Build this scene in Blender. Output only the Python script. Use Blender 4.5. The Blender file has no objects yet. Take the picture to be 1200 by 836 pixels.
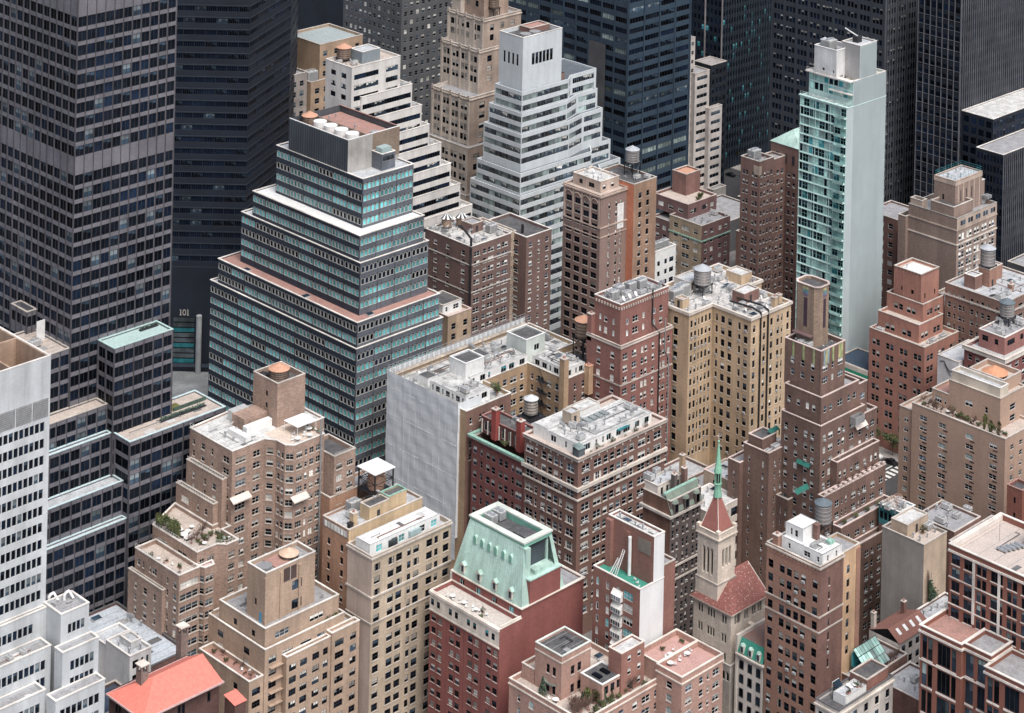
import bpy, math, random
import numpy as np
from mathutils import Vector
random.seed(7)
SC = bpy.context.scene
COL = SC.collection
# ------------------------------------------------------------------ camera, light, exposure
cam_d = bpy.data.cameras.new('camera')
cam = bpy.data.objects.new('camera', cam_d); COL.objects.link(cam)
SC.camera = cam
YAW, ROLL = 0.7826, 0.0224
cam.location = (0, 0, 320)
from mathutils import Matrix
cam.rotation_euler = (Matrix.Rotation(-YAW, 3, 'Z') @ Matrix.Rotation(math.pi/2, 3, 'X') @ Matrix.Rotation(ROLL, 3, 'Z')).to_euler()
cam_d.sensor_width = 36.0
cam_d.lens = 2622.5/1200*36.0
cam_d.shift_y = -(418+687.2)/1200
cam_d.clip_start = 5; cam_d.clip_end = 6000
SUN_EL, SUN_AZ = math.radians(60), math.radians(198)     # azimuth from +y (north), clockwise
w = bpy.data.worlds.new('World'); SC.world = w; w.use_nodes = True
nt = w.node_tree; nt.nodes.clear()
sky = nt.nodes.new('ShaderNodeTexSky'); sky.sky_type = 'NISHITA'; sky.sun_disc = False
sky.sun_elevation = SUN_EL; sky.sun_rotation = SUN_AZ
sky.air_density = 1.0; sky.dust_density = 4.0; sky.ozone_density = 1.0
bg = nt.nodes.new('ShaderNodeBackground'); bg.inputs[1].default_value = 0.10
wo = nt.nodes.new('ShaderNodeOutputWorld')
hs = nt.nodes.new('ShaderNodeHueSaturation'); hs.inputs['Saturation'].default_value = .8          # overcast: the blue is mostly washed out
nt.links.new(sky.outputs[0], hs.inputs['Color']); nt.links.new(hs.outputs[0], bg.inputs[0]); nt.links.new(bg.outputs[0], wo.inputs[0])
sun_d = bpy.data.lights.new('sun', 'SUN'); sun_d.energy = 1.7; sun_d.angle = math.radians(38); sun_d.color = (1, .98, .955)
sun = bpy.data.objects.new('sun', sun_d); COL.objects.link(sun)
d = Vector((math.sin(SUN_AZ)*math.cos(SUN_EL), math.cos(SUN_AZ)*math.cos(SUN_EL), math.sin(SUN_EL)))
sun.rotation_euler = d.to_track_quat('Z', 'Y').to_euler(); sun.location = (300, 300, 500)
SC.view_settings.view_transform = 'Standard'; SC.view_settings.look = 'None'
SC.view_settings.exposure = 0.68; SC.view_settings.gamma = 1.0
SC.render.resolution_x, SC.render.resolution_y = 1024, 713
SC.cycles.max_bounces = 4; SC.cycles.diffuse_bounces = 2; SC.cycles.glossy_bounces = 2
SC.cycles.use_denoising = True

# ------------------------------------------------------------------ materials
MATS = {}
def _pos(nt):
    g = nt.nodes.new('ShaderNodeNewGeometry'); return g.outputs['Position']
def _noise(nt, scale, detail=3, stretch=(1,1,1), src=None, rough=.6):
    mp = nt.nodes.new('ShaderNodeMapping'); mp.inputs['Scale'].default_value = stretch
    nt.links.new(src or _pos(nt), mp.inputs[0])
    n = nt.nodes.new('ShaderNodeTexNoise'); n.inputs['Scale'].default_value = scale
    n.inputs['Detail'].default_value = detail; n.inputs['Roughness'].default_value = rough
    nt.links.new(mp.outputs[0], n.inputs[0]); return n.outputs['Fac']
def _ramp(nt, fac, a, b, va, vb):
    m = nt.nodes.new('ShaderNodeMapRange'); m.inputs[1].default_value = a; m.inputs[2].default_value = b
    m.inputs[3].default_value = va; m.inputs[4].default_value = vb
    nt.links.new(fac, m.inputs[0]); return m.outputs[0]
def _mul(nt, a, b):
    m = nt.nodes.new('ShaderNodeMath'); m.operation = 'MULTIPLY'
    nt.links.new(a, m.inputs[0]); nt.links.new(b, m.inputs[1]); return m.outputs[0]
def _scale_col(nt, col, fac):
    m = nt.nodes.new('ShaderNodeVectorMath'); m.operation = 'SCALE'
    if isinstance(col, tuple): m.inputs[0].default_value = col[:3]
    else: nt.links.new(col, m.inputs[0])
    nt.links.new(fac, m.inputs['Scale']); return m.outputs[0]
def _mix(nt, fac, a, b):
    m = nt.nodes.new('ShaderNodeMix'); m.data_type = 'RGBA'
    nt.links.new(fac, m.inputs[0])
    for v, i in ((a, 6), (b, 7)):
        if isinstance(v, tuple): m.inputs[i].default_value = (*v[:3], 1)
        else: nt.links.new(v, m.inputs[i])
    return m.outputs[2]
def new_mat(name):
    m = bpy.data.materials.new(name); m.use_nodes = True
    return m, m.node_tree, m.node_tree.nodes['Principled BSDF']
def wallm(name, rgb, grain=.3, streak=.3, rough=.85, patch=.22, tint=None):
    """masonry / render: fine course grain, vertical weather streaks, broad patches"""
    if name in MATS: return MATS[name]
    l = .3*rgb[0]+.55*rgb[1]+.15*rgb[2]; q = .93
    rgb = (l+(rgb[0]-l)*q, l+(rgb[1]-l)*q, (l+(rgb[2]-l)*q)*1.0)
    m, nt, b = new_mat(name)
    g = _ramp(nt, _noise(nt, 1.0, 5, (1.1, 1.1, 2.8), rough=.85), .3, .7, 1-grain*1.25, 1+grain*1.25)
    s = _ramp(nt, _noise(nt, .3, 5, (1, 1, .1), rough=.65), .3, .7, 1-streak*1.0, 1+streak*.45)
    p = _ramp(nt, _noise(nt, .11, 3), .3, .7, 1-patch, 1+patch)
    dr = _ramp(nt, _noise(nt, 1.1, 3, (1, 1, .045), rough=.7), .55, .78, 1, 1-streak*.8)          # narrow drip stains
    vo = nt.nodes.new('ShaderNodeTexVoronoi'); vo.inputs['Scale'].default_value = .22; vm = nt.nodes.new('ShaderNodeMapping'); vm.inputs['Scale'].default_value = (1, 1, .8)
    nt.links.new(_pos(nt), vm.inputs[0]); nt.links.new(vm.outputs[0], vo.inputs['Vector'])
    sp_ = nt.nodes.new('ShaderNodeSeparateColor'); nt.links.new(vo.outputs['Color'], sp_.inputs[0])
    f = _mul(nt, _mul(nt, _mul(nt, g, s), p), _mul(nt, dr, _ramp(nt, sp_.outputs[0], 0, 1, 1-patch*.35, 1+patch*.35)))   # repaired areas
    t = tint or (rgb[0]*1.04, rgb[1]*.95, rgb[2]*.88)
    c = _mix(nt, _noise(nt, .9, 5, (1, 1, 2.5), rough=.8), rgb, t)
    nt.links.new(_scale_col(nt, c, f), b.inputs['Base Color'])
    b.inputs['Roughness'].default_value = rough
    bp = nt.nodes.new('ShaderNodeBump'); bp.inputs['Strength'].default_value = .25; bp.inputs['Distance'].default_value = .06
    nt.links.new(g, bp.inputs['Height']); nt.links.new(bp.outputs[0], b.inputs['Normal'])
    MATS[name] = m; return m
def roofm(name, rgb, dirt=(.16,.15,.15), amt=.55, rough=.9):
    """flat roofing: seams, stains, ponding marks"""
    if name in MATS: return MATS[name]
    m, nt, b = new_mat(name)
    n1 = _ramp(nt, _noise(nt, .35, 6, rough=.78), .42, .64, 0, amt)
    n2 = _ramp(nt, _noise(nt, 2.2, 4, rough=.7), .3, .7, .72, 1.2)
    c = _mix(nt, n1, rgb, dirt)
    nt.links.new(_scale_col(nt, c, n2), b.inputs['Base Color'])
    b.inputs['Roughness'].default_value = rough
    MATS[name] = m; return m
def plainm(name, rgb, rough=.6, metal=0., var=.15, spec=.5):
    if name in MATS: return MATS[name]
    m, nt, b = new_mat(name)
    f = _ramp(nt, _noise(nt, 1.3, 4, (1, 1, .5)), .3, .7, 1-var, 1+var)
    nt.links.new(_scale_col(nt, tuple(rgb), f), b.inputs['Base Color'])
    b.inputs['Roughness'].default_value = rough; b.inputs['Metallic'].default_value = metal
    b.inputs['Specular IOR Level'].default_value = spec
    MATS[name] = m; return m
def glassm(name, rgb, var=.7, rough=.1, spec=.16):
    """window glass over a dark room; tone differs from window to window (object random + position)"""
    if name in MATS: return MATS[name]
    m, nt, b = new_mat(name)
    oi = nt.nodes.new('ShaderNodeObjectInfo')
    wn = nt.nodes.new('ShaderNodeTexNoise'); wn.inputs['Scale'].default_value = .35; wn.inputs['Detail'].default_value = 2
    nt.links.new(_pos(nt), wn.inputs[0])
    f = _mul(nt, _ramp(nt, oi.outputs['Random'], 0, 1, 1-var, 1+var), _ramp(nt, wn.outputs['Fac'], .3, .7, .6, 1.5))
    f = _mul(nt, f, _ramp(nt, _noise(nt, .045, 3), .35, .65, .55, 1.6))  # broad tone drift painted into the glass to imitate varied reflections
    nt.links.new(_scale_col(nt, tuple(rgb), f), b.inputs['Base Color'])
    b.inputs['Roughness'].default_value = rough; b.inputs['Specular IOR Level'].default_value = spec
    MATS[name] = m; return m
G1 = glassm('glass_dark', (.005, .007, .011), spec=.07)
G2 = glassm('glass_slate', (.028, .045, .065))
G3 = glassm('glass_grey', (.10, .12, .13))
GT = glassm('glass_teal', (.12, .38, .40), .3, .15)
GT2 = glassm('glass_teal_dark', (.03, .16, .18), .5, .12)
GB = glassm('glass_navy', (.006, .011, .022), .6, spec=.09)
GP = glassm('glass_pale_green', (.29, .46, .42), .3, .15)
GS = glassm('glass_sea_grey', (.24, .30, .29), .5, .15)
BL = glassm('window_blind', (.55, .54, .50), .3, .7, .2)
BL2 = glassm('window_curtain', (.30, .28, .25), .4, .8, .2)
FW = plainm('frame_white', (.66, .66, .64)); FD = plainm('frame_dark', (.03, .03, .035)); FG = plainm('frame_grey', (.28, .28, .28))
FA = plainm('frame_arch', (.40, .40, .39)); FTL = plainm('frame_teal', (.17, .36, .35)); FT = plainm('frame_tan', (.42, .34, .27)); FR = plainm('frame_stone', (.52, .48, .43))
ACM = plainm('ac_metal', (.55, .55, .54), .5, .2); STEEL = plainm('galvanised', (.42, .43, .44), .45, .5)
WHITE = plainm('white_paint', (.78, .78, .76), .6, 0, .12); BLACK = plainm('black_metal', (.018, .018, .02), .5)
STONE = wallm('pale_stone', (.58, .53, .47), .12, .35); COPE = wallm('coping_stone', (.55, .52, .48), .1, .25)
CWHITE = wallm('white_coping', (.74, .73, .70), .08, .2)
TEALM = plainm('copper_green', (.28, .47, .39), .7, 0, .3)
RWHITE = roofm('roof_white', (.66, .66, .64), (.27, .26, .25), .65); RGREY = roofm('roof_grey', (.36, .36, .37)); RTAR = roofm('roof_tar', (.075, .075, .08), (.2, .19, .18), .5)
RSILV = roofm('roof_silver', (.52, .54, .56), (.25, .25, .25), .6); RTAN = roofm('roof_paver', (.56, .48, .42), (.3, .25, .22), .5); RRED = roofm('roof_red_tile', (.42, .24, .20), (.25, .16, .14), .5)
RGREEN = roofm('roof_green', (.04, .28, .20), (.1, .3, .25), .4)
WOOD = wallm('tank_wood', (.30, .22, .17), .2, .5); WOODG = wallm('tank_wood_grey', (.27, .255, .25), .2, .5)
TERRA = plainm('tank_cone_orange', (.55, .30, .20), .8); CONEG = plainm('tank_cone_grey', (.40, .42, .44), .7); CONED = plainm('tank_cone_slate', (.12, .15, .17), .7)
def leafm(name, rgb):
    m, nt, b = new_mat(name)
    oi = nt.nodes.new('ShaderNodeObjectInfo')
    f = _mul(nt, _ramp(nt, _noise(nt, 3.0, 3), .3, .7, .5, 1.6), _ramp(nt, oi.outputs['Random'], 0, 1, .7, 1.3))
    nt.links.new(_scale_col(nt, rgb, f), b.inputs['Base Color']); b.inputs['Roughness'].default_value = .8
    MATS[name] = m; return m
LEAF = leafm('leaf_green', (.055, .085, .035)); LEAFO = leafm('leaf_olive', (.12, .115, .04)); LEAFB = leafm('leaf_bluegreen', (.05, .085, .065)); TWIG = leafm('bare_twigs', (.16, .10, .08))

# ------------------------------------------------------------------ objects
class MB:
    """collects faces with material slots, links them as one mesh object"""
    def __init__(s): s.v = []; s.f = []; s.m = []; s.mats = []
    def mi(s, m):
        if m not in s.mats: s.mats.append(m)
        return s.mats.index(m)
    def quad(s, a, b, c, d, m):
        i = len(s.v); s.v += [a, b, c, d]; s.f.append((i, i+1, i+2, i+3)); s.m.append(s.mi(m))
    def ngon(s, pts, m):
        i = len(s.v); s.v += list(pts); s.f.append(tuple(range(i, i+len(pts)))); s.m.append(s.mi(m))
    def box(s, x0, y0, z0, x1, y1, z1, m, bottom=True):
        i = len(s.v); k = s.mi(m)
        s.v += [(x0,y0,z0),(x1,y0,z0),(x1,y1,z0),(x0,y1,z0),(x0,y0,z1),(x1,y0,z1),(x1,y1,z1),(x0,y1,z1)]
        fs = [(4,5,6,7),(0,1,5,4),(1,2,6,5),(2,3,7,6),(3,0,4,7)]+([(3,2,1,0)] if bottom else [])
        for f in fs: s.f.append(tuple(i+q for q in f)); s.m.append(k)
    def bar(s, p, q, r, m, n=4):
        p, q = Vector(p), Vector(q); d = (q-p); L = d.length
        if L < 1e-6: return
        d /= L; a = d.orthogonal().normalized(); b = d.cross(a); i = len(s.v); k = s.mi(m)
        for c in (p, q):
            for j in range(n):
                t = 2*math.pi*(j+.5)/n; s.v.append(tuple(c+(a*math.cos(t)+b*math.sin(t))*r))
        for j in range(n):
            j2 = (j+1) % n; s.f.append((i+j, i+j2, i+n+j2, i+n+j)); s.m.append(k)
        s.f.append(tuple(i+j for j in reversed(range(n)))); s.m.append(k)
        s.f.append(tuple(i+n+j for j in range(n))); s.m.append(k)
    def lathe(s, cx, cy, prof, m, n=20):
        i = len(s.v); k = s.mi(m)
        for r, z in prof:
            for j in range(n):
                t = 2*math.pi*j/n; s.v.append((cx+r*math.cos(t), cy+r*math.sin(t), z))
        for a in range(len(prof)-1):
            for j in range(n):
                j2 = (j+1) % n; s.f.append((i+a*n+j, i+a*n+j2, i+(a+1)*n+j2, i+(a+1)*n+j)); s.m.append(k)
        s.f.append(tuple(i+(len(prof)-1)*n+j for j in range(n))); s.m.append(k)
    def mesh(s, name):
        me = bpy.data.meshes.new(name)
        me.from_pydata(s.v, [], s.f)
        for m in s.mats: me.materials.append(m)
        if s.m: me.polygons.foreach_set('material_index', s.m)
        me.update(); return me
    def build(s, name, parent=None, loc=(0,0,0)):
        return link(name, s.mesh(name), parent, loc)
def link(name, me, parent=None, loc=(0,0,0)):
    o = bpy.data.objects.new(name, me); COL.objects.link(o); o.location = loc
    if parent is not None: o.parent = parent
    return o
def tag(o, label, cat, group=None):
    o['label'] = label; o['category'] = cat
    if group: o['group'] = group
    return o
def thing(name, label, cat, loc=(0,0,0), group=None, rz=0):
    o = bpy.data.objects.new(name, None); COL.objects.link(o); o.empty_display_size = .1
    o.location = loc; o.rotation_euler = (0, 0, rz)
    return tag(o, label, cat, group)
def structure(o): o['kind'] = 'structure'; return o

# ------------------------------------------------------------------ windows: unit meshes (x 0..1 along wall, z 0..1 up, y inward in metres)
WM = {}
D0 = .2
def _border(b, x0, x1, z0, z1, fx, fz, y, d, m):
    a = [(x0,z0),(x1,z0),(x1,z1),(x0,z1)]; c = [(x0+fx,z0+fz),(x1-fx,z0+fz),(x1-fx,z1-fz),(x0+fx,z1-fz)]
    for i in range(4):
        j = (i+1) % 4
        b.quad((a[i][0],y,a[i][1]), (a[j][0],y,a[j][1]), (c[j][0],y,c[j][1]), (c[i][0],y,c[i][1]), m)
        b.quad((c[i][0],y,c[i][1]), (c[j][0],y,c[j][1]), (c[j][0],d,c[j][1]), (c[i][0],d,c[i][1]), m)
def winmesh(kind, var, fm, sill):
    extra = 0
    if var >= 20: extra, var = var, {20:0, 21:0, 22:0, 23:7, 24:3, 25:0}[var]
    key = (kind, var, extra, fm.name, sill.name if sill else '')
    if key in WM: return WM[key]
    b = MB(); d = D0; y = d-.07
    up, lo = {0:(G1,G1), 1:(BL,G1), 2:(BL,BL), 3:(G1,G1), 4:(BL2,G1), 5:(G2,G1), 6:(BL2,BL2), 7:(G3,G2), 8:(GT2,G1), 9:(GT,GT), 10:(GB,GB), 11:(GP,GP), 12:(GT,GT2), 13:(BL,G2), 14:(GS,G2), 15:(GS,GS)}[var]
    n = {'sash':1, 'twin':2, 'triple':3, 'pane':1, 'pane2':2, 'pane3':3, 'strip':5, 'strip3':3, 'arch4':4, 'arch':1, 'tall':1}[kind]
    if kind in ('arch4', 'arch'):
        for i in range(n):
            x0, x1 = (i+.02)/n, (i+.98)/n; w_ = x1-x0; f = .12*w_ if kind == 'arch4' else .1*w_
            xs = [x0, x0+w_*.13, x0+w_*.32, x0+w_*.5, x0+w_*.68, x1-w_*.13, x1]; zs = [.78, .9, .975, 1, .975, .9, .78]
            outer = [(x0, 0)]+[(p, q) for p, q in zip(xs, zs)]+[(x1, 0)]
            cx = (x0+x1)/2
            inner = [(cx+(p-cx)*(1-2*f/w_), .05 if q == 0 else (q*.93)) for p, q in outer]
            for k in range(len(outer)):
                k2 = (k+1) % len(outer)
                b.quad((outer[k2][0],-.05,outer[k2][1]), (outer[k][0],-.05,outer[k][1]), (inner[k][0],-.05,inner[k][1]), (inner[k2][0],-.05,inner[k2][1]), fm)
                b.quad((inner[k2][0],-.05,inner[k2][1]), (inner[k][0],-.05,inner[k][1]), (inner[k][0],d,inner[k][1]), (inner[k2][0],d,inner[k2][1]), fm)
            pm = up
            if kind == 'arch4' and var in (9, 12) and random.random() < .3: pm = GT2 if random.random() < .6 else G1
            if kind == 'arch4' and var == 8: pm = random.choice([GT2, GT, G1])
            b.ngon([(p, d, q) for p, q in reversed(inner)], pm)
    else:
        fx = (.055 if n == 1 else .04 if n == 2 else .025); fz = .04
        if kind.startswith('strip'): fx, fz = .012, .03
        _border(b, 0, 1, 0, 1, fx, fz, y, d, fm)
        mids = [0]+[i/n for i in range(1, n)]+[1]
        for i in range(n):
            x0, x1 = mids[i]+(fx if i == 0 else fx*.5), mids[i+1]-(fx if i == n-1 else fx*.5)
            if kind in ('pane', 'pane2', 'pane3', 'tall', 'strip', 'strip3'):
                cut = .0 if up is lo else random.choice([.35, .5, .62, .75])
            else: cut = .5
            u2, l2 = up, lo
            if n > 1 and random.random() < .3: u2 = lo
            if kind in ('pane', 'pane2', 'pane3', 'strip', 'strip3', 'tall'):
                if cut > 0:
                    b.quad((x0,d,fz),(x1,d,fz),(x1,d,cut),(x0,d,cut), l2)
                b.quad((x0,d,max(cut,fz)),(x1,d,max(cut,fz)),(x1,d,1-fz),(x0,d,1-fz), u2)
            else:
                b.quad((x0,d,fz),(x1,d,fz),(x1,d,.49),(x0,d,.49), l2)
                b.quad((x0,d-.035,.52),(x1,d-.035,.52),(x1,d-.035,1-fz),(x0,d-.035,1-fz), u2)
                b.quad((x0,y,.48),(x1,y,.48),(x1,y,.53),(x0,y,.53), fm)
                b.quad((x0,y,.53),(x1,y,.53),(x1,d,.53),(x0,d,.53), fm)
            if i < n-1:
                xm = mids[i+1]; b.box(xm-fx*.5, y-.004, 0.01, xm+fx*.5, d, .99, fm)
        if extra in (20, 21, 24, 25):
            za = {20:.68, 21:.3, 24:.6, 25:.83}[extra]; m_ = BL if extra != 21 else BL2
            b.quad((fx,d-.045,za),(1-fx,d-.045,za),(1-fx,d-.045,1-fz),(fx,d-.045,1-fz), m_)
        if extra == 22:
            for xa, xb in ((fx,.26),(.74,1-fx)): b.quad((xa,d-.045,fz),(xb,d-.045,fz),(xb,d-.045,1-fz),(xa,d-.045,1-fz), BL2)
        if sill:
            b.box(-.06, -.13, -.09, 1.06, .02, -.004, sill)
        if var == 3:
            b.box(.2, -.32, .005, .8, d-.02, .27, ACM); b.quad((.25,-.323,.04),(.75,-.323,.04),(.75,-.323,.23),(.25,-.323,.23), FG)
    me = b.mesh('window'); WM[key] = me; return me

# ------------------------------------------------------------------ facades and masses
PAT = {'|':.09, 'n':.7, 'w':1.15, 'W':1.9, 'X':2.7, 's':1.0, '.':1.0, ',':.45, '-':2.0, "'":.2, 'R':5.0}
KIND = {'n':'sash', 'w':'sash', 'W':'twin', 'X':'triple', 's':'pane', 'R':'strip'}
class Fac:
    def __init__(s, cols, fh=3.0, wh=1.65, top=1.6, kind=None, var=(0,0,0,1,1,4,5,3,7,20,21,22,25), fm=FD, sill=None, rec=.2, zmin=-1e9, rowvar=None, skiprow=(), maxrows=99, cellbias=None):
        s.cols, s.fh, s.wh, s.top, s.kind, s.var, s.fm, s.sill, s.rec, s.zmin, s.rowvar, s.skiprow, s.maxrows = cols, fh, wh, top, kind or {}, var, fm, sill, rec, zmin, rowvar, skiprow, maxrows
PENDING = {}
def inset(poly, d):
    n = len(poly); out = []
    for i in range(n):
        p0, p1, p2 = (Vector(poly[(i+k) % n]) for k in (-1, 0, 1))
        e1 = (p1-p0).normalized(); e2 = (p2-p1).normalized()
        n1 = Vector((-e1.y, e1.x)); n2 = Vector((-e2.y, e2.x))
        k = 1+n1.dot(n2)
        q = p1+(n1+n2)*(d/max(k, .2)); out.append((q.x, q.y))
    return out
def rect(x0, y0, x1, y1): return [(x0,y0),(x1,y0),(x1,y1),(x0,y1)]
def ring(b, poly, d_out, d_in, z0, z1, m):
    """closed band around a polygon, from d_out outside it to d_in inside it"""
    o = inset(poly, -d_out); i = inset(poly, d_in); n = len(poly)
    for k in range(n):
        j = (k+1) % n
        b.quad((*o[k],z0),(*o[j],z0),(*o[j],z1),(*o[k],z1), m)
        b.quad((*o[k],z1),(*o[j],z1),(*i[j],z1),(*i[k],z1), m)
        b.quad((*i[j],z0),(*i[k],z0),(*i[k],z1),(*i[j],z1), m)
        b.quad((*o[j],z0),(*o[k],z0),(*i[k],z0),(*i[j],z0), m)
def face(b, root, P0, P1, z0, z1, fac, m):
    """one wall from P0 to P1 (outside on the right hand), with window openings cut and reveals built"""
    P0, P1 = Vector(P0), Vector(P1); L = (P1-P0).length; u = (P1-P0)/L; nin = Vector((-u.y, u.x))
    def pt(a, z, dep=0): q = P0+u*a+nin*dep; return (q.x, q.y, z)
    if fac is None:
        b.quad(pt(0,z0), pt(L,z0), pt(L,z1), pt(0,z1), m); return
    tot = sum(PAT[c] for c in fac.cols); k = L/tot; a = 0; cols = []
    for c in fac.cols:
        wd = PAT[c]*k
        if c in KIND: cols.append((a, a+wd, c))
        a += wd
    rows = []; h = z1-fac.top; r = 0
    while h-fac.wh > max(z0+.25, fac.zmin) and r < fac.maxrows:
        if r not in fac.skiprow: rows.append((h-fac.wh, h, r))
        h -= fac.fh; r += 1
    if not rows or not cols:
        b.quad(pt(0,z0), pt(L,z0), pt(L,z1), pt(0,z1), m); return
    zc = z1
    rv = {}
    for (ra, rb, ri) in rows:
        b.quad(pt(0,rb), pt(L,rb), pt(L,zc), pt(0,zc), m); zc = ra
        ac = 0
        for (ca, cb, ch) in cols:
            b.quad(pt(ac,ra), pt(ca,ra), pt(ca,rb), pt(ac,rb), m); ac = cb
            D = fac.rec
            b.quad(pt(ca,ra), pt(ca,ra,D), pt(ca,rb,D), pt(ca,rb), m)
            b.quad(pt(cb,ra,D), pt(cb,ra), pt(cb,rb), pt(cb,rb,D), m)
            b.quad(pt(ca,rb), pt(ca,rb,D), pt(cb,rb,D), pt(cb,rb), m)
            b.quad(pt(ca,ra,D), pt(ca,ra), pt(cb,ra), pt(cb,ra,D), m)
            kind = fac.kind.get(ch, KIND[ch])
            if fac.rowvar and random.random() < .75:
                if ri not in rv or random.random() < .18: rv[ri] = random.choice(fac.rowvar)
                v = rv[ri]
            else: v = random.choice(fac.var)
            q = pt(ca, ra, fac.rec-D0)
            PENDING.setdefault(root, []).append((q, math.atan2(u.y, u.x), cb-ca, rb-ra, kind, v, fac.fm, fac.sill))
        b.quad(pt(ac,ra), pt(L,ra), pt(L,rb), pt(ac,rb), m)
    b.quad(pt(0,z0), pt(L,z0), pt(L,zc), pt(0,zc), m)
def mass(root, poly, z0, z1, m, facs=None, roof=RGREY, par=.9, cope=COPE, bands=(), edges=None, name='wall', mats=None, cope_out=.1):
    """a storey block of a building: poly is its footprint (counter-clockwise, SW corner first, relative to the root)"""
    facs = facs or {}; b = MB(); n = len(poly)
    for i in range(n):
        face(b, root, poly[i], poly[(i+1) % n], z0, z1, facs.get(i), (mats or {}).get(i, m))
    inn = inset(poly, .28)
    if par > 0:
        for i in range(n):
            j = (i+1) % n
            b.quad((*inn[j],z1-par), (*inn[i],z1-par), (*inn[i],z1), (*inn[j],z1), m)
    w_ = b.build(name, root)
    if roof:
        r = MB(); r.ngon([(*p, z1-par) for p in (inn if par > 0 else poly)], roof); r.build('roof', root)
    if cope and par > 0:
        c = MB(); ring(c, poly, cope_out, .34, z1+.002, z1+.2, cope); c.build('coping', root)
    for (dz, h, pr, bm) in bands:
        c = MB(); ring(c, poly, pr, .02, z1-dz-h, z1-dz, bm); c.build('cornice', root)
    return w_
CAMP = Vector((0, 0, 320))
def finish(root, limit=300):
    """link the windows of one building: the largest in view as parts, the rest joined"""
    lst = PENDING.pop(root, [])
    o = root.location
    lst.sort(key=lambda t: -(t[2]*t[3]/((Vector(t[0])+o-CAMP).length_squared)))
    for t in lst[:limit]:
        me = winmesh(t[4], t[5], t[6], t[7])
        ob = link('window', me, root, t[0]); ob.rotation_euler = (0, 0, t[1]); ob.scale = (t[2], 1, t[3])
    rest = lst[limit:]
    if rest:
        V = []; Fc = []; Mi = []; mats = []; base = 0
        for t in rest:
            me = winmesh(t[4], t[5], t[6], t[7]); n = len(me.vertices)
            co = np.empty(n*3); me.vertices.foreach_get('co', co); co = co.reshape(-1, 3)*np.array([t[2], 1, t[3]])
            c, s = math.cos(t[1]), math.sin(t[1])
            xy = np.stack([co[:,0]*c-co[:,1]*s, co[:,0]*s+co[:,1]*c, co[:,2]], 1)+np.array(t[0]); V.append(xy)
            ml = []
            for mm in me.materials:
                if mm not in mats: mats.append(mm)
                ml.append(mats.index(mm))
            for p in me.polygons:
                Fc.append([base+v for v in p.vertices]); Mi.append(ml[p.material_index])
            base += n
        me = bpy.data.meshes.new('window'); me.from_pydata(np.concatenate(V).tolist(), [], Fc)
        for mm in mats: me.materials.append(mm)
        me.polygons.foreach_set('material_index', Mi); me.update()
        ob = link('window', me, root); ob['kind'] = 'stuff'
def rel(r, o): return rect(r[0]-o[0], r[1]-o[1], r[2]-o[0], r[3]-o[1])
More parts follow.
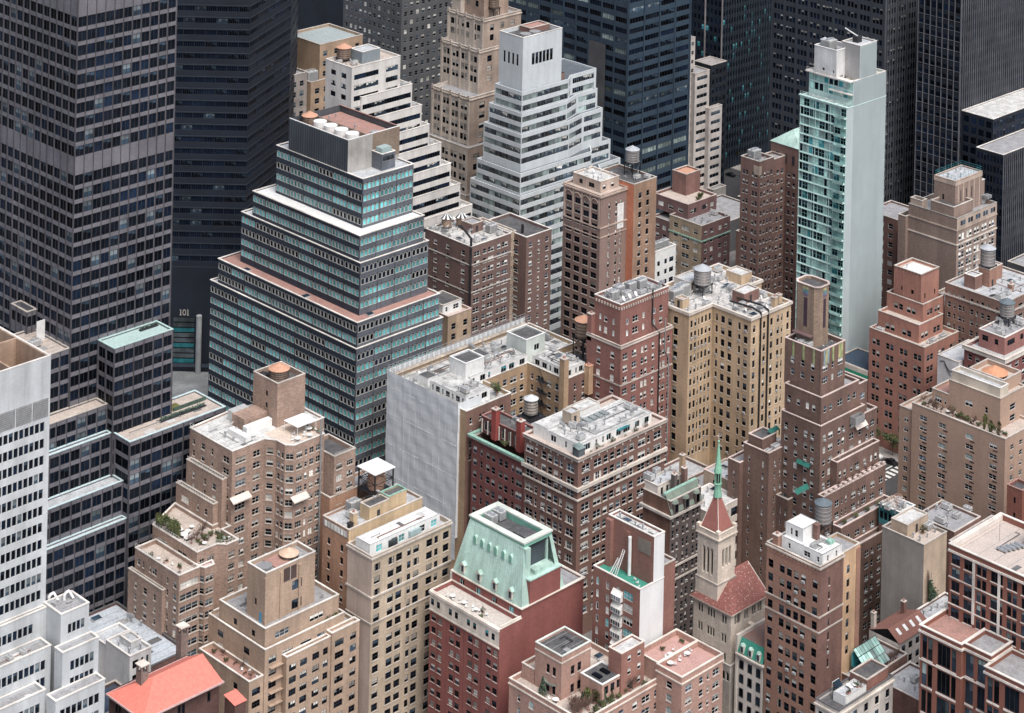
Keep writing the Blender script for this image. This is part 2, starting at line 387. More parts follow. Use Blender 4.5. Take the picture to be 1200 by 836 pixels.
B = {'p5':(429.0,486.7,463.3,555.9,0.0,48.2),'p4':(429.6,487.2,462.2,553.0,48.2,55.5),'p3':(433.8,491.2,460.9,547.3,55.5,70.6),'p2':(434.2,492.2,459.8,542.4,70.6,78.2),'p1':(439.0,496.8,459.3,537.2,78.2,92.6),'pbox':(439.3,503.6,459.6,531.5,92.6,102.3),'A':(315.1,463.7,345.1,524.2,0.0,173.3),'A4':(323.2,456.7,340.9,463.5,0.0,87.2),'A7':(323.8,450.2,353.0,456.7,0.0,66.3),'A3':(312.7,478.8,317.8,486.0,0.0,92.5),'W1b':(263.8,389.3,270.6,394.5,0.0,69.9),'W1c':(262.3,386.5,271.2,390.5,0.0,63.8),'W1d':(258.7,383.0,270.7,391.1,0.0,56.6),'Dt':(355.0,435.7,362.9,444.5,66.6,76.2),'Dt2':(355.3,432.3,364.2,442.0,66.6,77.1),'D1':(325.1,424.1,336.6,441.9,0.0,48.6),'D2':(319.5,422.7,322.4,440.3,0.0,46.7),'Dw':(347.4,409.0,355.0,413.7,0.0,71.1),'E2':(327.4,400.8,351.5,422.4,0.0,34.1),'E1':(328.1,401.8,350.4,419.0,34.1,37.9),'Et':(330.1,404.4,345.0,411.2,37.9,49.4),'E3':(323.2,400.6,329.3,420.0,0.0,28.2),'F':(356.5,397.1,382.4,406.0,0.0,46.9),'Fp':(358.7,401.1,381.7,404.9,45.9,48.0),'G':(356.8,406.5,376.9,415.7,0.0,53.4),'H':(371.3,368.4,399.8,392.3,0.0,35.7),'H1':(378.5,367.9,393.3,392.8,34.7,37.9),'Htop':(378.4,370.4,390.0,386.6,0.0,52.6),'I':(368.4,338.8,401.6,362.1,0.0,28.1),'It':(368.4,345.8,378.0,354.0,0.0,39.7),'I2':(393.2,331.1,407.9,337.8,0.0,31.6),'Ib':(383.3,340.9,391.2,344.9,0.0,36.7),'Ipav':(377.2,341.3,384.4,348.0,0.0,30.1),'J':(395.9,346.7,405.5,361.7,0.0,44.7),'Ju':(394.7,346.7,401.2,358.3,0.0,55.5),'Ct':(430.5,350.7,436.4,358.8,0.0,44.3),'Cn':(429.5,346.4,442.8,358.4,0.0,27.2),'L':(429.0,319.5,438.3,335.5,0.0,48.9),'L2':(439.7,320.5,444.9,325.3,0.0,47.3),'Lp':(431.7,320.5,439.4,331.8,0.0,48.0),'P':(429.0,398.2,463.5,417.9,0.0,47.1),'P2':(429.5,418.5,438.0,438.6,0.0,39.6),'Pp':(432.9,401.6,461.2,417.5,0.0,46.6),'Q1':(429.0,443.3,436.5,471.2,0.0,47.1),'R1':(472.5,424.3,496.1,435.5,0.0,55.9),'R2':(474.8,425.7,492.0,435.1,55.9,66.8),'S1':(497.4,419.2,510.9,429.5,0.0,60.6),'S2':(508.0,404.5,526.6,416.0,0.0,59.7),'T3':(473.9,353.7,495.7,366.7,0.0,57.0),'T2':(475.1,354.6,489.0,366.7,57.0,63.8),'T1':(476.9,356.4,487.5,368.4,63.8,74.9),'T0':(480.0,360.2,486.1,368.1,73.9,89.5),'T4':(466.9,350.9,496.2,353.9,0.0,41.0),'U':(579.6,393.9,598.1,414.6,0.0,35.6),'U2':(587.7,400.3,599.3,414.0,35.6,44.8),'U1':(589.3,402.0,598.6,412.3,44.8,53.3),'V':(521.2,327.9,536.8,357.9,0.0,47.9),'Vp':(526.6,329.5,538.9,344.8,0.0,59.6),'W':(621.8,411.1,645.1,430.1,0.0,60.5),'Wt':(626.6,415.2,642.2,423.5,60.5,70.5),'X':(583.7,428.0,604.6,446.9,0.0,100.2),'Xu':(586.8,428.0,604.3,445.8,0.0,108.3),'Xc':(590.0,428.0,599.0,435.3,0.0,119.1),'Xw':(585.5,432.0,591.6,443.2,0.0,118.1),'Y1':(599.5,475.6,606.4,483.7,0.0,67.7),'Y2':(615.7,470.8,626.2,483.5,0.0,69.5),'Z':(531.9,486.4,544.6,502.9,0.0,68.9),'Zt':(535.2,488.8,541.9,501.3,68.9,71.9),'Z2':(543.7,483.5,555.7,486.5,0.0,72.2),'AA':(605.3,505.2,620.9,519.2,0.0,36.4),'AA2':(610.3,514.3,624.1,530.4,0.0,40.8),'AA3':(616.4,522.3,624.3,528.8,0.0,47.6),'AAw':(563.6,490.2,574.0,495.2,0.0,41.8),'AB':(490.7,503.4,508.5,524.6,0.0,57.9),'AB2':(506.2,490.8,516.0,504.5,0.0,54.7),'ABl':(477.0,498.8,487.0,506.5,0.0,41.0),'AC':(559.8,550.4,579.6,562.2,0.0,101.0),'AD1':(587.0,598.1,596.9,617.7,0.0,92.8),'AD2':(583.3,596.1,596.7,617.1,0.0,82.2),'AD3':(575.4,592.7,593.8,613.3,0.0,66.9),'AE':(487.7,558.6,509.3,572.0,0.0,102.4),'AF':(514.2,616.9,528.5,621.2,0.0,82.8),'AG':(607.0,665.7,631.4,701.5,0.0,83.2),'AH':(634.4,567.9,670.6,635.7,0.0,98.3),'AK':(703.5,499.1,725.3,553.9,0.0,100.5),'AL':(706.9,467.5,755.2,486.5,0.0,106.3),'AL2':(703.9,449.4,739.6,455.2,0.0,65.1),'AL3':(697.2,442.0,727.9,455.7,0.0,57.2),'AM':(598.7,377.7,624.1,399.7,0.0,49.1),'K2':(468.4,366.3,474.4,374.8,0.0,47.3),'DM':(438.8,374.6,450.9,377.2,0.0,42.3),'Rr':(280.8,383.6,302.6,395.9,0.0,45.0),'ACa':(557.6,548.2,587.6,561.8,0.0,82.8),'ACb':(555.6,546.2,585.6,562.6,0.0,76.2),'ACc':(553.6,544.2,583.6,562.9,0.0,69.7),'ACd':(551.2,541.8,581.2,563.5,0.0,57.3),'ACe':(549.0,539.6,579.0,564.4,0.0,50.6),}
B.update({'AJ':(737.3,606.6,773.7,623.3,0,73.1),'wbox':(291.7,403.8,297.5,412.9,0,44.8),'dkroof':(287.1,398.5,290.6,409.1,0,41.5),'n1':(418.8,305.6,439.8,312.3,0,24.8),'n2':(442.3,314.7,458,319.2,0,22.7),'n3':(458.4,317.2,471.7,323,0,21.8),'n4':(476.7,322.8,486.8,335.6,0,39.1),'n5':(489.2,338.6,495.5,345.6,0,34.8)})
# ------------------------------------------------------------------ rooftop furniture: one builder per kind
PROTO = {}
def copy_tree(o, parent=None):
    c = o.copy(); COL.objects.link(c)
    if parent is not None: c.parent = parent
    for ch in list(o.children): copy_tree(ch, c)
    return c
def place(key, maker, loc, label, group=None, rz=0, sc=1.0):
    if key not in PROTO:
        o = maker(); PROTO[key] = o
    else: o = copy_tree(PROTO[key])
    o.location = loc; o.rotation_euler = (0, 0, rz); o.scale = (sc, sc, sc)
    o['label'] = label
    if group: o['group'] = group
    elif 'group' in o: del o['group']
    return o
def water_tank(x, y, z, r, h, leg, label, wood=WOODG, cone=CONEG, steel=BLACK, cross=True, roof_flat=False, group='rooftop water tanks'):
    t = thing('water_tank', label, 'water tank', (x, y, z), group)
    b = MB(); n = 22
    for j in range(n):                                   # staves
        a0, a1 = 2*math.pi*j/n, 2*math.pi*(j+.93)/n; rr = r*(1+random.uniform(-.012, .012))
        p = [(rr*math.cos(a), rr*math.sin(a)) for a in (a0, a1)]
        b.quad((*p[0],leg), (*p[1],leg), (*p[1],leg+h), (*p[0],leg+h), wood)
    b.lathe(0, 0, [(r*.975, leg), (r*.975, leg+h)], wood, n); br_ = b.build('barrel', t)
    for k in range(5):
        hb = MB(); zz = leg+h*(.06+.2*k); m = STEEL if wood is WOODG else BLACK
        hb.lathe(0, 0, [(r*1.02, zz), (r*1.03, zz+.04), (r*1.03, zz+.1), (r*1.02, zz+.14)], m, n); hb.build('hoop', br_)
    c = MB(); c.lathe(0, 0, [(r*1.1, leg+h-.08), (r*1.1, leg+h+.02), (r*.55, leg+h+r*.3), (.12, leg+h+r*.55), (.1, leg+h+r*.55+.12)], cone, n); c.build('tank_roof', t)
    if leg > .3:
        p = MB()
        for k in range(-2, 3): p.box(-r, k*r*.4-.09, leg-.3, r, k*r*.4+.09, leg-.02, steel)
        p.box(-r*.9, -r*.9, leg-.5, -r*.9+.15, r*.9, leg-.3, steel); p.box(r*.9-.15, -r*.9, leg-.5, r*.9, r*.9, leg-.3, steel); p.build('platform', t)
        q = r*.82
        for sx in (-1, 1):
            for sy in (-1, 1):
                l = MB(); l.box(sx*q-.12, sy*q-.12, 0, sx*q+.12, sy*q+.12, leg-.5, steel); l.build('leg', t)
        if cross and leg > 2:
            for (ax, ay, bx, by) in ((-q,-q,q,-q), (-q,-q,-q,q), (q,q,-q,q), (q,q,q,-q)):
                for k in range(max(1, int(leg/3.2))):
                    z0 = .1+k*(leg-.6)/max(1, int(leg/3.2)); z1 = .1+(k+1)*(leg-.6)/max(1, int(leg/3.2))
                    br = MB(); br.bar((ax,ay,z0), (bx,by,z1), .07, steel); br.bar((bx,by,z0), (ax,ay,z1), .07, steel); br.bar((ax,ay,z1), (bx,by,z1), .08, steel); br.build('brace', t)
        l = MB()
        for s_ in (-.2, .2): l.bar((r*1.08, s_, 0), (r*1.08, s_, leg+h), .035, steel)
        for k in range(int((leg+h)/.4)): l.bar((r*1.08,-.2,.2+k*.4), (r*1.08,.2,.2+k*.4), .025, steel)
        l.build('ladder', t)
    return t
def m_ac():
    t = thing('air_conditioner', '', 'air conditioner'); b = MB(); b.box(-1.1,-.7,.25,1.1,.7,1.35,ACM)
    for x in (-1, .9): b.box(x,-.6,0,x+.1,.6,.25,BLACK)
    b.build('cabinet', t)
    g = MB(); 
    for k in range(7): g.box(-1.0+k*.28,-.72,.4,-.85+k*.28,-.7,1.2,FG)
    g.build('louvre', t)
    for x in (-.52, .52):
        f = MB(); f.lathe(x, 0, [(.42,1.351),(.44,1.47),(.38,1.47)], STEEL, 14); f.lathe(x, 0, [(.36,1.40),(.1,1.43)], BLACK, 12); f.build('fan', t)
    return t
def m_chiller():
    t = thing('cooling_unit', '', 'cooling unit'); b = MB(); b.box(-1.6,-1.2,.3,1.6,1.2,2.6,ACM)
    for x in (-1.5, 1.3): b.box(x,-1.1,0,x+.2,1.1,.3,BLACK)
    b.build('cabinet', t)
    for k in range(9):
        g = MB(); g.box(-1.45,-1.26,.5+k*.22,1.45,-1.19,.62+k*.22,FG); g.build('louvre', t)
    for k in range(9):
        g = MB(); g.box(-1.66,-1.05,.5+k*.22,-1.59,1.05,.62+k*.22,FG); g.build('louvre', t)
    for x in (-.78, .78):
        f = MB(); f.lathe(x, 0, [(.68,2.601),(.7,2.85),(.6,2.85)], STEEL, 16); f.lathe(x, 0, [(.58,2.7),(.1,2.76)], BLACK, 12); f.build('fan', t)
    return t
def m_vent():
    t = thing('roof_vent', '', 'vent'); b = MB(); b.lathe(0,0,[(.16,0),(.16,.9)],STEEL,10); b.build('pipe', t)
    c = MB(); c.lathe(0,0,[(.28,.9),(.34,1.05),(.3,1.25),(.05,1.4)],STEEL,12); c.build('cap', t); return t
def m_goose():
    t = thing('exhaust_duct', '', 'duct'); b = MB()
    b.box(-.45,-.45,0,.45,.45,.8,ACM); b.build('curb', t)
    d_ = MB(); d_.box(-.35,-.35,.8,.35,.35,1.6,STEEL); d_.box(-.35,-1.6,1.25,.35,-.352,1.85,STEEL); d_.build('hood', t); return t
def m_dish():
    t = thing('satellite_dish', '', 'satellite dish'); p = MB(); p.bar((0,0,0),(0,0,1.1),.05,STEEL,6); p.build('mast', t)
    d_ = MB(); d_.lathe(0,0,[(.02,0),(.3,.05),(.52,.16),(.6,.24)],WHITE,16); o = d_.build('dish', t); o.location = (0,0,1.15); o.rotation_euler = (math.radians(55),0,math.radians(20)); return t
def m_skylight():
    t = thing('roof_hatch', '', 'roof hatch'); b = MB(); b.box(-1,-.7,0,1,.7,.45,ACM); b.build('curb', t)
    g = MB(); g.quad((-.95,-.65,.46),(.95,-.65,.46),(.95,.65,.62),(-.95,.65,.62),G2); g.quad((-.95,.65,.45),(-.95,.65,.62),(.95,.65,.62),(.95,.65,.45),FG); g.build('pane', t); return t
def m_chair():
    t = thing('garden_chair', '', 'chair'); b = MB(); b.box(-.28,-.28,.4,.28,.28,.46,WHITE); b.build('seat', t)
    c = MB(); c.box(-.28,.24,.47,.28,.3,.95,WHITE); c.build('backrest', t)
    for sx in (-.25,.2):
        for sy in (-.25,.2): l = MB(); l.box(sx,sy,0,sx+.05,sy+.05,.4,WHITE); l.build('leg', t)
    return t
def m_table():
    t = thing('garden_table', '', 'table'); b = MB(); b.lathe(0,0,[(.7,.68),(.72,.72),(.7,.75)],WHITE,18); b.build('table_top', t)
    l = MB(); l.lathe(0,0,[(.3,0),(.3,.05),(.06,.06),(.06,.68)],FG,10); l.build('leg', t); return t
def m_planter():
    t = thing('planter', '', 'planter'); b = MB(); b.box(-.9,-.3,0,.9,.3,.5,RRED); b.build('box', t)
    f = MB(); leaf_cloud(f, 150, lambda: (random.uniform(-.85,.85), random.uniform(-.3,.3), .5+abs(random.gauss(0,.35))), .13, LEAF); f.build('foliage', t); return t
def leaf_cloud(b, n, fn, s, m, m2=None):
    for _ in range(n):
        c = Vector(fn()); u = Vector((random.gauss(0,1),random.gauss(0,1),random.gauss(0,1))).normalized(); v = u.orthogonal().normalized(); k = s*random.uniform(.6,1.4)
        b.quad(tuple(c-u*k-v*k*.6), tuple(c+u*k-v*k*.6), tuple(c+u*k+v*k*.6), tuple(c-u*k+v*k*.6), m2 if (m2 and random.random() < .4) else m)
def shrub_maker(kind):
    def mk():
        name = {'cone':'conifer', 'round':'shrub', 'bare':'bare_tree', 'col':'tall_shrub', 'tree':'small_tree'}[kind]
        t = thing(name, '', 'shrub' if kind != 'bare' else 'tree')
        p = MB(); p.lathe(0,0,[(.3,0),(.36,.45),(.3,.46)],RRED,12); p.build('pot', t)
        s = MB(); s.bar((0,0,.4),(0,0,1.5),.06,TWIG,6)
        f = MB()
        if kind == 'cone':
            for _ in range(420):
                h = random.random()**1.3; r = .75*(1-h)*math.sqrt(random.uniform(.3,1)); a = random.uniform(0,6.28)
                leaf_cloud(f, 1, lambda: (r*math.cos(a), r*math.sin(a), .5+h*2.6), .1, LEAFB, LEAF)
        elif kind == 'col':
            def g():
                h = random.random(); r = .55*math.sqrt(random.uniform(.2,1))*(.6+.5*math.sin(3.1*h)); a = random.uniform(0,6.28)
                return (r*math.cos(a), r*math.sin(a), .5+h*2.3)
            leaf_cloud(f, 420, g, .11, LEAFO, LEAF)
        elif kind == 'round':
            cl = [(random.gauss(0,.4), random.gauss(0,.4), random.uniform(.7,1.3)) for _ in range(7)]
            def g():
                c = random.choice(cl); return (c[0]+random.gauss(0,.2), c[1]+random.gauss(0,.2), c[2]+random.gauss(0,.2))
            leaf_cloud(f, 380, g, .1, LEAF, LEAFO)
        elif kind == 'tree':
            cl = [(random.gauss(0,.9), random.gauss(0,.9), random.uniform(2.2,4.2)) for _ in range(14)]
            for c in cl: s.bar((0,0,1.3), c, .035, TWIG)
            def g():
                c = random.choice(cl); return (c[0]+random.gauss(0,.35), c[1]+random.gauss(0,.35), c[2]+random.gauss(0,.3))
            leaf_cloud(f, 900, g, .13, LEAF, LEAFO)
        else:
            for _ in range(46):
                a = random.uniform(0,6.28); e = random.uniform(.5,1.4); L = random.uniform(.7,1.9)
                q = (math.cos(a)*math.cos(e)*L, math.sin(a)*math.cos(e)*L, 1.0+math.sin(e)*L); s.bar((0,0,.7+random.random()*.6), q, .022, TWIG, 3)
                for _ in range(3):
                    e2 = Vector(q)+Vector((random.gauss(0,.3),random.gauss(0,.3),random.gauss(.2,.25))); s.bar(tuple(Vector(q)*.8), tuple(e2), .014, TWIG, 3)
            leaf_cloud(f, 60, lambda: (random.gauss(0,.6), random.gauss(0,.6), random.uniform(1,2.4)), .07, TWIG)
        s.build('stem', t); f.build('foliage', t); return t
    return mk
MAKE = {'ac':(m_ac,'air conditioning unit'), 'chiller':(m_chiller,'large louvred cooling unit'), 'vent':(m_vent,'small round roof vent'), 'goose':(m_goose,'boxy metal exhaust duct'), 'dish':(m_dish,'white satellite dish'),
        'hatch':(m_skylight,'glazed roof hatch'), 'chair':(m_chair,'white garden chair'), 'table':(m_table,'round white garden table'), 'planter':(m_planter,'long brown planter full of leaves'),
        'cone':(shrub_maker('cone'),'potted conical evergreen'), 'round':(shrub_maker('round'),'potted round bush'), 'bare':(shrub_maker('bare'),'potted leafless bush'), 'col':(shrub_maker('col'),'potted tall olive green shrub'), 'tree':(shrub_maker('tree'),'small leafy roof tree')}
def put(kind, x, y, z, where, rz=None, sc=None):
    mk, desc = MAKE[kind]
    rz = random.choice([0, math.pi/2, math.pi]) if rz is None else rz
    sc = random.uniform(.85, 1.2) if sc is None else sc
    return place(kind, mk, (x, y, z), f'{desc} on {where}', (f'{desc}es on {where}' if desc.endswith(('sh', 'ch')) else f'{desc}s on {where}'), rz, sc)
def scatter(spec, r, z, where, avoid=()):
    """scatter a few roof fittings inside rectangle r, keeping off the rectangles in avoid"""
    done = []
    for kind, n in spec.items():
        for _ in range(n):
            for _t in range(30):
                x, y = random.uniform(r[0]+1, r[2]-1), random.uniform(r[1]+1, r[3]-1)
                if any(a[0]-.9 < x < a[2]+.9 and a[1]-.9 < y < a[3]+.9 for a in avoid): continue
                if any(abs(x-p) < 2 and abs(y-q) < 2 for p, q in done): continue
                done.append((x, y)); put(kind, x, y, z, where); break
def bulk(root, r, z0, z1, m, roof=RGREY, door='S', cope=COPE, par=.25, win=None, name='bulkhead', facs=None):
    """stair or lift head on a roof: a part of its building"""
    o = root.location; p = rel(r, o)
    bk_ = mass(root, p, z0, z1, m, facs or ({} if not win else win), roof, par, cope, name=name, cope_out=.06)
    if door:
        b = MB(); h = min(2.1, z1-z0-.3)
        if door == 'S': xx = p[0][0]+.45*(p[1][0]-p[0][0]); b.box(xx-.45, p[0][1]-.05, z0, xx+.45, p[0][1]+.02, z0+h, FD)
        else: yy = (p[0][1]+p[3][1])/2; b.box(p[0][0]-.05, yy-.45, z0, p[0][0]+.02, yy+.45, z0+h, FD)
        b.build('door', bk_)
def chimney(root, x, y, z0, z1, s, m, cap=COPE, pots=True):
    x -= root.location.x; y -= root.location.y
    b = MB(); b.box(x-s, y-s, z0, x+s, y+s, z1, m); ch_ = b.build('chimney', root)
    c = MB(); c.box(x-s-.12, y-s-.12, z1+.002, x+s+.12, y+s+.12, z1+.22, cap)
    if pots: c.lathe(x, y, [(s*.5, z1+.22), (s*.45, z1+.7)], RRED, 8)
    c.build('chimney_cap', ch_)
def railing(root, pts, z, h=1.0, m=FG, step=1.6, name='railing'):
    ox, oy = root.location.x, root.location.y; pts = [(p[0]-ox, p[1]-oy) for p in pts]
    b = MB()
    for (x0,y0),(x1,y1) in zip(pts[:-1], pts[1:]):
        L = math.hypot(x1-x0, y1-y0); n = max(1, int(L/step))
        for k in range(n+1):
            t = k/n; b.bar((x0+(x1-x0)*t, y0+(y1-y0)*t, z), (x0+(x1-x0)*t, y0+(y1-y0)*t, z+h), .04, m)
        for hh in (h, h*.5): b.bar((x0,y0,z+hh), (x1,y1,z+hh), .035, m)
    return b.build(name, root)
def pipe_run(root, pts, r, m, name='pipe'):
    ox, oy = root.location.x, root.location.y; pts = [(p[0]-ox, p[1]-oy, p[2]) for p in pts]
    b = MB()
    for p, q in zip(pts[:-1], pts[1:]): b.bar(p, q, r, m, 6)
    return b.build(name, root)
def bld(name, label, key_or_r, cat='building', group=None):
    r = B[key_or_r] if isinstance(key_or_r, str) else key_or_r
    return thing(name, label, cat, (r[0], r[1], 0), group)

def wbox(root, name, x0, y0, z0, x1, y1, z1, m):
    ox, oy = root.location.x, root.location.y
    b = MB(); b.box(x0-ox, y0-oy, z0, x1-ox, y1-oy, z1, m); return b.build(name, root)
def M_(root, r, z1, m, facs=None, z0=0, **k):
    """a rectangular storey block given in world metres"""
    return mass(root, rel(r, root.location), z0, z1, m, facs, **k)
def poly_(root, pts): return [(x-root.location.x, y-root.location.y) for x, y in pts]

PATCH = [roofm('roof_patch_dark', (.12,.12,.12), (.2,.2,.2)), roofm('roof_patch_grey', (.33,.33,.33), (.2,.2,.2)), roofm('roof_patch_pale', (.60,.59,.57), (.4,.4,.4))]
def roofing(root, r, z, step=2.2, n=4, avoid=()):
    """membrane laps, repair patches and conduits on a flat roof"""
    ox, oy = root.location.x, root.location.y
    b = MB(); k = r[1]+step*.7
    while k < r[3]-.4:
        b.box(r[0]+.1-ox, k-.05-oy, z+.003, r[2]-.1-ox, k+.05-oy, z+.03, PATCH[1], False); k += step*random.uniform(.92,1.08)
    b.build('roof_seam', root)
    for _ in range(n):
        x, y = random.uniform(r[0]+.5, r[2]-2.5), random.uniform(r[1]+.5, r[3]-2.5); w_, h_ = random.uniform(1,3.2), random.uniform(.8,2.4)
        x1, y1 = min(x+w_, r[2]-.2), min(y+h_, r[3]-.2)
        b = MB(); b.box(x-ox, y-oy, z+.004, x1-ox, y1-oy, z+.045+random.random()*.02, random.choice(PATCH), False); b.build('roof_patch', root)
    for _ in range(max(2, n//2)):
        x, y = random.uniform(r[0]+.5, r[2]-.5), random.uniform(r[1]+.5, r[3]-.5); xe, ye = random.uniform(r[0]+.5, r[2]-.5), random.uniform(r[1]+.5, r[3]-.5)
        m = random.choice([STEEL, BLACK, FG, LB_PIPE]); q = random.uniform(.05,.1)
        b = MB(); b.bar((x-ox,y-oy,z+.25),(xe-ox,y-oy,z+.25),q,m,5); b.bar((xe-ox,y-oy,z+.25),(xe-ox,ye-oy,z+.25),q,m,5); b.bar((x-ox,y-oy,z),(x-ox,y-oy,z+.3),q,m,5); b.bar((xe-ox,ye-oy,z),(xe-ox,ye-oy,z+.3),q,m,5)
        b.build('conduit', root)
LB_PIPE = plainm('pipe_rust', (.22,.10,.06), .8)
S_, E_, N_, W_ = 0, 1, 2, 3
SH = (0,0,0,0,1,4,5,3,7,20,21,22,23,24,25,20)          # mixed sash windows
# ------------------------------------------------------------------ the setting: ground, avenues, pavements
g = MB(); g.quad((-1500,-1500,0),(3500,-1500,0),(3500,3500,0),(-1500,3500,0), wallm('ground', (.16,.16,.165), .2, 0, .9, .3)); structure(g.build('ground'))
ASPH = wallm('asphalt', (.055,.056,.06), .2, 0, .9, .2); PAVE = wallm('pavement', (.34,.33,.32), .15, 0, .9, .15); LINE = plainm('road_paint', (.7,.7,.66), .8)
def road(x0, y0, x1, y1, z=.004): b = MB(); b.quad((x0,y0,z),(x1,y0,z),(x1,y1,z),(x0,y1,z), ASPH); structure(b.build('road'))
road(407, 150, 424, 900); road(554, 150, 574, 900); road(250, 384, 407, 394); road(424, 384, 554, 394, .004); road(574, 384, 720, 394); road(250, 471.5, 407, 482); road(424, 471.5, 554, 482); road(574, 471.5, 720, 482); road(424, 560, 554, 570); road(574, 560, 800, 574); road(715, 580, 745, 640, .008)
def pave(x0, y0, x1, y1): b = MB(); b.box(x0, y0, 0, x1, y1, .14, PAVE); structure(b.build('pavement'))
for y0, y1 in ((300, 383.5), (394.5, 471), (482.5, 559.5)):
    pave(424.2, y0, 428.8, y1); pave(548.5, y0, 553.8, y1); pave(574.2, y0, 579.3, y1)
pave(745.2, 580, 752, 640); pave(708, 580, 714.8, 640)
mk = MB()
for k in range(8): mk.quad((555+k*2.3,395,.012),(556.2+k*2.3,395,.012),(556.2+k*2.3,398.2,.012),(555+k*2.3,398.2,.012), LINE)
for k in range(12): mk.quad((563.8+(k%2)*.01,400+k*6,.012),(564.05,400+k*6,.012),(564.05,403+k*6,.012),(563.8,403+k*6,.012), LINE)
mk.quad((555,399,.012),(573.5,399,.012),(573.5,399.5,.012),(555,399.5,.012), LINE)
structure(mk.build('road_markings'))
pz = MB(); pz.quad((424.5,575,.02),(470,575,.02),(470,640,.02),(424.5,640,.02), wallm('plaza_stone', (.22,.24,.25), .2, 0, .8, .3)); structure(pz.build('plaza'))

# ------------------------------------------------------------------ pale grey slab, lower left
CONC = wallm('pale_concrete', (.60,.62,.63), .06, .2, .75, .12, (.52,.55,.57))
t = bld('office_tower', 'pale grey concrete office slab at the lower left edge with open roof wells', (200,381,0))
r = (205, 395.8, 264.2, 420); zt = 121.3
fw = Fac("," + "s"*0 + "".join("s' " .replace(' ', '') for _ in range(46)) + ".", 3.5, 2.0, 13.4, {'s':'pane'}, (0,0,0,5,10,7), FG)
M_(t, r, zt, CONC, {0: fw}, 40, roof=None, par=0)
roofing(t, (230,391,262,394), 63.1, 2, 4); roofing(t, (264.2,389.8,270,398), B['W1b'][5]-.7, 2, 2); roofing(t, (230,387.2,258,390.2), 56.9, 2, 4)
# open roof: wells between beams
o = t.location
rb = MB(); BRN = wallm('brown_deck', (.13,.08,.06), .2, .3); TANB = wallm('well_lining', (.42,.30,.22), .15, .3)
rb.box(205-o.x, 396.1-o.y, zt-6, 263.9-o.x, 419.7-o.y, zt-5.8, BRN); rb.build('roof', t)
wl = MB()
for x in (264.2-.45, 254.8, 243, 232): wl.box(x-o.x-.22, 395.8-o.y+.01, zt-5.8, x-o.x+.22, 420-o.y-.01, zt-.02, TANB)
wl.box(205-o.x, 408-o.y, zt-5.8, 263.7-o.x, 408.6-o.y, zt-.03, TANB)
wl.build('roof_beam', t)
cp = MB(); ring(cp, rel(r, o), .05, .45, zt+.002, zt+.12, CWHITE); cp.build('coping', t)
# louvre band
lv = MB()
for k in range(4): 
    x0 = 264.2-16.2+k*4.0; lv.box(x0-o.x, 395.74-o.y, zt-12.4, x0+3.75-o.x, 395.82-o.y, zt-8.6, FG)
lv.build('louvre_frame', t)
for k in range(4):
    for q in range(9):
        x0 = 264.2-16.2+k*4.0; wbox(t, 'louvre', x0+.1, 395.66, zt-12.3+q*.41, x0+3.6, 395.73, zt-12.05+q*.41, STEEL)
M_(t, (205, 394.6, 263.7, 395.78), 69.4, CONC, {0: Fac("." + "s'"*44 + "-.", 3.5, 2.0, 2.2, {}, (0,0,5,10,7), FG)}, roof=RGREY, par=.5, cope=CWHITE)
r1 = B['W1b']; M_(t, (263.72, 389.3, 270.6, 395.77), r1[5], CONC, {0: Fac("-s's's's'.", 3.5, 2.0, 2.6, {}, (0,0,5,10,7), FG), 3: None}, roof=RGREY, par=.7, cope=CWHITE)
M_(t, (205, 390.6, 262.3, 394.58), 63.6, CONC, {0: Fac("." + "s'"*42 + ".", 3.5, 2.0, 2.4, {}, (0,0,5,10,7), FG)}, roof=RGREY, par=.5, cope=CWHITE)
M_(t, (262.32, 386.4, 271.2, 389.28), 63.7, CONC, {0: Fac("-s's's's's'.", 3.5, 2.0, 2.4, {}, (0,0,5,10,7), FG), 3: None}, roof=RGREY, par=.4, cope=CWHITE)
M_(t, (205, 386.9, 258.7, 390.58), 57.4, CONC, {0: Fac("." + "s'"*40 + ".", 3.5, 2.0, 2.2, {}, (0,0,5,10,7), FG)}, roof=RGREY, par=.5, cope=CWHITE)
M_(t, (258.72, 383.2, 270.7, 386.38), 56.5, CONC, {0: Fac(".s's's's's's's'.", 3.5, 2.0, 2.2, {}, (0,0,5,10,7), FG), 3: None}, roof=RGREY, par=.4, cope=CWHITE)
finish(t)
dk = thing('exhaust_duct', 'fat white bent ducts on the small roof of the pale concrete slab', 'duct', (266, 393, r1[5]-.7))
for k, (xx, yy) in enumerate(((-.6,3.4),(2.2,1.9))):
    b = MB(); b.bar((xx,yy,0),(xx,yy,1.1),.3,WHITE,10); b.bar((xx,yy,1.05),(xx+.4,yy,1.4),.3,WHITE,10); b.bar((xx+.3,yy,1.4),(xx+1.3,yy+.2,1.4),.3,WHITE,10); b.bar((xx+1.3,yy+.2,1.4),(xx+1.5,yy-1.2,.3),.26,WHITE,10); b.build('pipe', dk)
for k in range(5): put('ac', 244+k*3.2, 392.4, 63.1, 'the planted ledge of the pale concrete slab', math.pi/2, .7)

